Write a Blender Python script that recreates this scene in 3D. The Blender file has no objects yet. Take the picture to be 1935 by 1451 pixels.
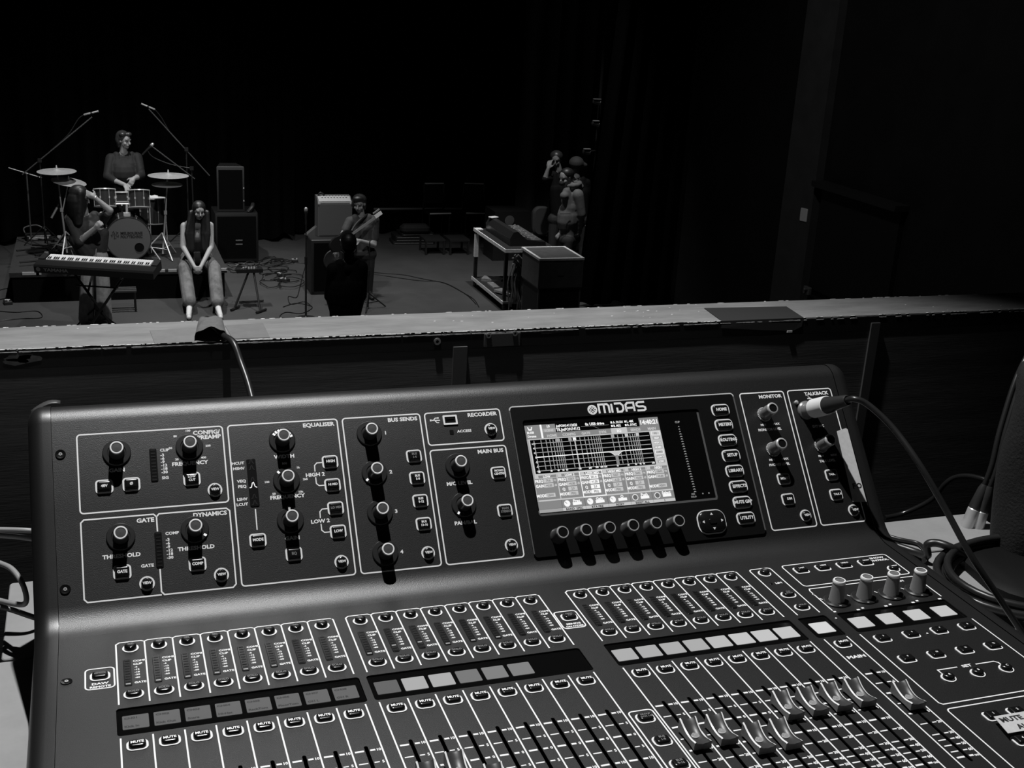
import bpy, math, random
from mathutils import Matrix, Vector
random.seed(7)
scene = bpy.context.scene
COL = scene.collection
# ------------------------------------------------------------------ camera, world, light, exposure
S = 0.0236          # one channel pitch of the console in metres
Z0 = 3.70           # height of the console's channel panel above the stage floor
CW = Vector((-0.0097, -0.8788, 4.2600))
RX = Vector((0.94514903, -0.32185352, 0.05571021))
RY = Vector((-0.05245062, -0.31788747, -0.94667655))
RZ = Vector((0.32240075, 0.89182839, -0.31733245))
FPX = 2260.987
cam_d = bpy.data.cameras.new('camera')
cam = bpy.data.objects.new('camera', cam_d)
COL.objects.link(cam)
cam_d.sensor_width = 36.0
cam_d.lens = FPX / 1935 * 36.0
cam_d.clip_start = 0.02
cam_d.clip_end = 100
Mc = Matrix.Identity(4)
for i in range(3):
    Mc[i][0] = RX[i]; Mc[i][1] = -RY[i]; Mc[i][2] = -RZ[i]; Mc[i][3] = CW[i]
cam.matrix_world = Mc
scene.camera = cam

def ray(px, py):
    return (RX * ((px - 967.5) / FPX) + RY * ((py - 725.5) / FPX) + RZ)
def at(px, py, y=None, z=None, x=None):
    """world point seen at a photograph pixel, on a plane of given y, z or x"""
    d = ray(px, py)
    if y is not None: s = (y - CW.y) / d.y
    elif z is not None: s = (z - CW.z) / d.z
    else: s = (x - CW.x) / d.x
    return CW + d * s

world = bpy.data.worlds.new('world')
scene.world = world
world.use_nodes = True
world.node_tree.nodes['Background'].inputs[0].default_value = (1, 1, 1, 1)
world.node_tree.nodes['Background'].inputs[1].default_value = 0.0015

def lamp(name, kind, loc, target, energy, size=0.05, angle=60, blend=1.0):
    d = bpy.data.lights.new(name, kind)
    d.energy = energy
    if kind == 'SPOT':
        d.spot_size = math.radians(angle); d.spot_blend = blend; d.shadow_soft_size = size
    elif kind == 'AREA':
        d.shape = 'DISK'; d.size = size
    else:
        d.shadow_soft_size = size
    o = bpy.data.objects.new(name, d)
    COL.objects.link(o)
    o.location = loc
    o.rotation_euler = (Vector(target) - Vector(loc)).to_track_quat('-Z', 'Y').to_euler()
    return o
lamp('booth_spot', 'SPOT', (0.17, 0.53, Z0 + 2.12), (0.34, 0.02, Z0), 220, 0.016, 66, 0.6)
lamp('stage_spot_front', 'SPOT', (1.3, 9.3, 7.2), (0.9, 15.0, 0.6), 880, 0.08, 60, 0.9)
lamp('stage_spot_left', 'SPOT', (0.4, 14.6, 7.2), (0.6, 15.9, 0.0), 1400, 0.10, 62, 0.9)
lamp('stage_spot_centre', 'SPOT', (3.2, 14.2, 7.2), (3.3, 15.4, 0.0), 900, 0.10, 62, 0.9)
lamp('added_wall_fill', 'SPOT', (2.0, 7.0, 9.0), (7.6, 9.8, 2.8), 420, 0.3, 55, 1.0)  # unseen fill added to brighten the right wall and its column
lamp('stage_spot_right', 'SPOT', (5.2, 13.4, 7.2), (5.9, 14.9, 0.6), 1050, 0.10, 46, 0.9)

scene.view_settings.view_transform = 'Standard'
scene.view_settings.look = 'None'
scene.view_settings.gamma = 1
scene.view_settings.use_curve_mapping = False
scene.view_settings.exposure = 0.0

# ------------------------------------------------------------------ materials (all grey: the photograph is monochrome)
MATS = {}
def mat(name, v, rough=0.5, metal=0.0, emit=None, noise=0.0, nscale=40.0, bump=0.0, bscale=200.0, spec=0.5, stretch=None, coat=0.0):
    if name in MATS: return MATS[name]
    m = bpy.data.materials.new(name); m.use_nodes = True
    nt = m.node_tree; b = nt.nodes['Principled BSDF']
    b.inputs['Base Color'].default_value = (v, v, v, 1)
    b.inputs['Roughness'].default_value = rough
    b.inputs['Metallic'].default_value = metal
    b.inputs['Specular IOR Level'].default_value = spec
    b.inputs['Coat Weight'].default_value = coat
    if emit is not None:
        b.inputs['Emission Color'].default_value = (1, 1, 1, 1)
        b.inputs['Emission Strength'].default_value = emit
    if noise or bump:
        tc = nt.nodes.new('ShaderNodeTexCoord')
        mp = nt.nodes.new('ShaderNodeMapping')
        nt.links.new(tc.outputs['Object'], mp.inputs['Vector'])
        if stretch: mp.inputs['Scale'].default_value = stretch
    if noise:
        n = nt.nodes.new('ShaderNodeTexNoise'); n.inputs['Scale'].default_value = nscale
        n.inputs['Detail'].default_value = 6; n.inputs['Roughness'].default_value = 0.65
        nt.links.new(mp.outputs[0], n.inputs['Vector'])
        r = nt.nodes.new('ShaderNodeMapRange')
        r.inputs['From Min'].default_value = 0.3; r.inputs['From Max'].default_value = 0.7
        r.inputs['To Min'].default_value = v * (1 - noise); r.inputs['To Max'].default_value = v * (1 + noise)
        nt.links.new(n.outputs[0], r.inputs[0])
        nt.links.new(r.outputs[0], b.inputs['Base Color'])
    if bump:
        n2 = nt.nodes.new('ShaderNodeTexNoise'); n2.inputs['Scale'].default_value = bscale
        n2.inputs['Detail'].default_value = 4
        nt.links.new(mp.outputs[0], n2.inputs['Vector'])
        bp = nt.nodes.new('ShaderNodeBump'); bp.inputs['Strength'].default_value = bump
        bp.inputs['Distance'].default_value = 0.002
        nt.links.new(n2.outputs[0], bp.inputs['Height'])
        nt.links.new(bp.outputs[0], b.inputs['Normal'])
    MATS[name] = m
    return m

PAINT = mat('console_paint', 0.009, 0.41, noise=0.35, nscale=700, bump=0.16, bscale=1500, spec=0.80)
CHEEK = mat('console_cheek', 0.011, 0.38, noise=0.10, nscale=600, bump=0.06, bscale=1500, spec=1.0)
WHITEPRINT = mat('white_print', 0.92, 0.6)
DIMPRINT = mat('grey_print', 0.18, 0.6)
GLOSSBLACK = mat('gloss_black', 0.008, 0.22)
DARK = mat('matt_black', 0.004, 0.9, spec=0.1)
KNOB = mat('knob_rubber', 0.045, 0.42)
KNOBRING = mat('knob_ring', 0.90, 0.35)
KNOBTOP = mat('knob_top', 0.055, 0.5)
RINGCLEAR = mat('encoder_ring', 0.022, 0.35)
SILVER = mat('silver_knob', 0.60, 0.30, metal=0.4)
SILVERDK = mat('soft_grey_knob', 0.22, 0.32, metal=0.3)
BEZEL = mat('bezel_black', 0.006, 0.33, bump=0.05)
GLASS = mat('black_glass', 0.004, 0.10)
FADERCAP = mat('fader_cap', 0.17, 0.5, noise=0.15, nscale=300)
FADERTOP = mat('fader_cap_top', 0.045, 0.40)
FADEREDGE = mat('fader_edge', 0.90, 0.35)
METER = mat('meter_window', 0.008, 0.25)
LED = mat('meter_led', 0.003, 0.4)
WINDOWEDGE = mat('window_edge', 0.10, 0.3)

# ------------------------------------------------------------------ geometry helpers
class G:
    def __init__(s): s.v = []; s.f = []; s.m = []
    def add(s, vs, fs, mi=0, M=None):
        b = len(s.v)
        if M is None: s.v += [Vector(p) for p in vs]
        else: s.v += [M @ Vector(p) for p in vs]
        s.f += [tuple(i + b for i in f) for f in fs]
        s.m += [mi] * len(fs) if isinstance(mi, int) else list(mi)
        return s
    def box(s, c, d, mi=0, M=None, rz=0.0):
        x, y, z = d[0] / 2, d[1] / 2, d[2] / 2
        T = Matrix.Translation(c) @ Matrix.Rotation(rz, 4, 'Z')
        if M is not None: T = M @ T
        vs = [(-x, -y, -z), (x, -y, -z), (x, y, -z), (-x, y, -z), (-x, -y, z), (x, -y, z), (x, y, z), (-x, y, z)]
        return s.add(vs, [(0, 3, 2, 1), (4, 5, 6, 7), (0, 1, 5, 4), (1, 2, 6, 5), (2, 3, 7, 6), (3, 0, 4, 7)], mi, T)
    def loft(s, rings, mi=0, M=None, caps=(True, True), closed=True, mis=None):
        n = len(rings[0]); vs = [p for r in rings for p in r]; fs = []; ms = []
        for k in range(len(rings) - 1):
            for i in range(n if closed else n - 1):
                j = (i + 1) % n
                fs.append((k * n + i, k * n + j, (k + 1) * n + j, (k + 1) * n + i)); ms.append(mis[k] if mis else mi)
        if caps[0]: fs.append(tuple(range(n - 1, -1, -1))); ms.append(mis[0] if mis else mi)
        if caps[1]: fs.append(tuple((len(rings) - 1) * n + i for i in range(n))); ms.append(mis[-1] if mis else mi)
        return s.add(vs, fs, ms, M)
    def lathe(s, prof, n=24, mi=0, M=None, mis=None, caps=(True, True)):
        rings = [[(r * math.cos(2 * math.pi * i / n), r * math.sin(2 * math.pi * i / n), z) for i in range(n)] for r, z in prof]
        return s.loft(rings, mi, M, caps, True, mis)
    def prism(s, out, levels, mi=0, M=None, mis=None):
        """out(inset)->2D outline; levels = [(inset, z), ...]"""
        rings = [[(x, y, z) for x, y in out(i)] for i, z in levels]
        return s.loft(rings, mi, M, (True, True), True, mis)
    def tube(s, pts, r, n=8, mi=0, M=None, caps=True):
        pts = [Vector(p) for p in pts]; rings = []; up = None
        rs = r if isinstance(r, (list, tuple)) else [r] * len(pts)
        for i, p in enumerate(pts):
            t = (pts[min(i + 1, len(pts) - 1)] - pts[max(i - 1, 0)])
            if t.length < 1e-9: t = Vector((0, 0, 1))
            t.normalize()
            if up is None:
                up = Vector((0, 0, 1)) if abs(t.z) < 0.9 else Vector((1, 0, 0))
            a = t.cross(up)
            if a.length < 1e-6: a = t.cross(Vector((1, 0, 0.1)))
            a.normalize(); b = a.cross(t).normalized(); up = b
            rings.append([p + (a * math.cos(2 * math.pi * k / n) + b * math.sin(2 * math.pi * k / n)) * rs[i] for k in range(n)])
        return s.loft(rings, mi, M, (caps, caps))
    def strip(s, pts, w, mi=0, M=None, closed=False, z=0.0):
        pts = [Vector((p[0], p[1])) for p in pts]; n = len(pts); L = []; R = []
        for i in range(n):
            if closed: a, b, c = pts[i - 1], pts[i], pts[(i + 1) % n]
            else: a, b, c = pts[max(i - 1, 0)], pts[i], pts[min(i + 1, n - 1)]
            d1 = (b - a); d2 = (c - b)
            if d1.length < 1e-9: d1 = d2
            if d2.length < 1e-9: d2 = d1
            d1.normalize(); d2.normalize(); t = (d1 + d2)
            if t.length < 1e-6: t = d1.copy()
            t.normalize(); nn = Vector((-t.y, t.x)); k = max(0.4, nn.dot(Vector((-d1.y, d1.x))))
            L.append(b + nn * (w / 2 / k)); R.append(b - nn * (w / 2 / k))
        vs = [(p.x, p.y, z) for p in L] + [(p.x, p.y, z) for p in R]
        fs = [(i, n + i, n + (i + 1) % n, (i + 1) % n) for i in range(n if closed else n - 1)]
        return s.add(vs, fs, mi, M)
    def rect(s, x0, y0, x1, y1, mi=0, M=None, z=0.0):
        return s.add([(x0, y0, z), (x1, y0, z), (x1, y1, z), (x0, y1, z)], [(0, 1, 2, 3)], mi, M)
    def mesh(s, name, mats, smooth=35):
        me = bpy.data.meshes.new(name)
        me.from_pydata([tuple(v) for v in s.v], [], s.f)
        for m in (mats if isinstance(mats, (list, tuple)) else [mats]): me.materials.append(m)
        me.polygons.foreach_set('material_index', s.m)
        if smooth:
            me.shade_smooth(); me.set_sharp_from_angle(angle=math.radians(smooth))
        me.update()
        return me

WORLD = {}
def link(name, data, parent=None, M=None):
    o = bpy.data.objects.new(name, data); COL.objects.link(o)
    M = Matrix.Identity(4) if M is None else M
    if parent is not None:
        o.parent = parent
        o.matrix_basis = WORLD[parent.name].inverted() @ M
    else: o.matrix_basis = M
    WORLD[o.name] = M.copy()
    return o
def T(*p):
    return Matrix.Translation(Vector(p[0]) if len(p) == 1 else Vector(p))
def mk(name, g, mats, parent=None, M=None, smooth=35):
    """g holds geometry in the object's own frame M"""
    return link(name, g.mesh(name, mats, smooth), parent, M)
def mkw(name, g, mats, parent=None, smooth=35, origin=None):
    """g holds world coordinates; the origin goes to the base of its bounds"""
    if origin is None:
        xs = [v.x for v in g.v]; ys = [v.y for v in g.v]; zs = [v.z for v in g.v]
        origin = Vector(((min(xs) + max(xs)) / 2, (min(ys) + max(ys)) / 2, min(zs)))
    origin = Vector(origin)
    g.v = [v - origin for v in g.v]
    return link(name, g.mesh(name, mats, smooth), parent, T(origin))
def tag(o, label=None, cat=None, group=None, kind=None):
    if label: o['label'] = label
    if cat: o['category'] = cat
    if group: o['group'] = group
    if kind: o['kind'] = kind
    return o
def thing(name, loc, label, cat, group=None, rz=0.0):
    o = link(name, None, None, T(Vector(loc)) @ Matrix.Rotation(rz, 4, 'Z'))
    o.empty_display_size = 0.1
    return tag(o, label, cat, group)

def rrect(w, h, r, seg=4, cx=0.0, cy=0.0):
    def out(inset=0.0):
        W, H = w / 2 - inset, h / 2 - inset; rr = max(1e-5, min(r - inset, W, H)); o = []
        for k, (sx, sy) in enumerate(((1, 1), (-1, 1), (-1, -1), (1, -1))):
            for i in range(seg + 1):
                a = math.pi / 2 * (k + i / seg)
                o.append((cx + sx * (W - rr) + rr * math.cos(a), cy + sy * (H - rr) + rr * math.sin(a)))
        return o
    return out

def frame_ring(g, out, w, z0, z1, mi=0, M=None):
    """raised closed frame between out(0) and out(w)"""
    a = out(0); b = out(w); n = len(a)
    vs = [(x, y, z0) for x, y in a] + [(x, y, z1) for x, y in a] + [(x, y, z1) for x, y in b] + [(x, y, z0) for x, y in b]
    fs = []
    for k in range(3):
        for i in range(n):
            j = (i + 1) % n
            fs.append((k * n + i, k * n + j, (k + 1) * n + j, (k + 1) * n + i))
    g.add(vs, fs, mi, M)

# lettering, made into plain meshes once per string
TXT = {}
def raw_text(s, bold=0.040):
    cu = bpy.data.curves.new('lettering', 'FONT'); cu.body = s; cu.size = 1.0; cu.offset = bold; cu.resolution_u = 2
    o = bpy.data.objects.new('lettering', cu); COL.objects.link(o)
    bpy.context.view_layer.update()
    dg = bpy.context.evaluated_depsgraph_get()
    ev = o.evaluated_get(dg); me = ev.to_mesh()
    vs = [(v.co.x, v.co.y) for v in me.vertices]; fs = [tuple(p.vertices) for p in me.polygons]
    ev.to_mesh_clear()
    bpy.data.objects.remove(o); bpy.data.curves.remove(cu)
    return vs, fs
CAPH = None
def text_geo(s):
    global CAPH
    if CAPH is None:
        v, f = raw_text('H'); CAPH = max(p[1] for p in v)
    if s not in TXT:
        v, f = raw_text(s)
        x0 = min(p[0] for p in v) if v else 0; x1 = max(p[0] for p in v) if v else 0
        TXT[s] = ([((p[0] - x0) / CAPH, p[1] / CAPH) for p in v], f, (x1 - x0) / CAPH)
    return TXT[s]
def put_text(g, s, x, y, h, mi=0, M=None, align='c', wide=1.0, z=0.0, rot=0.0):
    """cap height h, (x, y) = middle of the line"""
    v, f, w = text_geo(s); w *= wide
    ox = {'c': -w / 2, 'l': 0, 'r': -w}[align]
    ca, sa = math.cos(rot), math.sin(rot); o = []
    for p in v:
        a = (p[0] * wide + ox) * h; b = (p[1] - 0.5) * h
        o.append((x + a * ca - b * sa, y + a * sa + b * ca, z))
    g.add(o, f, mi, M)
def plate(outer, holes, thick):
    """flat plate with holes, from a filled 2D curve"""
    cu = bpy.data.curves.new('plate', 'CURVE'); cu.dimensions = '2D'; cu.fill_mode = 'BOTH'; cu.extrude = thick / 2
    for loop in [outer] + holes:
        sp = cu.splines.new('POLY'); sp.points.add(len(loop) - 1); sp.use_cyclic_u = True
        for i, p in enumerate(loop): sp.points[i].co = (p[0], p[1], 0, 1)
    o = bpy.data.objects.new('plate', cu); COL.objects.link(o)
    bpy.context.view_layer.update()
    ev = o.evaluated_get(bpy.context.evaluated_depsgraph_get()); me = ev.to_mesh()
    vs = [tuple(v.co) for v in me.vertices]; fs = [tuple(p.vertices) for p in me.polygons]
    ev.to_mesh_clear(); bpy.data.objects.remove(o); bpy.data.curves.remove(cu)
    return vs, fs
def smooth_path(pts, n=8):
    pts = [Vector(p) for p in pts]; o = []
    for i in range(len(pts) - 1):
        p0, p1, p2, p3 = pts[max(i - 1, 0)], pts[i], pts[i + 1], pts[min(i + 2, len(pts) - 1)]
        for k in range(n):
            t = k / n
            o.append(0.5 * ((2 * p1) + (p2 - p0) * t + (2 * p0 - 5 * p1 + 4 * p2 - p3) * t * t + (3 * p1 - p0 - 3 * p2 + p3) * t ** 3))
    o.append(pts[-1])
    return o
# ------------------------------------------------------------------ the booth: parapet, rail, desk
BLACKWALL = mat('black_wall', 0.006, 0.75, noise=0.3, nscale=3, spec=0.25)
PARAPET = mat('parapet_paint', 0.085, 0.55, noise=0.35, nscale=6, stretch=(0.6, 3, 8), bump=0.06, bscale=60)
RAILTOP = mat('rail_board', 0.23, 0.50, noise=0.22, nscale=22, stretch=(0.5, 2, 2), bump=0.25, bscale=260)
CHIP = mat('bare_chipped_wood', 0.75, 0.7, noise=0.3, nscale=300)
FASCIA = mat('rail_fascia', 0.007, 0.55)
RAILZ = Z0 + 0.10
WX = 7.8            # right wall of the hall
def struct(name, g, m, smooth=35, parent=None):
    o = mkw(name, g, m, parent, smooth); o['kind'] = 'structure'; return o

g = G(); g.box((0, 10.2, -0.05), (18.5, 20.6, 0.1))
struct('floor', g, mat('stage_floor', 0.042, 0.62, noise=0.22, nscale=1.4, bump=0.1, bscale=30))
g = G(); g.box((0, 9.0, 10.05), (18.5, 23, 0.1)); struct('ceiling', g, BLACKWALL)
g = G(); g.box((0, 19.9, 5.0), (18.5, 0.1, 10.0)); struct('wall_back', g, BLACKWALL)
g = G(); g.box((-9.2, 9.0, 5.0), (0.1, 23, 10.0)); struct('wall_left', g, BLACKWALL)
g = G(); g.box((WX + 0.05, 9.0, 5.0), (0.1, 23, 10.0)); struct('wall_right', g, mat('side_wall', 0.006, 0.6, noise=0.4, nscale=2, spec=0.3))
# balcony slab and parapet
DESKZ = Z0 - 0.09
FLZ = DESKZ - 0.74
g = G(); g.box((0, -0.75, FLZ - 0.1), (18.4, 2.9, 0.2)); struct('balcony_floor', g, mat('booth_carpet', 0.012, 0.95, noise=0.3, nscale=60))
g = G(); g.box((0, 0.6715, (FLZ + RAILZ - 0.025) / 2), (18.3, 0.063, RAILZ - 0.025 - FLZ))
struct('wall_front', g, PARAPET)
# raised joints and battens on the booth side of the parapet
for a, b, w in (((870, 655), (868, 712), 0.020), ((1655, 610), (1625, 738), 0.016)):
    p = at(a[0], a[1], y=0.638)
    g = G(); g.box((p.x, 0.6385, p.z - 0.35), (w, 0.004, 0.70)); o = struct('trim_1' if a[0] < 1000 else 'trim_2', g, mat('batten', 0.07, 0.6))
# rail: a board on top of the parapet with fascia
rail = thing('balcony_rail', (0.6, 0.70, RAILZ - 0.03), 'long painted timber rail with chipped pale edges, between the console and the stage', 'rail')
Y0, Y1, XL, XR = 0.640, 0.742, -2.4, 3.2
g = G()
g.loft([[(x, Y0, RAILZ - 0.018), (x, Y0 + 0.002, RAILZ), (x, Y1 - 0.002, RAILZ), (x, Y1, RAILZ - 0.018)] for x in (XL, 0.1, 0.7, 1.4, XR)], caps=(True, True))
mkw('rail_board', g, RAILTOP, rail)
g = G(); g.box(((XL + XR) / 2, Y0 - 0.0002, RAILZ - 0.0130), (XR - XL, 0.001, 0.023)); mkw('fascia', g, FASCIA, rail)
# chipped paint along both edges of the rail
g = G()
def flake(x, y, z, lx, ly, dirn=0):
    n = random.randint(5, 8); pts = []
    for i in range(n):
        a = 2 * math.pi * i / n; r = random.uniform(0.55, 1.0)
        pts.append((lx * r * math.cos(a), ly * r * math.sin(a)))
    if dirn == 0:
        vs = [(x + a, y + b, z) for a, b in pts] + [(x + a, y + b, z - 0.0004) for a, b in pts]
    else:
        vs = [(x + a, y, z + b) for a, b in pts] + [(x + a, y + 0.0004, z + b) for a, b in pts]
    g.add(vs, [tuple(range(n))] + [(i, i + n, (i + 1) % n + n, (i + 1) % n) for i in range(n)])
x = -0.35
while x < 1.9:
    dens = 1.0 if x < 0.62 else (0.8 if x < 1.0 else 0.45)
    if random.random() < 0.93 * dens + 0.05:
        L = random.uniform(0.003, 0.012) * (1 if x < 1 else 0.8)
        flake(x, Y0 + 0.0022, RAILZ + 0.0004, L, random.uniform(0.0008, 0.0019))
        flake(x, Y0 - 0.0012, RAILZ - 0.0030, L, random.uniform(0.0004, 0.0012), 1)
    if random.random() < 0.38 * dens:
        flake(x, Y1 - 0.002, RAILZ + 0.0004, random.uniform(0.002, 0.007), random.uniform(0.0006, 0.0016))
    if random.random() < 0.85 * dens and x < 0.9:
        L = random.uniform(0.004, 0.016); g.box((x, Y0 + 0.0012, RAILZ + 0.0001), (L, 0.0024, 0.0006))
    x += random.uniform(0.004, 0.010)
for cxp, n, sp in ((480, 5, 60), (860, 14, 70), (1040, 8, 60), (1240, 26, 45), (1700, 4, 90), (250, 4, 100)):
    for k in range(n):
        p = at(cxp + random.gauss(0, sp), random.uniform(600, 640) - cxp * 0.03, z=RAILZ)
        if Y0 + 0.006 < p.y < Y1 - 0.006: flake(p.x, p.y, RAILZ + 0.0004, random.uniform(0.0006, 0.003), random.uniform(0.0005, 0.0016))
tag(mkw('chipped_paint', g, CHIP, rail, smooth=0), 'pale bare wood showing through chipped paint', kind='stuff')
# scuffed grey patches on the fascia
g = G()
for (xa, xb, ya, yb) in ((0, 70, 672, 682), (25, 85, 676, 684), (1015, 1080, 620, 632), (1350, 1500, 600, 606), (0, 60, 684, 690)):
    a = at(xa, ya, y=Y0 - 0.006); b = at(xb, yb, y=Y0 - 0.006)
    n = 11; pts = []
    for i in range(n):
        t = 2 * math.pi * i / n; r = random.uniform(0.6, 1)
        pts.append(((a.x + b.x) / 2 + (b.x - a.x) / 2 * r * math.cos(t), max(RAILZ - 0.024, min(RAILZ - 0.004, (a.z + b.z) / 2 + 0.006 * r * math.sin(t)))))
    g = G(); g.add([(p[0], Y0 - 0.0010, p[1]) for p in pts], [tuple(range(n))]); mkw('scuff', g, mat('scuffed_wood', 0.12, 0.7, noise=0.5, nscale=80), rail, smooth=0)
# metal bracket with two screws, and a single cup screw
pa, pb = at(917, 632, y=Y0 - 0.006), at(986, 629, y=Y0 - 0.006)
g = G(); g.prism(rrect(pb.x - pa.x, 0.0195, 0.001), [(0, 0), (0, 0.0012), (0.0006, 0.0018)])
brk = mk('bracket', g, mat('painted_plate', 0.07, 0.4), rail, T((pa.x + pb.x) / 2, Y0 - 0.0006, RAILZ - 0.0135) @ Matrix.Rotation(math.pi / 2, 4, 'X'))
def screw_mesh(r):
    g = G(); g.lathe([(r * 0.4, -0.0002), (r, 0.0), (r * 0.92, r * 0.35), (r * 0.42, r * 0.3), (r * 0.32, -0.0001)], 16, caps=(False, True), mis=[0, 0, 0, 1])
    return g.mesh('screw', [mat('zinc', 0.6, 0.3, metal=0.9), DARK])
sm = screw_mesh(0.0040)
for px, py in ((925.5, 636), (975.5, 632)):
    p = at(px, py, y=Y0 - 0.008); link('screw', sm, brk, T(p.x, Y0 - 0.0022, p.z) @ Matrix.Rotation(math.pi / 2, 4, 'X'))
p = at(828, 647, y=Y0 - 0.006)
link('screw', screw_mesh(0.0052), rail, T(p.x, Y0 - 0.0006, max(p.z, RAILZ - 0.02)) @ Matrix.Rotation(math.pi / 2, 4, 'X'))
# tape: grey patch left, dark patch right (folds over the front edge)
def patch(name, pts, m, label, thick=0.0006, sag=0):
    g = G(); q = [at(a, b, z=RAILZ + 0.0008) for a, b in pts]; n = len(q)
    g.add([(p.x, max(Y0 + 0.0005, min(Y1 - 0.001, p.y)), RAILZ + 0.0008) for p in q] + [(p.x, max(Y0 + 0.0005, min(Y1 - 0.001, p.y)), RAILZ + 0.0001) for p in q],
          [tuple(range(n)), tuple(range(2 * n - 1, n - 1, -1))] + [(i, i + n, (i + 1) % n + n, (i + 1) % n) for i in range(n)])
    return tag(mkw(name, g, m, rail, smooth=0), label)
patch('tape_patch', [(293, 652), (283, 624), (370, 620), (392, 645)], mat('tape_grey', 0.19, 0.6, noise=0.1), 'grey tape stuck flat on the rail')
patch('tape_patch', [(440, 640), (425, 615), (497, 610), (510, 637)], mat('tape_grey2', 0.17, 0.6, noise=0.1), 'grey tape beside the cable hump')
pt = [at(a, b, z=RAILZ) for a, b in ((1330, 583), (1352, 601), (1508, 596), (1486, 580))]
g = G()
fr = [(pt[1].x, Y0 - 0.0065, RAILZ - 0.001), (pt[2].x, Y0 - 0.0065, RAILZ - 0.001)]
top = [(pt[0].x, pt[0].y, RAILZ + 0.001), (pt[3].x, pt[3].y, RAILZ + 0.001), (pt[2].x, Y0 - 0.0008, RAILZ + 0.001), (pt[1].x, Y0 - 0.0008, RAILZ + 0.001)]
low = [(pt[2].x - 0.002, Y0 - 0.0014, RAILZ - 0.013), (pt[2].x - 0.016, Y0 - 0.0014, RAILZ - 0.019), ((pt[1].x + pt[2].x) / 2, Y0 - 0.0014, RAILZ - 0.016), (pt[1].x, Y0 - 0.0014, RAILZ - 0.010)]
g.add(top + low, [(3, 2, 1, 0), (3, 7, 6, 5, 4, 2)])
tag(mkw('gaffer_tape', g, mat('gaffer', 0.028, 0.6), rail, smooth=0), 'black cloth tape folded over the front edge')
p = at(1505, 612, y=Y0 - 0.008); g = G(); g.box((p.x - 0.006, Y0 - 0.0016, RAILZ - 0.020), (0.009, 0.001, 0.003)); mkw('tape_corner', g, CHIP, rail)
# cloth hump over the stage cable
hp = [at(368, 642, z=RAILZ), at(424, 640, z=RAILZ)]
g = G(); rings = []
for i in range(9):
    t = i / 8; y = Y0 + 0.001 + t * (Y1 - Y0 - 0.012); h = 0.010 * (1 - t) ** 0.7 + 0.0085; w = 0.021 - 0.005 * t
    xc = (hp[0].x + hp[1].x) / 2 + 0.001 + 0.008 * t
    rings.append([(xc + w * math.cos(a) , y + 0.004 * math.sin(3 * a), RAILZ + 0.001 + h * math.sin(a) ** 0.8 * (1 + 0.12 * math.sin(5 * a + i))) for a in [math.pi * k / 14 for k in range(15)]])
g.loft(rings, closed=False, caps=(False, False))
tag(mkw('cloth_hump', g, mat('grey_cloth_tape', 0.13, 0.8, noise=0.2, nscale=60, bump=0.3), rail, smooth=60), 'grey cloth tape humped over a cable')

# desk: two boards on a trestle
DESKTOP = mat('desk_board', 0.30, 0.6, noise=0.12, nscale=12, bump=0.15, bscale=90)
desk = thing('desk', (0.4, 0.0, FLZ), 'pale grey worn desk boards under the mixing console', 'desk')
def slab(name, x0, x1, y0, y1, z1, th, m, parent, label=None):
    g = G(); g.prism(rrect(x1 - x0, y1 - y0, 0.004, 3), [(0.001, 0), (0, 0.001), (0, th - 0.001), (0.001, th)])
    o = mk(name, g, m, parent, T((x0 + x1) / 2, (y0 + y1) / 2, z1 - th))
    return tag(o, label)
slab('desk_board', 0.42, 1.105, 0.232, 0.320, DESKZ, 0.022, DESKTOP, desk)
slab('desk_board', -0.118, 0.418, 0.232, 0.392, DESKZ, 0.022, DESKTOP, desk)
g = G()
q = [(-0.60, 0.228), (-0.121, 0.228), (-0.098, 0.18), (-0.093, 0.10), (1.03, 0.228), (1.06, 0.20), (1.04, -0.45), (-0.60, -0.45)]
slab('desk_board', -0.60, 1.03, -0.42, 0.229, DESKZ - 0.0006, 0.022, DESKTOP, desk, 'larger front board')
for x in (-0.52, 0.98):
    for y in (-0.36, 0.29):
        g = G(); g.box((x, y, (FLZ + DESKZ - 0.0235) / 2), (0.05, 0.05, DESKZ - 0.0235 - FLZ)); mkw('leg', g, mat('black_steel', 0.02, 0.5, metal=0.4), desk)
# ------------------------------------------------------------------ the mixing console
TH = math.radians(50.046)
HB = 5.10
K = 1.0265
def ux(u): return (-0.41 + K * (u + 0.41)) * S
def vy(v): return (K * v - 0.8202) * S
BL = T(0, 0, Z0)                                            # channel panel frame
BU = T(0, HB * S, Z0) @ Matrix.Rotation(TH, 4, 'X')         # upper panel frame
def low(u, v, w=0.0): return BL @ T(u * S, v * S, w * S)
def upp(u, v, w=0.0): return BU @ T(ux(u), vy(v), w * S)
MIDU = 15.5
console = thing('mixing_console', (MIDU * S, 0.03, DESKZ), 'large black digital mixing console with a lit colour display, filling the foreground', 'mixer')

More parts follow.
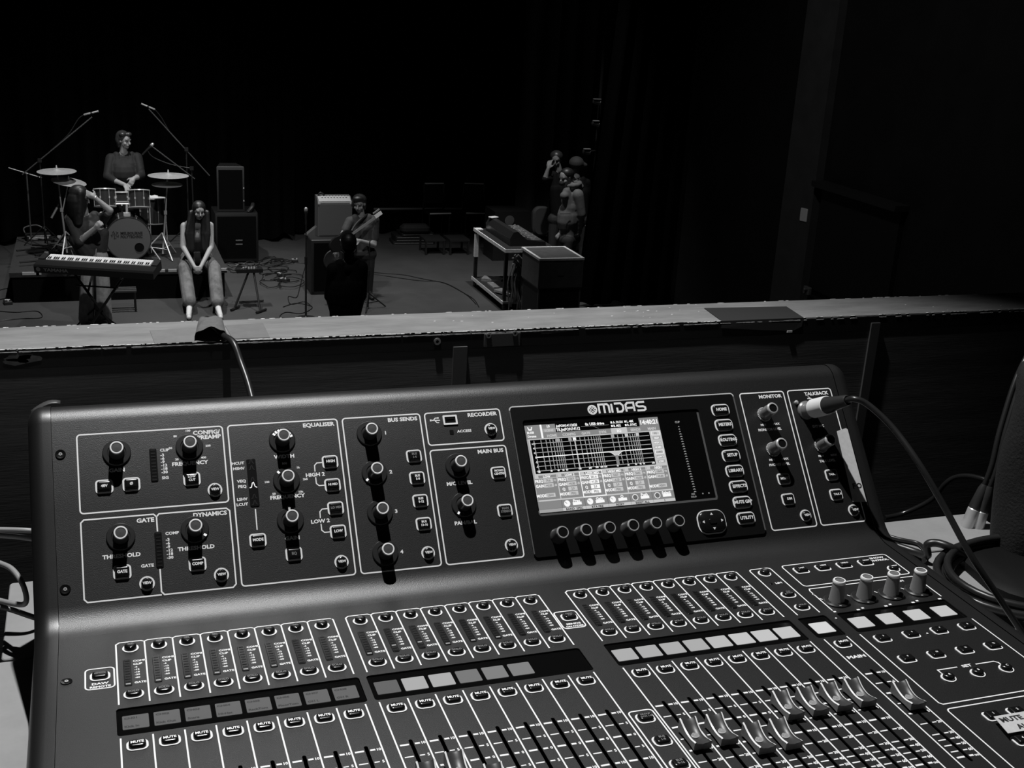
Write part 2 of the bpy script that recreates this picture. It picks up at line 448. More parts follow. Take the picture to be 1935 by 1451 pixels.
# body: profile (y, z) swept along x
def profile(inset=0.0, off=0.0):
    """outer profile in pitches, starting at the front under-edge, going over the panel and down the back"""
    pts = [(-12.6, -3.7), (-13.2, -3.0), (-13.25, -0.9), (-12.95, -0.25), (-12.4, 0.0)]
    pts += [(-8.0, 0.0), (0.0, 0.0)]
    R = 1.7; t = R * math.tan(TH / 2); c = (HB - t, R)
    for i in range(9):
        a = TH * i / 8
        pts.append((c[0] + R * math.sin(a), c[1] - R * math.cos(a)))
    ct, st = math.cos(TH), math.sin(TH)
    vt = 8.15
    p = (HB + vt * ct, vt * st); pts.append(((pts[-1][0] + p[0]) / 2, (pts[-1][1] + p[1]) / 2)); pts.append(p)
    r = 0.95; cc = (p[0] + r * st, p[1] - r * ct)
    for i in range(1, 13):
        a = (math.pi / 2 + TH) - (math.pi / 2 + TH - 0.0) * i / 12
        pts.append((cc[0] + r * math.cos(a), cc[1] + r * math.sin(a)))
    pts.append((pts[-1][0], -3.7))
    q = []
    n = len(pts)
    for i, p in enumerate(pts):
        a = Vector(pts[max(i - 1, 0)]); b = Vector(pts[min(i + 1, n - 1)]); d = (b - a).normalized()
        nn = Vector((-d.y, d.x))
        q.append(Vector(p) + nn * (off - inset))
    return q
UL, UR = -2.46, 33.56
prof = profile()
# indices of the flat channel panel (cut out and replaced by a plate with slots)
flat_i = [i for i, p in enumerate(prof) if abs(p[1]) < 1e-4 or i in (4, 5, 6)]
SLOT_TOP, SLOT_BOT = -4.79, -10.57
cols = [i for i in range(8)] + [8.488 + i for i in range(8)] + [17.667 + i for i in range(8)] + [26.326]
STRIPS = [(-0.60, 7.62), (7.88, 16.08), (17.08, 25.25), (25.62, 26.93), (27.47, 32.82)]
YF, YB = -12.4, HB - 1.7 * math.tan(TH / 2)
def L2(pts): return [(p[0] * S, p[1] * S) for p in pts]
holes = []
for c in cols:
    o = rrect(0.13, SLOT_TOP - SLOT_BOT, 0.06, 2, c, (SLOT_TOP + SLOT_BOT) / 2)(0); holes.append(L2(o)[::-1])
for a, b in STRIPS:
    holes.append(L2(rrect(b - a, 1.58, 0.12, 3, (a + b) / 2, -1.54)(0))[::-1])
vs, fs = plate(L2([(UL, YF), (UR, YF), (UR, YB), (UL, YB)]), holes, 0.0012)
g = G()
g.add(vs, fs, 0, T(0, 0, -0.0006))
def sweep(g, pr, us, mi=0, ends=False):
    rings = [[(u * S, p[0] * S, p[1] * S) for p in pr] for u in us]
    g.loft(rings, mi, None, (ends, ends), closed=False)
front = prof[:5]; back = prof[7:]
sweep(g, front, (UL, UR)); sweep(g, back, (UL, UR))
body = mk('console_body', g, PAINT, console, T(0, 0, Z0), smooth=30)
# trough under the slots and windows
g = G(); g.box((15.55 * S, -4.2 * S, -0.95 * S), ((UR - UL - 0.2) * S, 16.0 * S, 0.04 * S))
mk('inner_tray', g, DARK, console, T(0, 0, Z0))
# end cheeks with a rounded outer edge
for side, (ua, ub) in (('l', (-2.475, -3.36)), ('r', (33.575, 34.42))):
    g = G(); rings = []; sg = -1 if side == 'l' else 1
    steps = [(0.0, 0.0), (0.30, 0.0)] + [(0.30 + 0.58 * math.sin(a), 0.58 * (1 - math.cos(a))) for a in [math.pi / 2 * k / 7 for k in range(1, 8)]]
    for du, ins in steps:
        pr = profile(ins, 0.03)
        rings.append([((ua + sg * du) * S, p[0] * S, p[1] * S) for p in pr])
    if side == 'r': rings = rings
    g.loft(rings, 0, None, (False, True), closed=False)
    mk('end_cheek', g, CHEEK, console, T(0, 0, Z0), smooth=40)
# recessed screws
g = G(); g.lathe([(0.10 * S, -0.001), (0.10 * S, 0.0006), (0.185 * S, 0.0010), (0.20 * S, 0.0002)], 18, caps=(True, False), mis=[1, 0, 0, 0])
g.lathe([(0.07 * S, 0.0), (0.07 * S, 0.0012), (0.03 * S, 0.0012), (0.03 * S, 0.0002)], 8, mi=2)
scr = g.mesh('panel_screw', [GLOSSBLACK, DARK, SILVER])
for M in (upp(-2.12, 7.44), upp(-2.15, 2.21), low(-2.17, 1.32), low(33.2, 1.32), low(-2.17, -8), low(33.2, -8)):
    link('panel_screw', scr, console, M)
g = G(); g.lathe([(0.045 * S, 0), (0.045 * S, 0.0006), (0.02 * S, 0.0009)], 8)
for u, v in ((30.21, -3.06), (27.22, -1.13)): mk('pin', g, WHITEPRINT, console, low(u, v))

# ---- printed markings of the channel panel
LW = 0.055
g = G()
def box_lines(g, u0, v0, u1, v1, r=0.16, w=LW, fx=lambda a: a * S, fy=lambda a: a * S, open_bottom=False, z=0.00012, mi=0):
    o = rrect(u1 - u0, v1 - v0, r, 4, (u0 + u1) / 2, (v0 + v1) / 2)(0)
    if open_bottom:
        top = [p for p in o if p[1] > (v0 + v1) / 2]
        top = [(u1, v0)] + top + [(u0, v0)]
        g.strip([(fx(a), fy(b)) for a, b in top], w * S, mi, closed=False, z=z)
    else:
        g.strip([(fx(a), fy(b)) for a, b in o], w * S, mi, closed=True, z=z)
def lowline(pts, w=LW): g.strip([(a * S, b * S) for a, b in pts], w * S, z=0.00012)
def lowtext(s, u, v, h, align='c', wide=1.25, mi=0): put_text(g, s, u * S, v * S, h * S, mi, align=align, wide=wide, z=0.00012)
SCALE = [('10', -5.05), ('5', -5.70), ('0', -6.36), ('5', -7.03), ('10', -7.68), ('20', -8.33), ('30', -8.98), ('40', -9.31), ('50', -9.63), ('60', -9.97), ('oo', -10.29)]
for b in range(3):
    c0 = cols[b * 8]
    for k in range(8):
        c = cols[b * 8 + k]
        lowline([(c - 0.5, -0.52), (c - 0.5, 3.41 if k == 0 else 3.45), (c - 0.38, 3.53), (c + 0.38, 3.53), (c + 0.47, 3.47)])
        if k == 7: lowline([(c + 0.5, -0.52), (c + 0.5, 3.41), (c + 0.44, 3.50)])
        lowline([(c - 0.5, -2.46), (c - 0.5, -12.2)])
        for s_, v in (('COMP', 2.16), ('CLIP', 1.95), ('-6', 1.75), ('-12', 1.58), ('-18', 1.41), ('-30', 1.24), ('-60', 1.06), ('GATE', 0.74)):
            lowtext(s_, c + 0.05 + (0.0 if len(s_) > 3 else 0.03), v, 0.115 if len(s_) > 3 else 0.095, 'l', 1.0)
    lowline([(c0 + 7.5, -2.46), (c0 + 7.5, -12.2)])
c = cols[24]
box_lines(g, 25.80, -0.52, 26.84, 3.50, open_bottom=True)
lowline([(25.80, -2.46), (25.80, -12.2)]); lowline([(26.84, -2.46), (26.84, -12.2)])
lowtext('LIM', 26.50, 2.15, 0.13, 'c', 1.2); lowtext('MAIN', c, -3.87, 0.19)
for ci, c in enumerate(cols):
    for k, (s_, v) in enumerate(SCALE):
        w = 0.085 if s_ in ('0', '10', 'oo') else 0.055
        lowline([(c - 0.40, v), (c - 0.10, v)], w); lowline([(c + 0.10, v), (c + 0.27, v)], w)
        lowtext(s_, c + 0.39, v, 0.13, 'c', 0.9)
box_lines(g, -1.56, 0.63, -0.60, 1.94); lowtext('DAW', -1.07, 0.96, 0.13); lowtext('REMOTE', -1.07, 0.76, 0.12, wide=1.1)
box_lines(g, 16.06, 0.66, 17.00, 1.96); lowtext('SENDS', 16.56, 0.98, 0.12); lowtext('ON FADER', 16.56, 0.79, 0.11, wide=1.0)
box_lines(g, 16.15, -12.2, 17.06, -5.14, open_bottom=True); 
box_lines(g, 27.43, 1.60, 32.85, 3.52); lowtext('SHOW', 32.62, 3.28, 0.14, 'r'); lowtext('CONTROL', 32.72, 3.05, 0.14, 'r')
lowline([(27.45, -0.52), (27.45, 1.20), (27.52, 1.35), (32.75, 1.35), (32.85, 1.22), (32.85, -0.52)])
lowtext('ASSIGN', 32.1, 1.10, 0.14, 'r', 1.1)
lowline([(27.45, -2.46), (27.45, -7.35), (27.55, -7.47), (34.0 - 1.15, -7.47)]); lowline([(32.87, -2.46), (32.87, -7.47)])
box_lines(g, 27.45, -12.2, 32.87, -7.76)
for k in range(4):
    uu_ = 28.05 + 1.35 * k
    lowline([(uu_ - 0.62, -0.62), (uu_ - 0.50, -0.62)], 0.09); lowline([(uu_ + 0.45, -0.70), (uu_ + 0.60, -0.70)], 0.09)
    lowline([(uu_ - 0.55, 0.52), (uu_ - 0.47, 0.40)], 0.05); lowline([(uu_ - 0.62, 0.95), (uu_ - 0.62, 0.84)], 0.08)
lowline([(29.75, -5.47), (28.85, -5.47), (28.85, -5.72)]); lowline([(30.60, -5.47), (31.45, -5.47), (31.58, -5.58), (31.58, -5.75)])
lowtext('SET', 30.18, -5.47, 0.16)
tag(mk('printed_markings', g, WHITEPRINT, console, BL, smooth=0), kind='stuff')

# ---- printed markings of the upper panel
g = G()
FX, FY = ux, vy
def ubox(u0, v0, u1, v1): box_lines(g, u0, v0, u1, v1, 0.13, LW * K, FX, FY)
def utext(s, u, v, h, align='c', wide=1.15, mi=0): put_text(g, s, ux(u), vy(v), h * S, mi, align=align, wide=wide, z=0.00012)
def uline(pts, w=0.045): g.strip([(ux(a), vy(b)) for a, b in pts], w * S, z=0.00012)
ubox(-1.51, 5.02, 3.98, 8.17)
uline([(1.23, 1.63), (-1.40, 1.63), (-1.51, 1.75), (-1.51, 4.66), (-1.40, 4.77), (1.13, 4.77), (1.23, 4.66), (1.23, 4.08)], 0.055)
uline([(1.23, 2.62), (1.23, 1.75), (1.33, 1.63), (3.86, 1.63), (3.98, 1.75), (3.98, 4.66), (3.86, 4.77), (1.33, 4.77), (1.23, 4.66)], 0.055)
ubox(4.19, 1.63, 8.61, 8.17); ubox(8.83, 1.63, 12.13, 8.17)
ubox(12.34, 6.74, 15.68, 8.17); ubox(12.34, 1.63, 15.68, 6.51); ubox(27.43, 1.63, 29.75, 8.17); ubox(29.97, 1.63, 32.33, 8.17)
for s_, u, v in (('CONFIG/', 3.88, 7.96), ('PREAMP', 3.90, 7.76), ('GATE', 1.14, 4.57), ('DYNAMICS', 3.87, 4.60), ('EQUALISER', 8.49, 7.98), ('BUS SENDS', 12.01, 7.98), ('RECORDER', 15.55, 7.98), ('MAIN BUS', 15.56, 6.31), ('MONITOR', 29.62, 7.96), ('TALKBACK', 32.17, 7.96)):
    utext(s_, u, v, 0.17, 'r', 1.12)
for s_, u, v in (('GAIN', -0.11, 6.65), ('FREQUENCY', 2.64, 6.72), ('THRESHOLD', -0.12, 3.27), ('THRESHOLD', 2.61, 3.31), ('WIDTH', 6.30, 6.72), ('FREQUENCY', 6.28, 5.04), ('GAIN', 6.28, 3.34), ('M/C LEVEL', 13.41, 5.01), ('PAN/BAL', 13.41, 3.31)):
    utext(s_, u, v, 0.155)
for s_, u, v in (('CLIP', 1.53, 7.33), ('-3', 1.53, 7.13), ('-6', 1.53, 6.99), ('-9', 1.53, 6.85), ('-12', 1.53, 6.71), ('-18', 1.53, 6.57), ('-30', 1.53, 6.43), ('SIG', 1.53, 6.20),
                 ('COMP', 1.51, 3.97), ('-3', 1.51, 3.73), ('-6', 1.51, 3.59), ('-9', 1.51, 3.45), ('-12', 1.51, 3.31), ('-18', 1.51, 3.17), ('-30', 1.51, 3.03), ('ACCESS', 13.65, 7.28)):
    utext(s_, u, v, 0.115, 'l')
utext('GATE', 1.02, 2.80, 0.12, 'r')
for s_, v in (('HCUT', 6.57), ('HSHV', 6.35), ('VEQ', 5.82), ('PEQ', 5.60), ('LSHV', 5.08), ('LCUT', 4.87)): utext(s_, 4.71, v, 0.115, 'r')
utext('HIGH 2', 7.47, 5.86, 0.155); utext('LOW 2', 7.46, 3.92, 0.155)
for v in (6.34, 4.40):
    uline([(7.80, v), (7.58, v), (7.48, v - 0.10), (7.47, v - 0.36)]); uline([(7.47, v - 0.60), (7.47, v - 0.86), (7.57, v - 0.96), (7.80, v - 0.96)])
uline([(4.97, 4.64), (4.96, 3.79)])
for i, v in enumerate((7.43, 5.73, 4.05, 2.36)): utext(str(i + 1), 10.57, v, 0.15)
def ticks(u, v, n=7, r=0.70, txt=None):
    for i in range(n):
        a = math.radians(225 - 270 * i / (n - 1))
        if txt is None: uline([(u + r * math.cos(a), v + r * math.sin(a)), (u + (r + 0.07) * math.cos(a), v + (r + 0.07) * math.sin(a))], 0.05)
        elif txt[i]: utext(txt[i], u + (r + 0.06) * math.cos(a), v + (r + 0.02) * math.sin(a), 0.085)
ticks(2.65, 7.39, 7, 0.66, ['20', '50', '80', '100', '', '200', '400'])
ticks(6.29, 5.70, 7, 0.70, ['50', '100', '', '500', '1k', '2k5', '10k'])
uline([(6.27, 4.64), (6.27, 4.58)], 0.08)
# usb trident
uline([(12.58, 7.84), (12.98, 7.82)], 0.05); uline([(12.70, 7.84), (12.78, 7.93), (12.88, 7.93)], 0.04); uline([(12.75, 7.83), (12.84, 7.72), (12.93, 7.72)], 0.04)
g.rect(ux(12.54), vy(7.80), ux(12.62), vy(7.88), z=0.00012)
g.rect(ux(12.88), vy(7.90), ux(12.94), vy(7.96), z=0.00012)
for s_, u, v in (('MONITOR LEVEL', 28.57, 6.35), ('PHONES LEVEL', 28.62, 4.65), ('EXT MIC', 31.15, 6.33), ('TALK LEVEL', 31.15, 4.63)): utext(s_, u, v, 0.12, wide=1.0)
for u, v in ((28.33, 6.59), (28.33, 4.89), (30.93, 4.88)): utext('MIN', u - 0.05, v, 0.10); utext('MAX', u + 0.65, v, 0.10)
uline([(30.95 + 0.0, 7.72), (31.15, 7.72)], 0.05); uline([(31.0, 7.82), (31.25, 7.66)], 0.03)
tag(mk('printed_markings', g, WHITEPRINT, console, BU, smooth=0), kind='stuff')

# ---- buttons
def button_mesh(w, h, r, ringw=0.068, high=0.15, round_=False):
    gr = G(); out = rrect(w * S, h * S, r * S, 5)
    frame_ring(gr, out, ringw * S, 0.0, 0.0006)
    gc = G(); o2 = rrect((w - 0.15) * S, (h - 0.15) * S, max(0.05, r - 0.07) * S, 5)
    H = high * S
    gc.prism(o2, [(0, 0), (0, H * 0.62), (0.018 * S, H * 0.82), (0.05 * S, H * 0.95), (0.10 * S, H)])
    return gr.mesh('button_surround', KNOBRING), gc.mesh('button', GLOSSBLACK, 60)
BT = {'mute': button_mesh(0.68, 0.56, 0.20), 'sel': button_mesh(0.58, 0.58, 0.289, high=0.20), 'solo': button_mesh(0.68, 0.54, 0.26),
      'sq': button_mesh(0.67, 0.56, 0.14), 'view': button_mesh(0.58, 0.58, 0.289, high=0.18), 'nav': button_mesh(0.93, 0.58, 0.20), 'lim': button_mesh(0.66, 0.56, 0.24)}
LG = {}
def legend_mesh(lines, h, mi, z, wide=1.15):
    key = (tuple(lines), h, mi, z)
    if key not in LG:
        g = G(); n = len(lines)
        for i, t in enumerate(lines):
            put_text(g, t, 0, (n - 1) / 2 * h * 1.45 * S - i * h * 1.45 * S, h * S, 0, wide=wide, z=z * S + 0.00015)
        LG[key] = g.mesh('legend', (WHITEPRINT, DIMPRINT)[mi], 0)
    return LG[key]
def button(kind, M, lines=(), h=0.14, dim=0, high=None, name='button', label=None):
    high = {'sel': 0.20, 'view': 0.18}.get(kind, 0.15); h = h * 0.84
    ring, cap = BT[kind]
    b = link(name, cap, console, M)
    link('button_surround', ring, b, M)
    if lines: link('legend', legend_mesh(lines, h, dim, high, 0.95), b, M)
    if label: b['label'] = label
    return b
for i, c in enumerate(cols):
    button('sel', low(c, 3.04), ('SEL',), 0.12, 1, None, 'select_button')
    if i < 24: button('solo', low(c, 0.0), ('SOLO',), 0.13, 1, None, 'solo_button')
    button('mute', low(c, -2.96), ('MUTE',), 0.145, 0 if i < 25 else 1, None, 'mute_button')
button('solo', low(26.33, 1.08), ('CLR', 'SOLO'), 0.10, 1, 0.20); button('solo', low(26.33, 0.0), ('SOLO',), 0.12, 1, 0.20)
button('mute', low(-1.07, 1.40), ('REMOTE',), 0.09, 1, 0.20); button('mute', low(16.57, 1.46), ('FADER', 'FLIP'), 0.09, 1, 0.20)
button('mute', low(16.61, -5.63), ('GROUP', 'DCA 1-8'), 0.10, 1); button('mute', low(16.61, -6.97), ('BUS', '1-8'), 0.12, 1); button('mute', low(16.61, -8.28), ('BUS', '9-16'), 0.12, 1)
for u, t in zip((28.10, 29.20, 30.30, 31.42), ('LAST', 'NEXT', 'UNDO', 'NOW')): button('sq', low(u, 2.93), (t,), 0.11)
button('view', low(32.34, 2.13), ('VIEW',), 0.11)
for k in range(4):
    button('sq', low(28.15 + 1.345 * k, -2.98), (str(5 + k),), 0.10); button('sq', low(28.17 + 1.345 * k, -4.52), (str(9 + k),), 0.10)
for k, t in enumerate('ABC'): button('view', low(28.90 + 1.33 * k, -6.04), (t,), 0.12)
for k in range(4):
    button('sq', low(28.82 + 1.05 * k, -8.56), (str(k + 1),), 0.12); button('sq', low(28.82 + 1.05 * k, -10.05), (str(k + 4),), 0.12)
for u, v, t in ((-0.60, 6.02, ('48V',)), (0.39, 6.03, ('Ø',)), (2.65, 6.06, ('LOW', 'CUT')), (-0.13, 2.64, ('GATE',)), (2.61, 2.66, ('COMP',)), (4.95, 3.37, ('MODE',)), (6.28, 2.69, ('EQ',)),
                (8.12, 6.34, ('HIGH',)), (8.11, 5.36, ('HI MID',)), (8.12, 4.39, ('LO MID',)), (8.11, 3.42, ('LOW',)),
                (11.63, 6.32, ('BUS', '1-4')), (11.63, 5.37, ('BUS', '5-8')), (11.63, 4.39, ('BUS', '9-12')), (11.63, 3.41, ('BUS', '13-16')),
                (15.16, 5.31, ('MONO', 'CENTRE')), (15.17, 3.66, ('MAIN', 'STEREO')), (28.63, 3.94, ('MONO',)), (28.60, 2.98, ('DIM',)), (31.16, 3.93, ('TALK A',)), (31.13, 2.98, ('TALK B',))):
    dim = 1 if t[0] in ('LO MID', 'EQ') or t == ('MAIN', 'STEREO') or t == ('BUS', '1-4') else 0
    button('sq', upp(u, v), t, 0.115 if len(t[0]) > 4 or len(t) > 1 else 0.135, dim)
for u, v in ((3.49, 5.54), (0.73, 2.11), (3.46, 2.15), (8.10, 2.18), (11.64, 2.19), (15.15, 7.26), (15.20, 2.16), (29.28, 2.15), (31.83, 2.17)):
    button('view', upp(u, v), ('VIEW',), 0.12, 0, 0.22)

# ---- level meters
def meter(M, w, h, n, lit=None):
    g = G(); g.prism(rrect(w * S, h * S, 0.06 * S, 3), [(0, 0), (0, 0.0005), (0.012 * S, 0.0007)])
    o = link('level_meter', g.mesh('level_meter', METER), console, M)
    g = G(); st = h / n
    for k in range(n):
        g.box((0, (-h / 2 + st * (k + 0.5)) * S, 0.0008), (w * 0.62 * S, st * 0.38 * S, 0.0003), 1 if k == lit else 0)
    link('segments', g.mesh('segments', [LED, mat('led_dim_lit', 0.3, 0.3, emit=0.12)], 0), o, M)
for i, c in enumerate(cols[:24]):
    meter(low(c - 0.155, 1.42), 0.26, 1.70, 10, {0: 0, 1: 0, 2: 0, 3: 0, 4: 0, 5: 0, 8: 0, 9: 2, 10: 2, 11: 0, 12: 0, 13: 0}.get(i))
meter(low(26.12, 2.15), 0.16, 0.16, 1)
meter(upp(1.26, 6.74), 0.28, 1.38, 10); meter(upp(1.24, 3.36), 0.28, 1.42, 10)
g = G(); g.prism(rrect(0.37 * S, 2.02 * S, 0.06 * S, 3), [(0, 0), (0, 0.0005), (0.012 * S, 0.0007)])
o = link('mode_window', g.mesh('mode_window', METER), console, upp(4.97, 5.72))
g = G()
for j, v in enumerate((0.88, 0.62, 0.12, -0.12, -0.60, -0.86)):
    pts = [(-0.12, -0.05), (-0.06, -0.04), (-0.02, 0.05), (0.02, 0.06), (0.06, -0.03), (0.12, -0.05)]
    sc = 1.25 if j == 3 else 1.0
    g.strip([(a * S * sc, (v + b * sc * 1.6) * S) for a, b in pts], 0.035 * S, 1 if j == 3 else 0, z=0.0009)
link('mode_symbols', g.mesh('mode_symbols', [mat('dim_symbol', 0.01, 0.4), mat('lit_symbol', 0.7, 0.5, emit=0.5)], 0), o, upp(4.97, 5.72))
# usb socket and access lamp
g = G(); frame_ring(g, rrect(0.64 * S, 0.44 * S, 0.03 * S, 2), 0.075 * S, 0, 0.0012)
o = link('usb_port', g.mesh('usb_port', KNOBRING), console, upp(13.42, 7.80))
g = G(); g.box((0, 0, 0.0003), (0.49 * S, 0.29 * S, 0.0004)); g.box((0, 0.06 * S, 0.0008), (0.34 * S, 0.08 * S, 0.0006), 1)
link('socket', g.mesh('socket', [DARK, METER]), o, upp(13.42, 7.80))
g = G(); g.prism(rrect(0.18 * S, 0.20 * S, 0.04 * S), [(0, 0), (0, 0.0004)]); mk('access_lamp', g, METER, console, upp(13.41, 7.26))

# ---- rotary encoders with a clear base ring
def knob_meshes():
    g = G(); g.lathe([(0.545 * S, 0), (0.545 * S, 0.0010), (0.515 * S, 0.0018), (0.36 * S, 0.0019), (0.34 * S, 0.0012)], 40)
    ring = g.mesh('encoder_ring', RINGCLEAR, 40)
    H = 0.70 * S
    g = G(); g.lathe([(0.30 * S, 0.001), (0.30 * S, 0.10 * S), (0.275 * S, 0.18 * S), (0.265 * S, H * 0.80), (0.262 * S, H * 0.90)], 32, caps=(False, False))
    body_ = g.mesh('encoder', KNOB, 50)
    g = G(); g.lathe([(0.262 * S, H * 0.90), (0.262 * S, H * 0.97), (0.245 * S, H), (0.205 * S, H), (0.195 * S, H * 0.975)], 32, caps=(False, False))
    rim = g.mesh('rim', KNOBRING, 50)  # pale rim colour stands in for the highlight on the chamfer
    g = G(); g.lathe([(0.196 * S, H * 0.955), (0.19 * S, H * 0.975), (0.0001, H * 0.985)], 24, caps=(False, False))
    top = g.mesh('knob_cap', KNOBTOP, 50)
    return ring, body_, rim, top
KR, KB, KRIM, KTOP = knob_meshes()
g = G()
for k in range(1): g.rect(-0.045 * S, 0.40 * S, 0.045 * S, 0.52 * S, z=0.0021)
TICKM = g.mesh('lit_tick', mat('lit_tick_mat', 0.8, 0.4, emit=0.4), 0)
def encoder(M, tick=None, ringed=True, litarc=0):
    o = link('encoder', KB, console, M)
    if ringed: link('encoder_ring', KR, o, M)
    link('rim', KRIM, o, M); link('knob_cap', KTOP, o, M)
    if tick is not None: link('lit_tick', TICKM, o, M @ Matrix.Rotation(math.radians(tick), 4, 'Z'))
    if litarc:
        for k in range(litarc): link('lit_tick', TICKM, o, M @ Matrix.Rotation(math.radians(52 - 17.5 * k), 4, 'Z') @ T(0, -0.06 * S, 0))
for u, v, tk in ((-0.08, 7.34, None), (2.65, 7.38, None), (-0.11, 3.99, None), (2.61, 4.02, -125), (6.29, 7.41, 'arc'), (6.29, 5.70, 40), (6.28, 4.06, 0),
                 (9.88, 7.43, None), (9.88, 5.73, 130), (9.89, 4.05, None), (9.89, 2.37, None), (13.43, 5.76, None), (13.44, 4.06, 140)):
    encoder(upp(u, v), None if tk in (None, 'arc') else tk, True, 8 if tk == 'arc' else 0)
# ---- display surround
bz = G()
hole = [(ux(20.865) + a, vy(5.40) + b) for a, b in rrect(8.52 * K * S, 4.30 * K * S, 0.15 * S, 4)(0)]
outer = [(ux(21.575) + a, vy(4.855) + b) for a, b in rrect(10.93 * K * S, 6.67 * K * S, 0.16 * S, 4)(0)]
vs, fs = plate(outer, [hole[::-1]], 0.09 * S)
bz.add(vs, fs, 0, T(0, 0, 0.045 * S))
disp = mk('display_bezel', bz, BEZEL, console, BU, smooth=30)
g = G()
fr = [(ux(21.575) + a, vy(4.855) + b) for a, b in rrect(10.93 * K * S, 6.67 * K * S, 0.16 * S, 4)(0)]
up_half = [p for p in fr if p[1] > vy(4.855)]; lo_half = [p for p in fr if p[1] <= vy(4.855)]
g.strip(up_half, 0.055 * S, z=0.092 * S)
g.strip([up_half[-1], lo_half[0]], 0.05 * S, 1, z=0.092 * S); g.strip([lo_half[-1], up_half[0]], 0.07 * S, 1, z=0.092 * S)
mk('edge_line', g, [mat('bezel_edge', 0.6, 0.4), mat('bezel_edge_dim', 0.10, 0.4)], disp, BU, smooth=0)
g = G(); g.prism(rrect(8.50 * K * S, 4.28 * K * S, 0.12 * S), [(0, 0), (0, 0.0005)])
mk('cover_glass', g, GLASS, disp, BU @ T(ux(20.865), vy(5.40), 0.0001))
g = G(); a = rrect(8.50 * K * S, 4.28 * K * S, 0.13 * S, 4)(0); n = len(a)
lower = [p for p in a if p[1] < -4.28 * K * S / 2 + 0.2 * S or p[0] > 8.50 * K * S / 2 - 0.2 * S]
g.strip([(a_[0] , a_[1]) for a_ in [(-4.25 * K * S + 0.02 * S, -1.9 * K * S), (-4.2 * K * S, -2.09 * K * S), (4.16 * K * S, -2.09 * K * S), (4.20 * K * S, -2.0 * K * S), (4.20 * K * S, 2.0 * K * S)]], 0.10 * S, z=0.0)
mk('window_edge', g, WINDOWEDGE, disp, BU @ T(ux(20.865), vy(5.40), 0.030 * S), smooth=0)
# brand lettering
g = G(); H = 0.40
def seg(pts, w=0.095): g.strip([(p[0] * S, (p[1] * 1.12 - 0.02) * S) for p in pts], w * S)
x = 0.0
g.lathe([(0.0001, 0), (0.235 * S, 0.0)], 24, 0, T(-0.33 * S, 0.20 * S, -0.00002), caps=(False, False))
seg([(0.0, 0.02), (0.0, 0.40), (0.26, 0.40), (0.26, 0.02)]); seg([(0.26, 0.40), (0.42, 0.40), (0.50, 0.32), (0.50, 0.02)])
seg([(0.64, 0.02), (0.64, 0.40)]); 
seg([(0.90, 0.22), (0.90, 0.04), (1.10, 0.04), (1.20, 0.14), (1.20, 0.30), (1.10, 0.40), (0.78, 0.40)])
seg([(1.34, 0.02), (1.34, 0.32), (1.44, 0.40), (1.74, 0.40), (1.74, 0.02)]); seg([(1.34, 0.18), (1.74, 0.18)])
seg([(2.30, 0.40), (1.98, 0.40), (1.89, 0.34), (1.89, 0.26), (1.98, 0.21), (2.20, 0.21), (2.30, 0.16), (2.30, 0.08), (2.22, 0.04), (1.88, 0.04)])
lg = mk('brand_lettering', g, mat('brand_print', 0.9, 0.5), disp, BU @ T(ux(20.27), vy(7.63), 0.092 * S), smooth=0)
g = G()
for aa in (45, -45): g.strip([(-0.33 * S + 0.15 * S * math.cos(math.radians(aa)), 0.20 * S + 0.15 * S * math.sin(math.radians(aa))), (-0.33 * S - 0.15 * S * math.cos(math.radians(aa)), 0.20 * S - 0.15 * S * math.sin(math.radians(aa)))], 0.028 * S)
for q in range(4):
    aa = q * math.pi / 2; g.strip([(-0.33 * S + 0.1 * S * math.cos(aa), 0.2 * S + 0.1 * S * math.sin(aa)), (-0.33 * S + 0.16 * S * math.cos(aa), 0.2 * S + 0.16 * S * math.sin(aa))], 0.05 * S)
mk('emblem_cut', g, DARK, disp, BU @ T(ux(20.27), vy(7.63), 0.098 * S), smooth=0)

# ---- the lit display
SW, SH = 6.36 * K * S, 3.92 * K * S
EM = [mat('screen_%d' % i, 0.0, 0.5, emit=e, spec=0.0) for i, e in enumerate((0.002, 0.06, 0.14, 0.24, 0.36, 0.55, 0.95))]
g = G(); LV = [0]
def R(x0, y0, x1, y1, k):
    """fractions of the screen, origin top left"""
    LV[0] += 1
    g.rect(x0 * SW, -y1 * SH, x1 * SW, -y0 * SH, k, z=LV[0] * 0.0000015)
def TX(s, x, y, h, k, align='c', wide=1.0):
    LV[0] += 1
    put_text(g, s, x * SW, -y * SH, h * SH, k, align=align, wide=wide, z=LV[0] * 0.0000015)
def LN(pts, w, k):
    LV[0] += 1
    g.strip([(a * SW, -b * SH) for a, b in pts], w * SH, k, z=LV[0] * 0.0000015)
R(0, 0, 1, 1, 3)
R(0, 0, 0.108, 0.145, 3); LN([(0.022, 0.02), (0.028, 0.05), (0.046, 0.05), (0.052, 0.02)], 0.012, 6); LN([(0.026, 0.055), (0.048, 0.055)], 0.012, 6)
TX('BUS8', 0.012, 0.085, 0.026, 6, 'l'); TX('Drums', 0.012, 0.128, 0.026, 6, 'l')
R(0.110, 0, 0.124, 0.158, 6)
R(0.128, 0, 0.222, 0.05, 3); TX('19', 0.172, 0.026, 0.03, 6); R(0.128, 0.05, 0.222, 0.09, 4); TX('SCENE', 0.172, 0.072, 0.026, 5)
R(0.222, 0, 0.40, 0.10, 0); TX('JntFON14112020', 0.226, 0.028, 0.030, 6, 'l', 0.85); TX('TR.JntFON141120', 0.226, 0.072, 0.034, 6, 'l', 0.85)
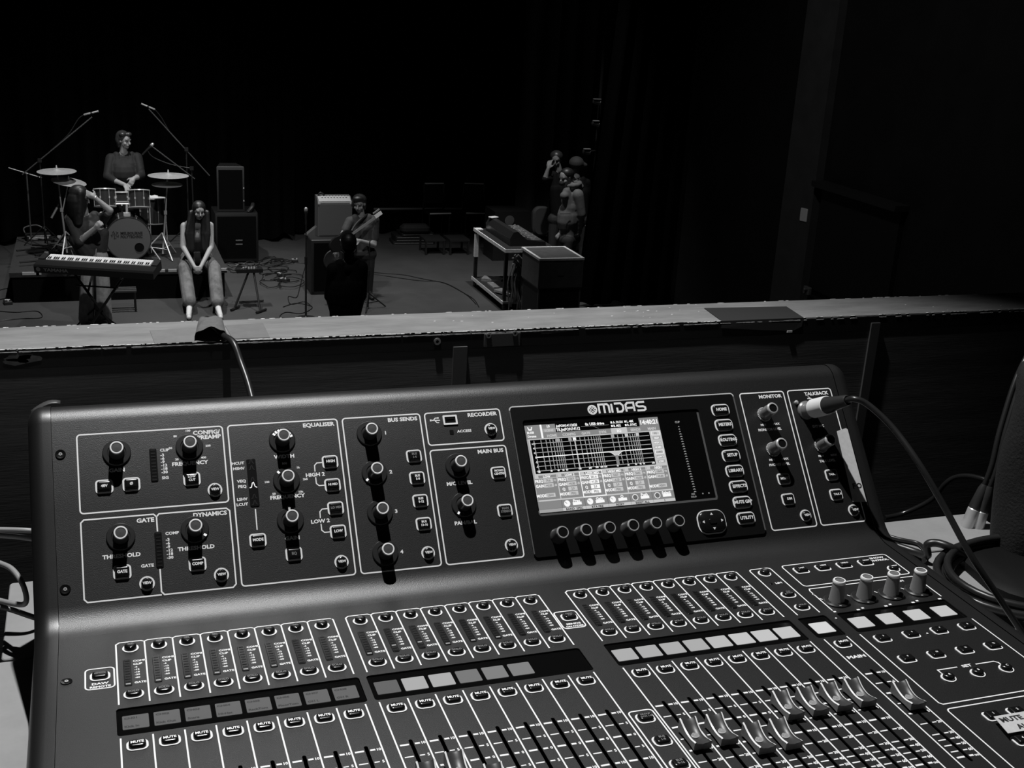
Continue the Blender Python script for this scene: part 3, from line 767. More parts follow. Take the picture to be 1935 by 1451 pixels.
R(0.40, 0, 0.63, 0.10, 0); TX('0s USB drive', 0.515, 0.030, 0.032, 6); LN([(0.41, 0.055), (0.62, 0.055)], 0.004, 3); LN([(0.50, 0.06), (0.54, 0.09)], 0.004, 2)
R(0.63, 0, 0.85, 0.10, 0)
for xx, yy, t_ in ((0.645, 0.03, 'A. DL231'), (0.645, 0.072, 'B. M32'), (0.75, 0.03, 'L. 48K'), (0.75, 0.072, 'R. SYNC')):
    R(xx - 0.01, yy - 0.012, xx + 0.003, yy + 0.012, 6); TX(t_, xx + 0.008, yy, 0.027, 6, 'l', 0.85)
R(0.85, 0, 1, 0.10, 3); TX('14:40:21', 0.925, 0.052, 0.052, 6, 'c', 0.95)
for i, t_ in enumerate(('HOME', 'CONFIG', 'GATE', 'DYN', 'EQ', 'SENDS', 'MAIN')):
    x0 = 0.125 + i * 0.125
    R(x0 + 0.002, 0.105 if t_ != 'EQ' else 0.098, x0 + 0.123, 0.160, 5 if t_ == 'EQ' else 3); TX(t_, x0 + 0.062, 0.134, 0.030, 6 if t_ == 'EQ' else 5)
R(0.0, 0.160, 1, 0.875, 5); R(0.0, 0.160, 0.012, 0.875, 4)
R(0.022, 0.172, 0.912, 0.562, 0)
for i in range(7): LN([(0.045, 0.215 + i * 0.0525), (0.905, 0.215 + i * 0.0525)], 0.0075 if i != 3 else 0.011, 4 if i != 3 else 6); TX(('+10', '+5', '+2', '0', '-2', '-5', '-10')[i], 0.043, 0.217 + i * 0.0525, 0.024, 6, 'c', 0.8)
gl = [0.05, 0.10, 0.137, 0.165, 0.188, 0.207, 0.223, 0.237, 0.250, 0.31, 0.345, 0.385, 0.420, 0.448, 0.470, 0.489, 0.506, 0.521, 0.534, 0.625, 0.667, 0.705, 0.740, 0.762, 0.781, 0.797, 0.811, 0.823]
for x_ in gl: LN([(x_, 0.180), (x_, 0.520)], 0.008, 4)
for x_, t_ in ((0.05, '20'), (0.137, '30'), (0.188, '40'), (0.223, '50'), (0.250, '60'), (0.345, '100'), (0.42, '200'), (0.47, '300'), (0.506, '400'), (0.534, '500'), (0.625, '1k'), (0.705, '2k'), (0.762, '3k'), (0.797, '4k'), (0.823, '5k'), (0.895, '20k')): TX(t_, x_, 0.538, 0.022, 6, 'c', 0.8)
for x_, k_ in ((0.222, 4), (0.312, 4), (0.345, 6), (0.63, 4), (0.735, 5), (0.818, 5)): R(x_ - 0.012, 0.175, x_ + 0.012, 0.210, k_)
LN([(0.345, 0.20), (0.345, 0.53)], 0.014, 5)
cv = [(0.05 + 0.85 * t / 60, 0.3725 + 0.055 * math.exp(-((0.05 + 0.85 * t / 60 - 0.632) / 0.028) ** 2)) for t in range(61)]
LN(cv, 0.010, 6)
LV[0] += 1
g.add([(p[0] * SW, -p[1] * SH, LV[0] * 1.5e-6) for p in cv[35:48]] , [tuple(range(13))], 5)
R(0.620, 0.42, 0.642, 0.53, 3)
for i, t_ in enumerate(('EQ', 'HIGH', 'HIGH 2', 'HI MID', 'LOMID', 'LOW 2', 'LOW')):
    y0 = 0.172 + i * 0.056; R(0.925, y0, 0.99, y0 + 0.044, 6 if i in (0, 4) else 5); R(0.929, y0 + 0.004, 0.986, y0 + 0.040, 5 if i in (0, 4) else 4); TX(t_, 0.957, y0 + 0.022, 0.022, 3 if i in (0, 4) else 6, 'c', 0.85)
vals = [('LOW', '79.6', '+0.00', None, 'LSHV'), ('LOW 2', '158.9', '+0.00', '2.0', 'PEQ'), ('LOW MID', '201.4', '+1.50', '2.0', 'PEQ'), ('HIGH MID', '1k57', '-6.25', '2.0', 'PEQ'), ('HIGH 2', '5k02', '+0.00', '2.0', 'PEQ'), ('HIGH', '10k02', '+0.00', None, 'HSHV')]
for i, (a_, b_, c_, d_, e_) in enumerate(vals):
    x0 = 0.006 + i * 0.1650; x1 = x0 + 0.158; sel = i == 2
    if sel: R(x0 - 0.006, 0.575, x1 + 0.006, 0.868, 6)
    R(x0, 0.582, x1, 0.612, 3); R(x0 + 0.002, 0.580, x0 + 0.030, 0.612, 5); TX(a_, x0 + 0.09, 0.598, 0.026, 6)
    R(x0, 0.618, x1, 0.858, 3)
    for j, (nm, vl) in enumerate((('FREQ', b_), ('GAIN', c_), ('Q', d_), ('MODE', e_))):
        if vl is None: continue
        yy = 0.645 + j * 0.055
        TX(nm, x0 + 0.030, yy, 0.032, 6, 'c', 0.9); R(x0 + 0.062, yy - 0.022, x0 + 0.128, yy + 0.022, 6 if sel else 5); TX(vl, x0 + 0.095, yy, 0.026, 3, 'c', 0.85)
        if j < 2: TX(('Hz', 'dB')[j], x0 + 0.143, yy, 0.024, 5, 'c', 0.8)
R(0, 0.875, 1, 1, 2); R(0, 0.965, 1, 1.0, 4)
for i, t_ in enumerate(('', 'Freq', 'Gain', 'Q', 'Push', 'Select')):
    x0 = i * 0.1667
    R(x0 + 0.002, 0.878, x0 + 0.165, 0.962, 3); 
    if not t_: continue
    TX(t_, x0 + 0.108, 0.895, 0.032, 6)
    R(x0 + 0.078, 0.912, x0 + 0.142, 0.944, 6)
    n = 20; cxx, cyy = x0 + 0.038, 0.920; ry = 0.036; rx = ry * SH / SW
    LV[0] += 1
    g.add([((cxx + rx * math.cos(2 * math.pi * q / n)) * SW, -(cyy - ry * math.sin(2 * math.pi * q / n)) * SH, LV[0] * 1.5e-6) for q in range(n)], [tuple(range(n))], 6)
    if i > 3:
        LV[0] += 1; g.add([((cxx + rx * .8 * math.cos(2 * math.pi * q / n)) * SW, -(cyy - ry * .8 * math.sin(2 * math.pi * q / n)) * SH, LV[0] * 1.5e-6) for q in range(n)], [tuple(range(n))], 2)
    else: LN([(cxx, cyy), (cxx - 0.015, cyy - 0.022)], 0.006, 3)
    R(x0 + 0.002, 0.967, x0 + 0.165, 0.998, 5); TX(('', 'BAND  SPEC', 'RTA PRE', 'RESET', 'RESET ALL', '1')[i], x0 + 0.085, 0.983, 0.024, 1, 'c', 1.1)
tag(mk('lit_screen', g, EM, disp, BU @ T(ux(16.67), vy(7.31), 0.0009), smooth=0), 'bright screen showing an equaliser curve over a grid')
# level column beside the screen
g = G()
for k in range(27):
    v = 6.78 - k * (6.78 - 3.72) / 26; w_ = 0.075 if k > 2 else 0.045
    g.add([((ux(23.97 + 0.0035 * k) + a * S), vy(v) + b * S, 0) for a, b in ((-w_, -0.020), (w_, -0.020), (w_ * 0.3, 0.028), (-w_ * 0.3, 0.028))], [(0, 1, 2, 3)])
put_text(g, 'CLIP', ux(23.95), vy(7.0), 0.09 * S); put_text(g, 'M/C', ux(23.95), vy(3.62), 0.075 * S); put_text(g, 'SOLO', ux(23.95), vy(3.50), 0.075 * S)
for u in (24.42, 24.72): g.rect(ux(u) - 0.03 * S, vy(3.60) - 0.03 * S, ux(u) + 0.03 * S, vy(3.60) + 0.03 * S)
mk('level_scale', g, mat('scale_print', 0.45, 0.5), disp, BU @ T(0, 0, 0.0009), smooth=0)
# knobs under the screen
H = 0.72 * S
g = G(); g.lathe([(0.35 * S, 0), (0.35 * S, 0.02 * S), (0.315 * S, 0.06 * S), (0.30 * S, H * 0.78), (0.275 * S, H * 0.9)], 32, caps=(False, False)); SK = g.mesh('display_knob', mat('dark_metal_knob', 0.16, 0.28, metal=0.7), 45)
g = G(); g.lathe([(0.275 * S, H * 0.9), (0.275 * S, H * 0.93), (0.255 * S, H), (0.215 * S, H)], 32, caps=(False, False)); SR = g.mesh('rim', SILVER, 50)
g = G(); g.lathe([(0.215 * S, H * 0.999), (0.20 * S, H * 0.97), (0.0001, H * 0.97)], 24, caps=(False, False)); ST = g.mesh('knob_cap', GLOSSBLACK, 50)
for u in (17.27, 18.33, 19.40, 20.48, 21.55, 22.63):
    M = upp(u, 2.33, 0.09); o = link('display_knob', SK, console, M); link('rim', SR, o, M); link('knob_cap', ST, o, M)
# page pad
M = upp(24.50, 2.28, 0.09)
g = G(); frame_ring(g, rrect(1.42 * S, 1.12 * S, 0.42 * S, 5), 0.05 * S, 0, 0.0006)
g2 = G(); g2.prism(rrect(1.30 * S, 1.00 * S, 0.36 * S, 5), [(0, 0), (0, 0.10 * S), (0.05 * S, 0.15 * S)])
pad = link('cursor_pad', g2.mesh('cursor_pad', GLOSSBLACK, 50), console, M); link('button_surround', g.mesh('button_surround', KNOBRING), pad, M)
g = G()
for a_, (x_, y_) in ((0, (0, 0.33)), (90, (-0.46, 0)), (180, (0, -0.33)), (270, (0.46, 0))):
    Mr = T(x_ * S, y_ * S, 0.155 * S) @ Matrix.Rotation(math.radians(a_), 4, 'Z'); g.add([(-0.07 * S, -0.04 * S, 0), (0.07 * S, -0.04 * S, 0), (0, 0.07 * S, 0)], [(0, 1, 2)], 0, Mr)
link('arrows', g.mesh('arrows', WHITEPRINT, 0), pad, M)
g = G(); g.prism(rrect(0.36 * S, 0.24 * S, 0.08 * S), [(0, 0.15 * S), (0.01 * S, 0.19 * S)]); link('centre_key', g.mesh('centre_key', GLOSSBLACK), pad, M)
for i, t_ in enumerate(('HOME', 'METERS', 'ROUTING', 'SETUP', 'LIBRARY', 'EFFECTS', 'MUTE GRP', 'UTILITY')):
    button('nav', upp(26.20, 7.41 - i * 0.7315, 0.09), (t_,), 0.175)
# talkback / monitor knobs
H = 0.92 * S
prof_m = [(0.36 * S, 0), (0.36 * S, 0.03 * S), (0.27 * S, 0.06 * S), (0.30 * S, 0.16 * S), (0.285 * S, H * 0.75), (0.27 * S, H * 0.86), (0.285 * S, H * 0.9)]
g = G(); g.lathe(prof_m, 32, caps=(False, False)); MK = g.mesh('level_knob', SILVERDK, 40)
g = G()
for k in range(26):
    a_ = 2 * math.pi * k / 26; g.box((0.335 * S * math.cos(a_), 0.335 * S * math.sin(a_), 0.035 * S), (0.04 * S, 0.035 * S, 0.05 * S), rz=a_)
KN = g.mesh('knurl', KNOBRING, 0)
g = G(); g.lathe([(0.285 * S, H * 0.9), (0.28 * S, H * 0.97), (0.25 * S, H), (0.20 * S, H)], 32, caps=(False, False)); MR = g.mesh('rim', SILVER, 50)
g = G(); g.lathe([(0.20 * S, H * 0.998), (0.19 * S, H * 0.96), (0.0001, H * 0.96)], 24, caps=(False, False)); MT = g.mesh('knob_cap', DARK, 50)
for u, v in ((28.45, 7.08), (28.46, 5.37), (31.02, 5.37)):
    M = upp(u, v); o = link('level_knob', MK, console, M); link('knurl', KN, o, M); link('rim', MR, o, M); link('knob_cap', MT, o, M)
# four assignable encoders at the right of the channel panel
H = 1.02 * S
g = G(); g.lathe([(0.55 * S, 0), (0.55 * S, 0.0012), (0.50 * S, 0.0022), (0.36 * S, 0.0022)], 36, caps=(False, False)); AR = g.mesh('encoder_ring', RINGCLEAR, 40)
g = G(); g.lathe([(0.34 * S, 0.002), (0.33 * S, 0.10 * S), (0.26 * S, H * 0.84), (0.255 * S, H * 0.86)], 32, caps=(False, False)); AK = g.mesh('assign_encoder', SILVERDK, 45)
g = G(); g.lathe([(0.255 * S, H * 0.86), (0.275 * S, H * 0.88), (0.275 * S, H * 0.95), (0.25 * S, H), (0.20 * S, H)], 32, caps=(False, False)); AM = g.mesh('rim', KNOBRING, 45)
g = G(); g.lathe([(0.20 * S, H), (0.19 * S, H * 0.97), (0.0001, H * 0.97)], 24, caps=(False, False)); AT = g.mesh('knob_cap', SILVERDK, 50)
for k in range(4):
    M = low(28.05 + 1.35 * k, 0.12); o = link('assign_encoder', AK, console, M)
    link('encoder_ring', AR, o, M); link('rim', AM, o, M); link('knob_cap', AT, o, M)
    link('lit_tick', TICKM, o, M @ Matrix.Rotation(math.radians(165), 4, 'Z'))

# ---- scribble strips
LCDM = {e: mat('lcd_%d' % int(e * 100), 0.05, 0.3, emit=e, noise=0) for e in (0.07, 0.13, 0.16, 0.36, 0.44, 0.50, 0.62)}
strip_e = [[0.07, 0.07, 0.07, 0.07, 0.07, 0.07, 0.07, 0.07], [0.07, 0.36, 0.36, 0.13, 0.16, 0.16, None, None], [0.36, 0.36, 0.36, 0.36, 0.44, 0.50, 0.50, 0.50], [0.62], [0.50] * 4]
for si, (a, b) in enumerate(STRIPS):
    g = G(); g.prism(rrect((b - a - 0.02) * S, 1.55 * S, 0.10 * S), [(0, 0), (0, 0.0008)])
    M = low((a + b) / 2, -1.54, -0.10); so = link('scribble_strip', g.mesh('scribble_strip', GLASS), console, M)
    cen = [cols[si * 8 + k] + 0.0 for k in range(8)] if si < 3 else ([26.31] if si == 3 else [28.15 + 1.345 * k for k in range(4)])
    for k, c in enumerate(cen):
        e = strip_e[si][k]
        if e is None: continue
        M2 = low(c, -1.54, -0.10) @ T(0, 0, 0.0009)
        g = G(); g.prism(rrect(0.84 * S, 0.78 * S, 0.04 * S, 2), [(0, 0), (0, 0.0003)])
        lc = link('channel_screen', g.mesh('channel_screen', LCDM[e]), so, M2)
    if si == 0:
        g = G()
        for k, (t1, t2) in enumerate((('CH01', 'Kick In'), ('CH02', 'Kick Out'), ('CH03', 'Snare'), ('CH04', 'Hi-Hat'), ('CH05', 'RackTom'), ('CH06', 'FloorTom'), ('CH07', 'OH L'), ('CH08', 'OH R'))):
            put_text(g, t1, (cols[k] - 0.36) * S, -1.31 * S, 0.10 * S, align='l', wide=1.3); put_text(g, t2, (cols[k] - 0.36) * S, -1.78 * S, 0.11 * S, align='l', wide=1.1)
        mk('channel_names', g, mat('lcd_ink', 0.02, 0.6), so, low(0, 0, -0.10) @ T(0, 0, 0.00135), smooth=0)
# ---- faders
def fader_mesh():
    sec = []                                        # side profile: (y, top height at edge, top height at centre, half width)
    n = 12; L = 1.20
    g = G(); rings = []; E1 = G(); 
    for i in range(n + 1):
        t = i / n; y = (0.5 - t) * L
        dish = 0.19 * (1 - (2 * t - 1) ** 2)
        top = 0.58 - dish - 0.16 * t
        hw = 0.315 - 0.03 * math.sin(math.pi * t)
        if i in (0, n): top -= 0.03
        rings.append([(-hw - 0.012, y, 0.10), (-hw, y, top - 0.02), (-hw + 0.055, y, top), (-hw + 0.09, y, top - 0.05), (0, y, top - 0.085), (hw - 0.09, y, top - 0.05), (hw - 0.055, y, top), (hw, y, top - 0.02), (hw + 0.012, y, 0.10)])
    rings = [[(a * S, b * S, c * S) for a, b, c in r] for r in rings]
    vs = [p for r in rings for p in r]; m = 9; fs = []; ms = []
    for k in range(n):
        for i in range(m - 1):
            fs.append((k * m + i, (k + 1) * m + i, (k + 1) * m + i + 1, k * m + i + 1)); ms.append(0 if i in (0, 7) else (2 if i in (1, 6) else 1))
    fs.append(tuple(range(m))); ms.append(0); fs.append(tuple(n * m + i for i in range(m - 1, -1, -1))); ms.append(0)
    g.add(vs, fs, ms)
    cap = g.mesh('fader', [FADERCAP, FADERTOP, FADEREDGE], 50)
    g = G(); g.box((0, 0, -0.30 * S), (0.07 * S, 0.5 * S, 1.0 * S)); stem = g.mesh('stem', DARK)
    g = G(); g.lathe([(0.12 * S, 0), (0.165 * S, 0.012 * S), (0.12 * S, 0.02 * S), (0.0001, 0.02 * S)], 20, caps=(False, False), mis=[0, 0, 1, 1])
    g.strip([(-0.07 * S, -0.07 * S), (0.07 * S, 0.07 * S)], 0.02 * S, 0, z=0.024 * S); g.strip([(0.07 * S, -0.07 * S), (-0.07 * S, 0.07 * S)], 0.02 * S, 0, z=0.024 * S)
    emb = g.mesh('emblem', [SILVER, mat('emblem_grey', 0.3, 0.4)], 0)
    return cap, stem, emb
FC, FS, FE = fader_mesh()
FPOS = {0: -9.6, 1: -10.0, 2: -9.8, 3: -9.2, 4: -10.1, 5: -9.9, 6: -9.5, 7: -9.8, 8: -7.28, 9: -7.02, 10: -7.92, 11: -8.9, 12: -9.3, 13: -9.3, 14: -9.8, 15: -9.8,
        16: -7.22, 17: -7.22, 18: -7.97, 19: -7.99, 20: -6.50, 21: -6.50, 22: -6.47, 23: -6.44, 24: -7.03}
for i, c in enumerate(cols):
    M = low(c, FPOS[i]); o = link('fader', FC, console, M); link('stem', FS, o, M); link('emblem', FE, o, M @ T(0, 0, 0.232 * S))
# small peeling tape on the left cheek's top corner
g = G(); rings = []
for i in range(8):
    t = i / 7; a = at(58 + 56 * t, 778 - 20 * math.sin(t * 2.0), y=0.274); rings.append([a + Vector((0, 0.006, -0.0005)), a + Vector((0, -0.004, 0.0 - 0.002 * (1 - t)))])
g.loft(rings, closed=False, caps=(False, False))
o = mkw('peeling_tape', g, mat('old_tape', 0.06, 0.5), console, smooth=60)
sd = o.modifiers.new('thick', 'SOLIDIFY'); sd.thickness = 0.0005
# masking tape strips with handwriting
def tape_strip(name, quad, M0, texts, label, parent=console):
    g = G(); z = 0.0010; n = len(quad)
    g.add([(a, b, z) for a, b in quad] + [(a, b, z - 0.0004) for a, b in quad], [tuple(range(n))] + [(i, i + n, (i + 1) % n + n, (i + 1) % n) for i in range(n)])
    for t_, x_, y_, h_, r_ in texts: put_text(g, t_, x_, y_, h_, 1, z=z + 0.0001, rot=r_, wide=1.0)
    return tag(mk(name, g, [mat('masking_tape', 0.55, 0.7, noise=0.08, nscale=200), mat('marker_ink', 0.02, 0.6)], parent, M0, smooth=0), label)
tape_strip('masking_tape', [(ux(32.05), vy(6.0)), (ux(31.90), vy(2.56)), (ux(32.62), vy(2.50)), (ux(32.66), vy(6.05)), (ux(32.58), vy(6.12))], BU, [('F', ux(32.18), vy(3.3), 0.26 * S, 0), ('O', ux(32.45), vy(3.3), 0.26 * S, 0)], 'white tape stuck down the right edge of the panel')
tape_strip('masking_tape', [(28.36 * S, -9.84 * S), (31.5 * S, -9.88 * S), (31.6 * S, -8.88 * S), (28.56 * S, -8.87 * S)], BL @ T(0, 0, 0.006 * 0.8), [('MUTE', 29.10 * S, -9.13 * S, 0.26 * S, 0.0), ('ALL', 29.25 * S, -9.60 * S, 0.26 * S, 0.0), ('|', 29.85 * S, -9.15 * S, 0.34 * S, 0.0), ('FX', 30.6 * S, -9.3 * S, 0.3 * S, 0)], 'white tape handwritten with mute all')
# ------------------------------------------------------------------ things around the console
CABLE = mat('cable_rubber', 0.018, 0.35)
CABLEG = mat('cable_grey', 0.30, 0.4)
def cable(name, pts, r, label, m=CABLE, n=8, cat='cable', group=None, sub=8):
    g = G(); g.tube(smooth_path(pts, sub), r, n)
    o = mkw(name, g, m, None, 60); return tag(o, label, cat, group)
# talkback microphone plug and its cable
M = upp(30.69, 7.14) @ Matrix.Rotation(math.radians(12), 4, 'X') @ Matrix.Rotation(math.radians(5), 4, 'Y')
plug = thing('cable_plug', M.translation, 'black cable plug with white tape band plugged into the talkback corner of the console', 'plug')
g = G(); g.lathe([(0.46 * S, 0.0), (0.46 * S, 0.10 * S), (0.40 * S, 0.16 * S), (0.40 * S, 0.75 * S)], 32, caps=(False, False)); mk('connector_shell', g, SILVERDK, plug, M)
g = G(); g.lathe([(0.41 * S, 0.62 * S), (0.46 * S, 0.66 * S), (0.455 * S, 1.65 * S), (0.42 * S, 1.68 * S)], 32, caps=(False, False)); tag(mk('tape_band', g, mat('white_tape', 0.70, 0.6), plug, M), 'white tape band')
g = G(); g.lathe([(0.42 * S, 1.66 * S), (0.40 * S, 1.75 * S), (0.33 * S, 2.3 * S), (0.27 * S, 3.05 * S), (0.22 * S, 3.15 * S), (0.13 * S, 3.10 * S)], 28, caps=(False, False)); mk('boot', g, mat('plug_boot', 0.03, 0.35), plug, M)
g = G(); g.box((0, -0.40 * S, 1.9 * S), (0.12 * S, 0.02 * S, 0.7 * S)); mk('latch_line', g, SILVER, plug, M)
e = (M @ Vector((0, 0, 3.0 * S))); e2 = (M @ Vector((0, 0, 3.6 * S)))
pts = [e, e2] + [at(*p) for p in ((1642, 766, e2.y - 0.01), (1690, 812, e2.y - 0.035), (1740, 882, e2.y - 0.07), (1790, 968, e2.y - 0.10), (1835, 1050, e2.y - 0.13), (1885, 1125, e2.y - 0.15), (1950, 1225, e2.y - 0.17), (1990, 1300, e2.y - 0.18))]
cable('microphone_cable', pts, 0.0034, 'thick dark cable arching from the talkback plug down to the right')
g = G(); g.lathe([(0.10 * S, 0), (0.10 * S, 0.1 * S), (0.05 * S, 0.16 * S)], 14); mk('release_tab', g, SILVER, plug, upp(30.28, 7.55))
# stage cable over the rail, going down behind the console
hp = at(420, 632, z=RAILZ + 0.008)
cable('stage_cable', [(hp.x - 0.01, Y1 + 0.012, RAILZ - 0.30), (hp.x - 0.010, Y1 + 0.010, RAILZ - 0.03), (hp.x - 0.010, Y1 - 0.002, RAILZ - 0.002), (hp.x - 0.010, Y1 - 0.02, RAILZ + 0.0050), (hp.x - 0.006, Y0 + 0.05, RAILZ + 0.0055), (hp.x + 0.002, Y0 + 0.005, RAILZ + 0.006)] + [at(a, b, y=c) for a, b, c in ((441, 648, 0.622), (455, 685, 0.600), (468, 722, 0.575), (478, 760, 0.55), (488, 800, 0.52))], 0.0045, 'black cable coming over the rail from under the cloth hump')
# left: pale cables at the side of the console
cable('side_cable', [at(-30, 1001, y=0.30), at(10, 1001, y=0.295), at(60, 1003, y=0.29), at(100, 1010, y=0.30)], 0.0028, 'upper pale grey cable entering behind the left end of the console', CABLEG, group=None)
cable('side_cable', [at(-30, 1010, y=0.30), at(20, 1013, y=0.295), at(62, 1018, y=0.29), at(100, 1025, y=0.30)], 0.0028, 'second pale grey cable just below the upper one, left of the console', CABLEG)
cable('looped_cable', [at(a, b, y=c) for a, b, c in ((-40, 1045, 0.30), (-5, 1062, 0.29), (22, 1075, 0.27), (42, 1102, 0.25), (50, 1130, 0.24), (44, 1142, 0.24), (22, 1140, 0.25), (-5, 1134, 0.27), (-40, 1128, 0.28))], 0.0028, 'pale grey cable bent into a tight loop left of the console', CABLEG)
cable('lower_cable', [at(a, b, y=c) for a, b, c in ((-40, 1138, 0.27), (2, 1147, 0.262), (25, 1153, 0.258), (60, 1165, 0.25), (110, 1180, 0.25))], 0.0028, 'dark grey cable running under the looped one towards the console side', mat('cable_mid', 0.10, 0.4))
# right: coil of cable on the desk
rng = random.Random(3)
g = G()
def coil(name, cx, cy, z, rx, ry, turns, r, label, m, tilt=0.12, seed=1):
    rg = random.Random(seed); pts = []
    for k in range(turns * 14 + 1):
        a = 2 * math.pi * k / 14; j = 1 + 0.07 * math.sin(a * 0.37 + seed) + rg.uniform(-0.012, 0.012)
        pts.append((cx + rx * j * math.cos(a), cy + ry * j * math.sin(a), z + r + 2 * r * (0.55 + 0.5 * math.sin(k * 0.21 + seed)) + 0.6 * r * (k / 14)))
    return cable(name, pts, r, label, m, 7, 'cable', None, 3)
coil('coiled_cable', 1.035, 0.115, DESKZ, 0.125, 0.090, 5, 0.0046, 'coil of black cable lying on the desk at the right of the console', CABLE, seed=2)
coil('ribbed_cable', 1.115, 0.02, DESKZ + 0.030, 0.11, 0.085, 2, 0.0078, 'thick ribbed grey cable looped over the black coil', mat('ribbed_sleeve', 0.09, 0.6, noise=0.5, nscale=260), seed=5)
cable('desk_cable', [at(a, b, z=c) for a, b, c in ((1675, 1012, DESKZ + 0.004), (1700, 1019, DESKZ + 0.004), (1735, 1027, DESKZ + 0.004), (1748, 1042, DESKZ + 0.005), (1746, 1060, DESKZ + 0.006))], 0.0028, 'thin black cable crossing the pale board at the right', CABLE)
cable('desk_loop', [at(a, b, z=c) for a, b, c in ((1690, 1030, DESKZ + 0.006), (1730, 1043, DESKZ + 0.006), (1752, 1050, DESKZ + 0.010), (1752, 1030, DESKZ + 0.025), (1770, 1026, DESKZ + 0.03), (1800, 1036, DESKZ + 0.028), (1825, 1052, DESKZ + 0.012), (1850, 1072, DESKZ + 0.006))], 0.0050, 'thick black cable bent in a small hoop on the pale board', CABLE)
cable('hanging_cable', [at(a, b, y=c) for a, b, c in ((1672, 978, 0.42), (1700, 972, 0.42), (1735, 958, 0.41), (1765, 940, 0.40), (1785, 915, 0.39), (1805, 902, 0.38), (1835, 900, 0.36), (1880, 912, 0.33), (1950, 935, 0.30))], 0.0036, 'glossy black cable rising behind the console and arching right', mat('cable_gloss', 0.012, 0.18))
g = G(); g.prism(rrect(0.26, 0.15, 0.05, 5), [(0, 0), (0, 0.010), (0.01, 0.016)])
o = mk('laptop_case', g, mat('dark_case', 0.004, 0.6, spec=0.2), None, T(1.10, 0.135, DESKZ) @ Matrix.Rotation(-0.15, 4, 'Z')); tag(o, 'flat dark case lying under the cable coil at the right', 'case')
# dark padded bag hanging at the right edge, with metal plugs beside it
BAG = mat('bag_cloth', 0.006, 0.85, noise=0.4, nscale=60, bump=0.6, bscale=300)
g = G(); rings = []
prof_b = [(1962, 690, 10), (1945, 750, 32), (1930, 810, 55), (1912, 870, 80), (1895, 940, 105), (1878, 1010, 125), (1875, 1060, 120), (1900, 1110, 90)]
for i, (px_, py_, w_) in enumerate(prof_b):
    a = at(px_, py_, y=0.20); w = w_ * 0.9 / 1000 + 0.05; n = 20
    rings.append([(a.x + w + w * math.cos(q) * (1 + 0.05 * math.sin(4 * q + i)), 0.20 + 0.075 * math.sin(q) * (1 + 0.08 * math.sin(3 * q + 2 * i)), a.z) for q in [2 * math.pi * k / n for k in range(n)]])
g.loft(rings)
bag = mkw('padded_bag', g, BAG, None, 70); tag(bag, 'dark padded cloth bag standing at the right edge of the desk', 'bag')
sd = bag.modifiers.new('round', 'SUBSURF'); sd.levels = 1; sd.render_levels = 2
def xlr(px_, py_, y, label, ang):
    p = at(px_, py_, y=y); M = T(p) @ Matrix.Rotation(ang, 4, 'Y')
    t = thing('plug', p, label, 'plug', 'hanging plugs beside the bag')
    g = G(); g.lathe([(0.0075, -0.03), (0.0085, -0.028), (0.0085, 0.0), (0.007, 0.002)], 18); mk('plug_shell', g, SILVER, t, M)
    g = G(); g.lathe([(0.007, 0.0), (0.0085, 0.003), (0.006, 0.03), (0.004, 0.036)], 18); mk('boot', g, mat('plug_boot', 0.03, 0.35), t, M)
    return p + (M.to_3x3() @ Vector((0, 0, 0.034)))
e1 = xlr(1841, 962, 0.285, 'left of two silver plugs hanging over the pale board by the bag', 0.25)
e2 = xlr(1856, 966, 0.280, 'right of two silver plugs hanging by the bag', 0.12)
for k, e in enumerate((e1, e2)):
    cable('plug_lead', [e, e + Vector((0.006, 0.0, 0.03)), e + Vector((0.018, 0.01, 0.08)), e + Vector((0.05, 0.03, 0.15)), e + Vector((0.10, 0.05, 0.185)), e + Vector((0.19, 0.06, 0.15)), e + Vector((0.26, 0.06, 0.04)), e + Vector((0.28, 0.05, -0.10))], 0.0034, ('lead rising from the left silver plug', 'lead rising from the right silver plug')[k], CABLE)

# ------------------------------------------------------------------ the hall behind the rail
CURT = mat('black_drape', 0.0018, 0.9, noise=0.25, nscale=5, spec=0.05)
def curtain(name, p0, p1, z0, z1, amp, period, m, label=None, seed=0, top=None, struct_=False, scal=0.05):
    rg = random.Random(seed); a0 = Vector((p0[0], p0[1], 0)); a1 = Vector((p1[0], p1[1], 0)); L = (a1 - a0).length; d = (a1 - a0) / L; nrm = Vector((-d.y, d.x, 0))
    n = int(L / period * 8); ph = 0; cols_ = []
    for i in range(n + 1):
        t = i / n; ph += 2 * math.pi / 8 * rg.uniform(0.6, 1.4)
        cols_.append((t, amp * math.sin(ph) * rg.uniform(0.6, 1.2), scal * (0.5 + 0.5 * math.sin(ph * 0.5 + 1))))
    tp = Vector((top[0], top[1], 0)) if top else None
    rings = []
    for lvl in range(7):
        q = lvl / 6; ring = []
        for t, off, sc in cols_:
            base = a0 + d * (L * t)
            if tp is not None and True: base += (tp - a0) * q * (1 - t)
            ring.append(base + nrm * off * (0.75 + 0.25 * (1 - q)) + Vector((0, 0, z0 + sc + (z1 - z0 - sc) * q)))
        rings.append(ring)
    g = G(); g.loft(rings, closed=False, caps=(False, False))
    o = mkw(name, g, m, None, 80)
    if struct_: o['kind'] = 'structure'
    else: tag(o, label, 'curtain')
    return o
curtain('stage_curtain', (-8.8, 18.75), (3.1, 18.75), 0.02, 9.6, 0.13, 0.42, CURT, 'long black stage curtain hanging behind the drums and the amplifier', 1, scal=0.10)
curtain('back_drape', (3.0, 19.3), (7.7, 19.3), 0.02, 9.6, 0.10, 0.5, mat('black_drape_far', 0.0015, 0.9, spec=0.05), 'black drape at the back behind the two chairs', 2)
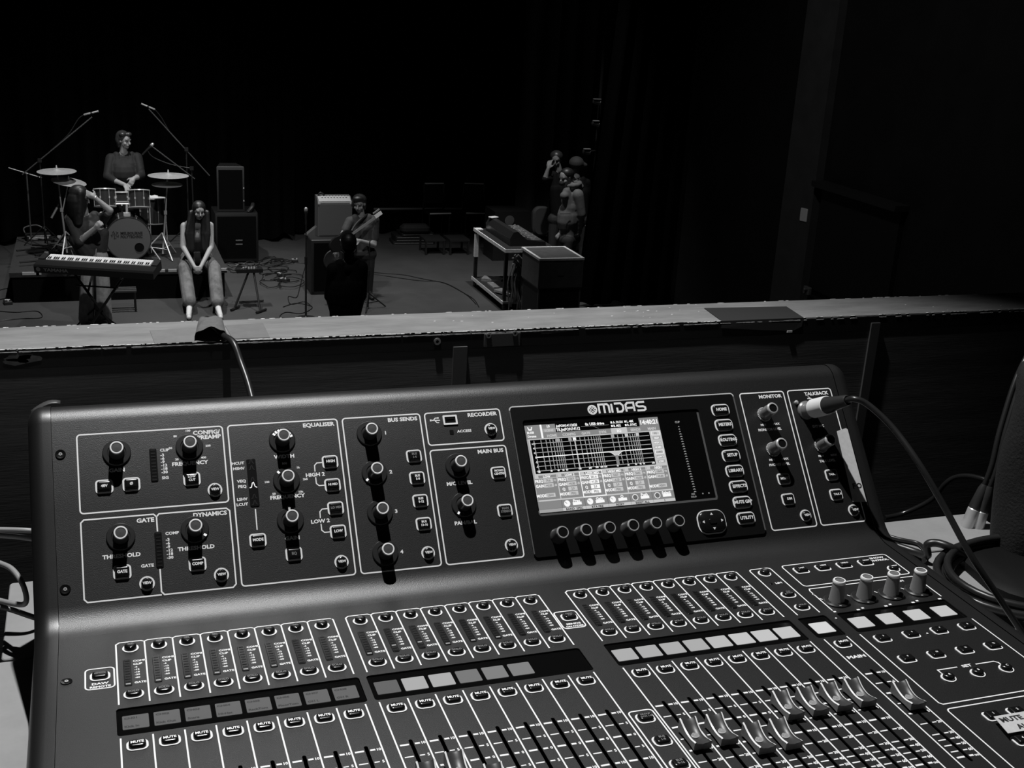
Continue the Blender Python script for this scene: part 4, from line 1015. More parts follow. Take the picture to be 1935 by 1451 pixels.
curtain('wing_curtain', (6.30, 14.15), (7.75, 14.10), 0.02, 9.6, 0.07, 0.30, mat('wing_drape', 0.0008, 0.9, noise=0.2, nscale=5, spec=0.03), 'black side curtain at the right of the stage, in front of the hooded man', 3, top=(6.95, 14.15))
curtain('rear_wing_curtain', (6.55, 17.6), (7.75, 17.6), 0.02, 9.6, 0.09, 0.34, mat('charcoal_drape', 0.050, 0.85, spec=0.1), 'charcoal side curtain farther back, behind the three crew people', 4)
# column, ledge, plate on the right wall
a0, a1 = at(1450, 555, x=WX - 0.02), at(1512, 555, x=WX - 0.02); b0, b1 = at(1557, 0, x=WX - 0.02), at(1612, 0, x=WX - 0.02)
ya, yb = (a0.y + b0.y) / 2, (a1.y + b1.y) / 2
g = G(); g.box((WX - 0.05, (ya + yb) / 2, 4.9), (0.10, abs(yb - ya), 9.8)); struct('trim_3', g, mat('column_paint', 0.038, 0.6, noise=0.2, nscale=4))
p = at(1518, 406, x=WX - 0.11); g = G(); g.prism(rrect(0.150, 0.135, 0.01), [(0, 0), (0, 0.008), (0.004, 0.012)])
o = mk('switch_plate', g, mat('white_plastic', 0.60, 0.4), None, T(WX - 0.10, p.y, p.z) @ Matrix.Rotation(-math.pi / 2, 4, 'Y') @ Matrix.Rotation(0.05, 4, 'Z')); tag(o, 'small white square switch plate on the dark column at the right', 'switch')
l0, l1 = at(1545, 345, x=WX - 0.1), at(1705, 385, x=WX - 0.1)
g = G(); g.box((WX - 0.09, (l0.y + l1.y) / 2, (l0.z + l1.z) / 2 - 0.03), (0.18, abs(l1.y - l0.y), 0.06)); struct('trim_4', g, mat('ledge_paint', 0.012, 0.5))
g = G(); g.box((WX - 0.03, (l0.y + l1.y) / 2, (l0.z + l1.z) / 2 - 0.65), (0.06, abs(l1.y - l0.y) - 0.1, 1.15)); struct('door_1', g, mat('door_dark', 0.003, 0.6))
p = at(1519, 549, x=WX - 0.16); t = thing('wall_socket', (WX - 0.1, p.y, p.z), 'small socket with a plug low on the column, just above the rail', 'socket')
g = G(); g.prism(rrect(0.09, 0.12, 0.01), [(0, 0), (0, 0.03), (0.005, 0.035)]); MM = T(WX - 0.10, p.y, p.z) @ Matrix.Rotation(-math.pi / 2, 4, 'Y'); mk('socket_box', g, mat('socket_grey', 0.09, 0.4), t, MM)
g = G(); g.lathe([(0.02, 0.034), (0.02, 0.07), (0.01, 0.08)], 12); mk('plug', g, mat('socket_grey', 0.09, 0.4), t, MM @ T(0.02, -0.02, 0))

# ---- stage materials
BLK = mat('stage_black', 0.012, 0.5)
BLKM = mat('black_metal', 0.020, 0.35, metal=0.3)
CHROME = mat('chrome', 0.70, 0.28, metal=0.4)
BRASS = mat('cymbal_bronze', 0.36, 0.40, metal=0.25, noise=0.15, nscale=30)
SHELL = mat('drum_shell', 0.030, 0.22, coat=0.5)
HEADW = mat('drum_head', 0.55, 0.5)
CARPET = mat('riser_top', 0.020, 0.85, noise=0.3, nscale=30)
EDGE = mat('worn_edge', 0.35, 0.6)

# riser with its pale worn corner pieces
rz_ = 0.40
riser = thing('drum_riser', (0.28, 16.4, 0), 'low black platform carrying the drum kit', 'platform')
g = G(); g.box((0.28, 16.35, rz_ - 0.03), (2.72, 2.22, 0.06)); mkw('deck', g, CARPET, riser)
g = G(); g.box((0.28, 16.35, (rz_ - 0.06) / 2), (2.66, 2.16, rz_ - 0.06)); mkw('skirt', g, mat('riser_skirt', 0.004, 0.9, spec=0.1), riser)
for a, b, w in ((42, 74, 0.05), (68, 78, 0.03), (318, 334, 0.04), (295, 312, 0.05), (411, 430, 0.04)):
    p0 = at(a, 515, y=15.24); p1 = at(b, 515, y=15.24); g = G(); g.box(((p0.x + p1.x) / 2, 15.245, rz_ - 0.012), (p1.x - p0.x, 0.03, 0.034)); mkw('edge_plate', g, EDGE, riser)

def rod(g, a, b, r, mi=0, n=8): g.tube([a, b], r, n, mi)
def V(*p): return Vector(p)
RT = rz_
# bass drum with printed front head
def drum(name, c, axis, r, depth, label, group='drum kit', top=HEADW, thing_=None, shell=SHELL, hoops=True):
    """c = centre of the struck/front head, axis points away from it into the drum"""
    q = Vector(axis).to_track_quat('Z', 'Y').to_matrix().to_4x4(); M = T(Vector(c)) @ q
    t = thing_ or thing(name, c, label, 'drum', group)
    g = G(); g.lathe([(r, 0.015), (r, depth - 0.015)], 40, caps=(False, False)); mk('shell', g, shell, t, M, 60)
    for z, nm in ((0.0, 'head'), (depth, 'resonant_head')):
        g = G(); s_ = -1 if z == 0 else 1; g.lathe([(r * 0.995, z), (r * 0.5, z + s_ * 0.002), (0.0001, z + s_ * 0.003)][::(1 if z == 0 else 1)], 40, caps=(False, False)); mk(nm, g, top, t, M, 60)
        g = G(); g.lathe([(r - 0.006, z - s_ * 0.0), (r + 0.012, z), (r + 0.014, z - s_ * 0.013), (r - 0.002, z - s_ * 0.013)], 40, caps=(False, False)); mk('hoop', g, CHROME if r < 0.25 else SHELL, t, M, 40)
    nl = 8
    for k in range(nl):
        a = 2 * math.pi * (k + 0.5) / nl; g = G()
        g.box(((r + 0.012) * math.cos(a), (r + 0.012) * math.sin(a), depth * 0.5), (0.014, 0.012, 0.030), rz=a); rod(g, ((r + 0.012) * math.cos(a), (r + 0.012) * math.sin(a), -0.003), ((r + 0.012) * math.cos(a), (r + 0.012) * math.sin(a), depth), 0.0025, n=6)
        mk('tension_lug', g, CHROME, t, M, 40)
    return t, M
BDC = at(243, 455, y=15.80)
BDR = 0.285
BDC.z = RT + BDR + 0.016
bd, MB_ = drum('bass_drum', BDC, (0, 1, 0), BDR, 0.42, 'bass drum with pale printed front head, at the front of the riser', top=mat('front_head', 0.10, 0.5))
# print on the front head: x to the right, z up
MP = T(BDC.x, BDC.y - 0.0045, BDC.z) @ Matrix.Rotation(math.pi / 2, 4, 'X')
g = G(); INKM = mat('head_ink', 0.012, 0.6)
put_text(g, 'MELBOURNE', -0.10, 0.083, 0.036, align='l', wide=1.0); put_text(g, 'POLYTECHNIC', -0.10, 0.035, 0.036, align='l', wide=0.85)
for a_ in range(5):
    q = math.radians(90 + 72 * a_); g.strip([(-0.17 + 0.008 * math.cos(q), 0.06 + 0.008 * math.sin(q)), (-0.17 + 0.05 * math.cos(q + 0.35), 0.06 + 0.05 * math.sin(q + 0.35)), (-0.17 + 0.045 * math.cos(q + 1.0), 0.06 + 0.045 * math.sin(q + 1.0))], 0.008)
mk('printed_name', g, INKM, bd, MP, smooth=0)
g = G(); g.lathe([(0.0001, 0.0005), (0.055, 0.0005), (0.058, 0.003), (0.062, 0.0)], 28, caps=(False, False)); mk('port_hole', g, DARK, bd, MP @ T(0.135, -0.115, 0))
for s_ in (-1, 1):
    g = G(); rod(g, (BDC.x + s_ * 0.27, BDC.y + 0.10, BDC.z - 0.10), (BDC.x + s_ * 0.40, BDC.y + 0.02, RT + 0.005), 0.009); mkw('spur', g, CHROME, bd)
g = G(); rod(g, (BDC.x, BDC.y + 0.18, BDC.z + BDR), (BDC.x, BDC.y + 0.18, BDC.z + BDR + 0.16), 0.016); rod(g, (BDC.x - 0.14, BDC.y + 0.18, BDC.z + BDR + 0.16), (BDC.x + 0.14, BDC.y + 0.18, BDC.z + BDR + 0.16), 0.012); g.box((BDC.x, BDC.y + 0.18, BDC.z + BDR + 0.02), (0.09, 0.07, 0.04))
mkw('tom_mount', g, CHROME, bd)
for px_, py_, tl in ((197, 357, 'left rack tom'), (262, 359, 'right rack tom')):
    c = at(px_, py_, y=16.05)
    drum('rack_tom', c, (0.0, -0.26, -0.965), 0.135, 0.24, tl + ' mounted over the bass drum', thing_=None)
c = at(229, 362, y=16.55); drum('snare_drum', c, (0, -0.16, -0.98), 0.178, 0.14, 'snare drum between the two rack toms')
g = G(); sc = Vector((c.x, c.y, RT))
for k in range(3):
    a = 2 * math.pi * k / 3 + 0.5; rod(g, (c.x, c.y, RT + 0.14), (c.x + 0.2 * math.cos(a), c.y + 0.2 * math.sin(a), RT + 0.012), 0.009); rod(g, (c.x, c.y, c.z - 0.22), (c.x + 0.16 * math.cos(a), c.y + 0.16 * math.sin(a), c.z - 0.155), 0.009)
rod(g, (c.x, c.y, RT + 0.12), (c.x, c.y, c.z - 0.20), 0.012); tag(mkw('snare_stand', g, CHROME), 'chrome tripod stand under the snare drum', 'stand', 'drum kit')
c = at(287, 373, y=16.45); ft, _ = drum('floor_tom', c, (0, -0.08, -0.99), 0.17, 0.36, 'floor tom at the right of the kit with a white towel on it')
for k in range(3):
    a = 2 * math.pi * k / 3 + 0.3; g = G(); rod(g, (c.x + 0.19 * math.cos(a), c.y + 0.19 * math.sin(a), c.z - 0.12), (c.x + 0.20 * math.cos(a), c.y + 0.20 * math.sin(a), RT + 0.005), 0.007); mkw('leg', g, CHROME, ft)
g = G(); rings = []
for i in range(5):
    y = c.y - 0.13 + i * 0.06
    rings.append([(c.x - 0.09 + j * 0.022, y + 0.004 * math.sin(j), c.z + 0.012 + 0.006 * math.sin(j * 1.7 + i) - (0.05 if (i == 0) else 0)) for j in range(9)])
g.loft(rings, closed=False, caps=(False, False)); o = mkw('towel', g, mat('white_towel', 0.7, 0.9)); tag(o, 'folded white towel lying on the floor tom', 'towel')
o.modifiers.new('t', 'SOLIDIFY').thickness = 0.012
# cymbals on tripod stands
def tripod(g, x, y, z, r=0.30, h=0.32, rad=0.009, rot=0.0, mi=0):
    for k in range(3):
        a = 2 * math.pi * k / 3 + rot
        rod(g, (x, y, z + h), (x + r * math.cos(a), y + r * math.sin(a), z + rad), rad, mi)
        rod(g, (x, y, z + h * 0.35), (x + r * 0.62 * math.cos(a), y + r * 0.62 * math.sin(a), z + h * 0.38 + rad), rad * 0.7, mi)
def cymbal(g, r, mi=0):
    g.lathe([(0.004, 0.030), (0.02, 0.029), (0.04, 0.018), (0.055, 0.010), (r * 0.6, 0.004), (r, -0.006), (r, -0.008), (r * 0.6, 0.001), (0.05, 0.006)], 40, mi, caps=(False, False))
def cymbal_stand(base_px, lst, label, rot=0.3):
    b = at(base_px[0], base_px[1], z=RT); t = thing('cymbal_stand', b, label, 'cymbal', 'drum kit')
    top = max(at(px_, py_, y=b.y).z for px_, py_, r, tx, ty in lst)
    c0 = at(lst[0][0], lst[0][1], y=b.y)
    g = G(); tripod(g, b.x, b.y, RT, 0.30, 0.34, 0.010, rot); rod(g, (b.x, b.y, RT + 0.05), (b.x + (c0.x - b.x) * 0.5, b.y, RT + (c0.z - RT) * 0.55), 0.013); rod(g, (b.x + (c0.x - b.x) * 0.5, b.y, RT + (c0.z - RT) * 0.55), (c0.x, b.y, c0.z + 0.05), 0.009)
    g.box((b.x + (c0.x - b.x) * 0.5, b.y, RT + (c0.z - RT) * 0.55), (0.04, 0.04, 0.05))
    mkw('stand', g, mat('stand_chrome', 0.55, 0.35, metal=0.35), t)
    for px_, py_, r, tx, ty in lst:
        c = at(px_, py_, y=b.y); g = G(); cymbal(g, r); mk('cymbal', g, BRASS, t, T(c) @ Matrix.Rotation(tx, 4, 'X') @ Matrix.Rotation(ty, 4, 'Y'), 50)
        g = G(); g.lathe([(0.012, 0.03), (0.012, 0.045), (0.006, 0.075)], 10); mk('wing_nut', g, CHROME, t, T(c))
        if (px_, py_) != lst[0][:2]:
            g = G(); rod(g, (c.x, c.y, c.z + 0.02), (b.x + (c0.x - b.x) * 0.5, b.y, RT + (c0.z - RT) * 0.5), 0.008); mkw('cymbal_arm', g, CHROME, t)
cymbal_stand((127, 484), [(107, 323, 0.250, 0.03, -0.02), (130, 343, 0.225, 0.10, 0.14)], 'chrome cymbal stand with two cymbals at the left of the kit')
cymbal_stand((308, 486), [(318, 331, 0.270, 0.0, 0.0), (316, 348, 0.205, 0.04, 0.0)], 'chrome cymbal stand with two stacked cymbals at the right of the kit', 0.9)
# throne
b = V(at(236, 380, y=17.25).x, 17.25, RT); t = thing('drum_stool', b, 'black round stool under the drummer', 'stool')
g = G(); g.lathe([(0.17, 0.44), (0.18, 0.47), (0.17, 0.52), (0.0001, 0.53)], 28, caps=(True, False)); mk('seat', g, BLK, t, T(b)); g = G(); tripod(g, b.x, b.y, RT, 0.25, 0.25); rod(g, (b.x, b.y, RT + 0.1), (b.x, b.y, RT + 0.45), 0.014); mkw('stand', g, CHROME, t)
# clamped bright stick and stands at the left of the kit
def stick(a, b, r, label, m, name='drum_stand_rod', cat='stand'):
    g = G(); rod(g, a, b, r); return tag(mkw(name, g, m), label, cat)
g = G(); a_, b_ = at(129, 355, y=16.35), at(104, 398, y=16.20); rod(g, a_, b_, 0.010); rod(g, at(108, 392, y=16.21), at(97, 412, y=16.17), 0.016, 1)
rod(g, at(118, 372, y=16.3), V(at(118, 372, y=16.3).x, 16.3, RT + 0.02), 0.011); tripod(g, at(118, 372, y=16.3).x, 16.3, RT, 0.22, 0.25, 0.008, 1.0)
tag(mkw('short_microphone_stand', g, [BLKM, mat('mic_silver', 0.5, 0.3, metal=0.6)]), 'short black stand with a thin silver microphone pointing down, left of the kit', 'microphone stand')
# scattered hardware on the riser's left half
rg = random.Random(11)
TL = ['short tube at the back of the heap, nearest the small case', 'tube lying across the back right of the heap', 'long tube at the far left of the heap', 'long tube in the middle of the heap', 'longest tube, at the front of the heap', 'short tube at the right end of the heap', 'shortest tube, at the back right corner', 'long tube crossing the middle of the heap']
for k, (px_, py_, L_, an) in enumerate(((75, 447, 0.26, 0.2), (100, 455, 0.30, 2.4), (62, 470, 0.45, 0.5), (88, 478, 0.40, 0.8), (78, 492, 0.55, 0.35), (112, 470, 0.30, 1.3), (112, 448, 0.22, 0.1), (95, 465, 0.5, 2.8))):
    p = at(px_, py_, z=RT + 0.03 + 0.025 * (k % 3)); g = G(); d = V(math.cos(an), math.sin(an), 0) * L_ / 2; rod(g, p - d, p + d, 0.013); g.box(p, (0.05, 0.04, 0.04), 1 if k % 3 == 0 else 0)
    tag(mkw('stand_tube', g, [BLKM, CHROME]), 'black stand part: ' + TL[k], 'stand part', 'stand tubes heaped on the riser')
p = at(72, 452, z=RT); g = G(); g.prism(rrect(0.34, 0.26, 0.02), [(0, 0), (0, 0.07), (0.01, 0.08)]); g.box((0, -0.132, 0.045), (0.26, 0.006, 0.03), 1); g.tube(smooth_path([(-0.16, 0.0, 0.07), (-0.17, 0.05, 0.16), (0, 0.06, 0.19), (0.12, 0.02, 0.12)], 6), 0.014, 8)
tag(mk('cymbal_case', g, [BLK, mat('pale_label', 0.4, 0.6)], None, T(p) @ Matrix.Rotation(0.15, 4, 'Z')), 'small dark case with a pale strip at the back left of the riser', 'case')

# microphones
def mic(M, t=None, label=None, r=0.022, body_m=BLKM):
    """grille at local +z end, body towards -z"""
    g = G(); g.lathe([(0.009, -0.16), (0.012, -0.15), (0.015, -0.02), (0.020, 0.0), (r + 0.002, 0.004), (r, 0.02)], 16, 0, caps=(True, False)); a = mk('microphone_body', g, body_m, t, M, 50)
    g = G(); g.lathe([(r, 0.018), (r * 1.12, 0.03), (r, 0.05), (r * 0.6, 0.064), (0.0001, 0.068)], 16, caps=(False, False)); mk('grille', g, mat('mic_grille', 0.40, 0.35, metal=0.6, noise=0.3, nscale=500), t, M, 60)
def look(p, q): return T(Vector(p)) @ (Vector(q) - Vector(p)).to_track_quat('Z', 'Y').to_matrix().to_4x4()
def boom_stand(label, pole_base, pole_top, a, b, mic_end, name='overhead_microphone_stand', slim=True, cable_=None, cw=None):
    t = thing(name, pole_base, label, 'microphone stand')
    g = G(); tripod(g, pole_base[0], pole_base[1], pole_base[2], 0.30, 0.30, 0.008, 0.7); rod(g, (pole_base[0], pole_base[1], pole_base[2] + 0.06), pole_top, 0.010); mkw('pole', g, BLKM, t)
    g = G(); rod(g, a, b, 0.0085); mkw('boom', g, mat('boom_metal', 0.10, 0.3, metal=0.5), t)
    g = G(); g.box(pole_top, (0.05, 0.05, 0.05)); mkw('clutch', g, BLKM, t)
    M = look(mic_end[0], mic_end[1])
    if slim:
        L = (Vector(mic_end[1]) - Vector(mic_end[0])).length
        g = G(); g.lathe([(0.009, 0), (0.013, 0.01), (0.013, L * 0.45)], 12); mk('microphone_body', g, mat('mic_silver', 0.5, 0.3, metal=0.6), t, M)
        g = G(); g.lathe([(0.015, L * 0.45), (0.015, L * 0.58)], 12); mk('clip', g, BLK, t, M)
        g = G(); g.lathe([(0.012, L * 0.58), (0.012, L * 0.95), (0.015, L * 0.96), (0.015, L)], 12); mk('capsule', g, mat('mic_silver', 0.5, 0.3, metal=0.6), t, M)
    else: mic(M, t)
    if cable_: 
        g = G(); g.tube(smooth_path(cable_, 6), 0.006, 6); mkw('lead', g, BLKM, t)
    return t
Y_ = 16.75
pb = at(75, 303, y=Y_)
boom_stand('tall black boom stand holding an overhead microphone at the upper left', (pb.x, Y_, RT), pb, at(42, 330, y=Y_), at(174, 221, y=Y_), (at(158, 217, y=Y_), at(186, 210, y=Y_)), cable_=[at(158, 217, y=Y_), at(147, 226, y=Y_), at(128, 255, y=Y_), at(95, 285, y=Y_), pb])
pb = at(352, 282, y=Y_)
boom_stand('tall black boom stand holding an overhead microphone above the drums, on the right', (pb.x, Y_, RT), pb, at(396, 332, y=Y_), at(281, 206, y=Y_), (at(293, 207, y=Y_), at(267, 196, y=Y_)), cable_=[at(293, 207, y=Y_), at(305, 222, y=Y_), at(325, 255, y=Y_), pb])
pb = at(362, 318, y=16.6)
boom_stand('boom stand with a round headed vocal microphone reaching towards the drummer', (pb.x + 0.02, 16.6, 0.0), pb, at(368, 338, y=16.6), at(284, 274, y=16.6), (at(284, 277, y=16.6), at(295, 266, y=16.6)), slim=False, cable_=[at(284, 277, y=16.6), at(279, 283, y=16.6), at(290, 297, y=16.6), at(325, 311, y=16.6), pb])
g = G(); rod(g, at(16, 317, y=16.9), at(79, 336, y=16.9), 0.010); pb = at(50, 327, y=16.9); rod(g, pb, (pb.x, 16.9, 0.05), 0.011); tripod(g, pb.x, 16.9, 0, 0.28, 0.28, 0.008)
tag(mkw('boom_stand', g, mat('boom_metal', 0.10, 0.3, metal=0.5)), 'black boom stand with its arm nearly level at the far left', 'stand')
# straight stands in front
def round_stand(label, base, top, with_mic=True, tripod_=False):
    t = thing('microphone_stand', base, label, 'microphone stand')
    g = G()
    if tripod_: tripod(g, base.x, base.y, base.z, 0.26, 0.22, 0.009, 0.2)
    else: g.lathe([(0.13, 0), (0.13, 0.012), (0.03, 0.022), (0.015, 0.04)], 28, 0, T(base))
    mkw('base', g, BLKM, t)
    g = G(); rod(g, base + V(0, 0, 0.02), base.lerp(top, 0.55), 0.013); rod(g, base.lerp(top, 0.55), top - V(0, 0, 0.12 if with_mic else 0), 0.008); g.tube([base.lerp(top, 0.50), base.lerp(top, 0.57)], 0.019, 10); mkw('pole', g, BLKM, t)
    if with_mic: mic(T(top - V(0, 0, 0.045)), t)
    return t
b = at(578, 602, z=0); round_stand('straight black microphone stand with a pale round grille, left of the amplifier', b, V(b.x, b.y, 1.43))
b = at(695, 583, z=0); round_stand('black straight stand with a flat tripod foot, right of the man seen from behind', b, V(b.x + 0.01, b.y, 0.92), False, True)
# keyboard on an X stand
kl, kr = at(89, 487, z=0.95), at(285, 499, z=0.95)
kd = (kr - kl); KLEN = kd.length; kang = math.atan2(kd.y, kd.x)
MK0 = T((kl + kr) / 2) @ Matrix.Rotation(kang, 4, 'Z'); MK_ = MK0 @ Matrix.Rotation(math.radians(10), 4, 'X')          # local x along the keys, -y towards the camera
kb = thing('stage_keyboard', (kl + kr) / 2 - V(0, 0, 0.1), 'long black electric keyboard with white keys, seen from behind, on an X stand', 'keyboard')
g = G(); HL = KLEN / 2
pr = [(-0.20, -0.105), (-0.20, -0.03), (-0.185, -0.010), (-0.045, -0.004), (-0.045, -0.02), (0.115, -0.02), (0.118, -0.035), (0.118, -0.105)]
g.loft([[(x, a, b) for a, b in pr] for x in (-HL - 0.085, HL + 0.085)]); mk('case', g, mat('keyboard_case', 0.016, 0.35), kb, MK_, 30)
for s_ in (-1, 1):
    g = G(); g.box((s_ * (HL + 0.05), 0.035, -0.008), (0.07, 0.16, 0.03)); mk('end_block', g, BLK, kb, MK_)
kwm = G(); NW = 52; kw_ = KLEN / NW; kwm.prism(rrect(kw_ * 0.93, 0.150, 0.002, 2), [(0, 0), (0, 0.020), (0.001, 0.0215)]); kwm = kwm.mesh('white_key', mat('ivory_key', 0.92, 0.3))
bkm = G(); bkm.prism(rrect(kw_ * 0.45, 0.055, 0.002, 2), [(0, 0), (0, 0.010), (0.002, 0.013)]); bkm = bkm.mesh('black_key', GLOSSBLACK)
for k in range(NW): link('white_key', kwm, kb, MK_ @ T(-HL + (k + 0.5) * kw_, 0.035, -0.018))
for k in range(NW - 1):
    if (k + 2) % 7 not in (1, 4): link('black_key', bkm, kb, MK_ @ T(-HL + (k + 1) * kw_, -0.010, 0.0035))
g = G(); put_text(g, 'YAMAHA', -HL + 0.02, -0.010, 0.038, align='l', wide=1.3); g.lathe([(0.0001, 0), (0.026, 0)], 16, 0, T(-HL - 0.035, -0.010, 0), caps=(False, False))
mk('maker_name', g, mat('worn_silver_print', 0.13, 0.6), kb, MK_ @ T(0.0, -0.2008, -0.050) @ Matrix.Rotation(math.pi / 2, 4, 'X'), smooth=0)
kc = (kl + kr) / 2
ks = thing('keyboard_stand', (kc.x, kc.y, 0), 'black folding X stand under the keyboard', 'stand')
for s_ in (-1, 1):
    g = G(); o_ = -0.05 if s_ < 0 else -0.02
    rod(g, MK0 @ V(-0.30 * s_, o_, -0.145), MK0 @ V(0.24 * s_, o_, -0.94), 0.016); mkw('cross_bar', g, BLKM, ks)
    g = G(); rod(g, MK0 @ V(0.24 * s_, -0.20, -0.94), MK0 @ V(0.24 * s_, 0.17, -0.94), 0.014); mkw('foot_bar', g, BLKM, ks)
    g = G(); rod(g, MK0 @ V(0.30 * s_, -0.19, -0.150), MK0 @ V(0.30 * s_, 0.14, -0.150), 0.014); mkw('top_bar', g, BLKM, ks)
g = G(); rod(g, MK0 @ V(-0.27, -0.03, -0.30), MK0 @ V(0.22, -0.03, -0.30), 0.010); mkw('brace', g, BLKM, ks)
# singer's mic stand in front of the keyboard
b = at(181, 622, z=0); pt_ = at(179, 500, y=b.y - 0.02); mt = at(186, 424, y=b.y + 0.20)
t = thing('vocal_microphone_stand', b, 'black stand in front of the keyboard, its microphone held by the keyboard player', 'microphone stand')
g = G(); tripod(g, b.x, b.y, 0, 0.27, 0.26, 0.010, 0.4); rod(g, b + V(0, 0, 0.05), pt_, 0.014); mkw('pole', g, BLKM, t)
g = G(); rod(g, at(166, 552, y=b.y - 0.1), pt_, 0.011); rod(g, pt_, mt, 0.011); mkw('boom', g, mat('boom_metal', 0.10, 0.3, metal=0.5), t)
MICTOP = at(191, 404, y=b.y + 0.26); mic(look(MICTOP - (MICTOP - mt).normalized() * 0.04, MICTOP + (MICTOP - mt)), t)
# black bench behind the keyboard stand
p = at(232, 590, z=0); t = thing('low_bench', (p.x, p.y, 0), 'low black slatted bench behind the keyboard stand', 'bench')
for k in range(3):
    g = G(); g.box((p.x + 0.0, p.y + 0.02 + k * 0.085, 0.27), (0.36, 0.05, 0.02)); mkw('slat', g, mat('bench_grey', 0.05, 0.5), t)
for sx in (-0.16, 0.16):
    for sy in (0.0, 0.21): g = G(); rod(g, (p.x + sx, p.y + sy, 0.0), (p.x + sx, p.y + sy, 0.26), 0.012); mkw('leg', g, BLKM, t)
# speaker stack
a = at(405, 497, z=0.0)
sx0, sx1, sy0 = 1.68, 2.32, 17.22
t = thing('subwoofer', ((sx0 + sx1) / 2, sy0 + 0.3, 0), 'big black bass speaker box on the floor, under the smaller speaker', 'loudspeaker')
g = G(); g.prism(rrect(sx1 - sx0, 0.60, 0.02), [(0.005, 0.03), (0, 0.04), (0, 0.745), (0.005, 0.765)]); mk('cabinet', g, mat('speaker_paint', 0.006, 0.5), t, T((sx0 + sx1) / 2, sy0 + 0.30, 0))
g = G(); g.box((0, -0.302, 0.40), (0.57, 0.01, 0.64)); mk('front_grille', g, mat('speaker_grille', 0.002, 0.9, spec=0.05), t, T((sx0 + sx1) / 2, sy0 + 0.30, 0))
for zz in (0.30, 0.36): g = G(); g.box((0.03, -0.309, zz), (0.10, 0.006, 0.016)); mk('badge_bar', g, mat('badge', 0.12, 0.4), t, T((sx0 + sx1) / 2, sy0 + 0.30, 0))
for sx in (-0.26, 0.26): g = G(); g.box((sx, -0.24, 0.015), (0.05, 0.05, 0.03)); g.box((sx, 0.24, 0.015), (0.05, 0.05, 0.03)); mk('rubber_foot', g, BLK, t, T((sx0 + sx1) / 2, sy0 + 0.30, 0))
cx_ = at(436, 400, y=17.4).x
t = thing('loudspeaker', (cx_, 17.52, 0.765), 'tall black speaker standing on the bass speaker box', 'loudspeaker')
out = lambda i=0.0: [(-0.20 + i, -0.17 + i), (0.20 - i, -0.17 + i), (0.13 - i, 0.18 - i), (-0.13 + i, 0.18 - i)]
g = G(); g.prism(out, [(0.01, 0), (0, 0.01), (0, 0.665), (0.01, 0.68)]); mk('cabinet', g, mat('speaker_paint', 0.006, 0.5), t, T(cx_, 17.52, 0.765))
g = G(); g.box((0, -0.173, 0.34), (0.35, 0.008, 0.58)); mk('front_grille', g, mat('speaker_grille', 0.002, 0.9, spec=0.05), t, T(cx_, 17.52, 0.765))
for zz, xx in ((0.36, 0.19), (0.17, 0.19)): g = G(); g.box((xx, -0.18, zz), (0.014, 0.01, 0.02)); mk('latch', g, SILVER, t, T(cx_, 17.52, 0.765))
g = G(); g.tube(smooth_path([(2.18, 17.3, 0.775), (2.24, 17.32, 0.84), (2.27, 17.45, 0.86), (2.30, 17.7, 0.79)], 6), 0.03, 8); tag(mkw('folded_cloth', g, BLK), 'dark folded cloth on the bass speaker beside the tall one', 'cloth')
# folding stand with a small box and knobs
p = at(470, 580, z=0); t = thing('folding_stand', (p.x, p.y, 0), 'small black folding stand on the floor right of the seated woman', 'stand')
top = V(p.x + 0.04, p.y + 0.03, 0.46)
for k, (a, b) in enumerate((((443, 583), (470, 518)), ((492, 588), (477, 518)))):
    q0 = at(*a, z=0.02); g = G(); rod(g, q0, top + V(-0.035 + 0.07 * k, 0, 0), 0.014); mkw('leg', g, BLKM, t)
    g = G(); dd = V(0.075, 0.10, 0) if k == 0 else V(0.085, 0.09, 0); rod(g, q0 - dd * 0.7, q0 + dd, 0.016); mkw('foot_bar', g, BLKM, t)
g = G(); rod(g, at(452, 571, z=0.02), at(498, 568, z=0.02), 0.013); mkw('brace', g, BLKM, t)
g = G(); g.box(top + V(-0.02, 0.03, 0.03), (0.34, 0.16, 0.05)); mkw('tray', g, BLKM, t)
for k in range(5): 
    g = G(); g.lathe([(0.013, 0), (0.011, 0.022)], 10, 0, T(top + V(-0.10 + 0.035 * k, -0.02 + 0.012 * (k % 2), 0.055))); mkw('knob', g, SILVER, t)
# heap of leads on the tray
g = G(); rg = random.Random(5)
for k in range(5):
    c = top + V(rg.uniform(-0.2, 0.05), rg.uniform(0, 0.2), rg.uniform(0.02, 0.10)); g.tube([c + V(rg.uniform(.06, .12) * math.cos(q), rg.uniform(.04, .08) * math.sin(q), 0.02 * math.sin(2 * q + k)) for q in [2 * math.pi * j / 14 for j in range(15)]], 0.007, 6)
o = mkw('lead_tangle', g, CABLE, None, 60); tag(o, 'tangle of black leads behind the small folding stand', 'cable', kind='stuff')

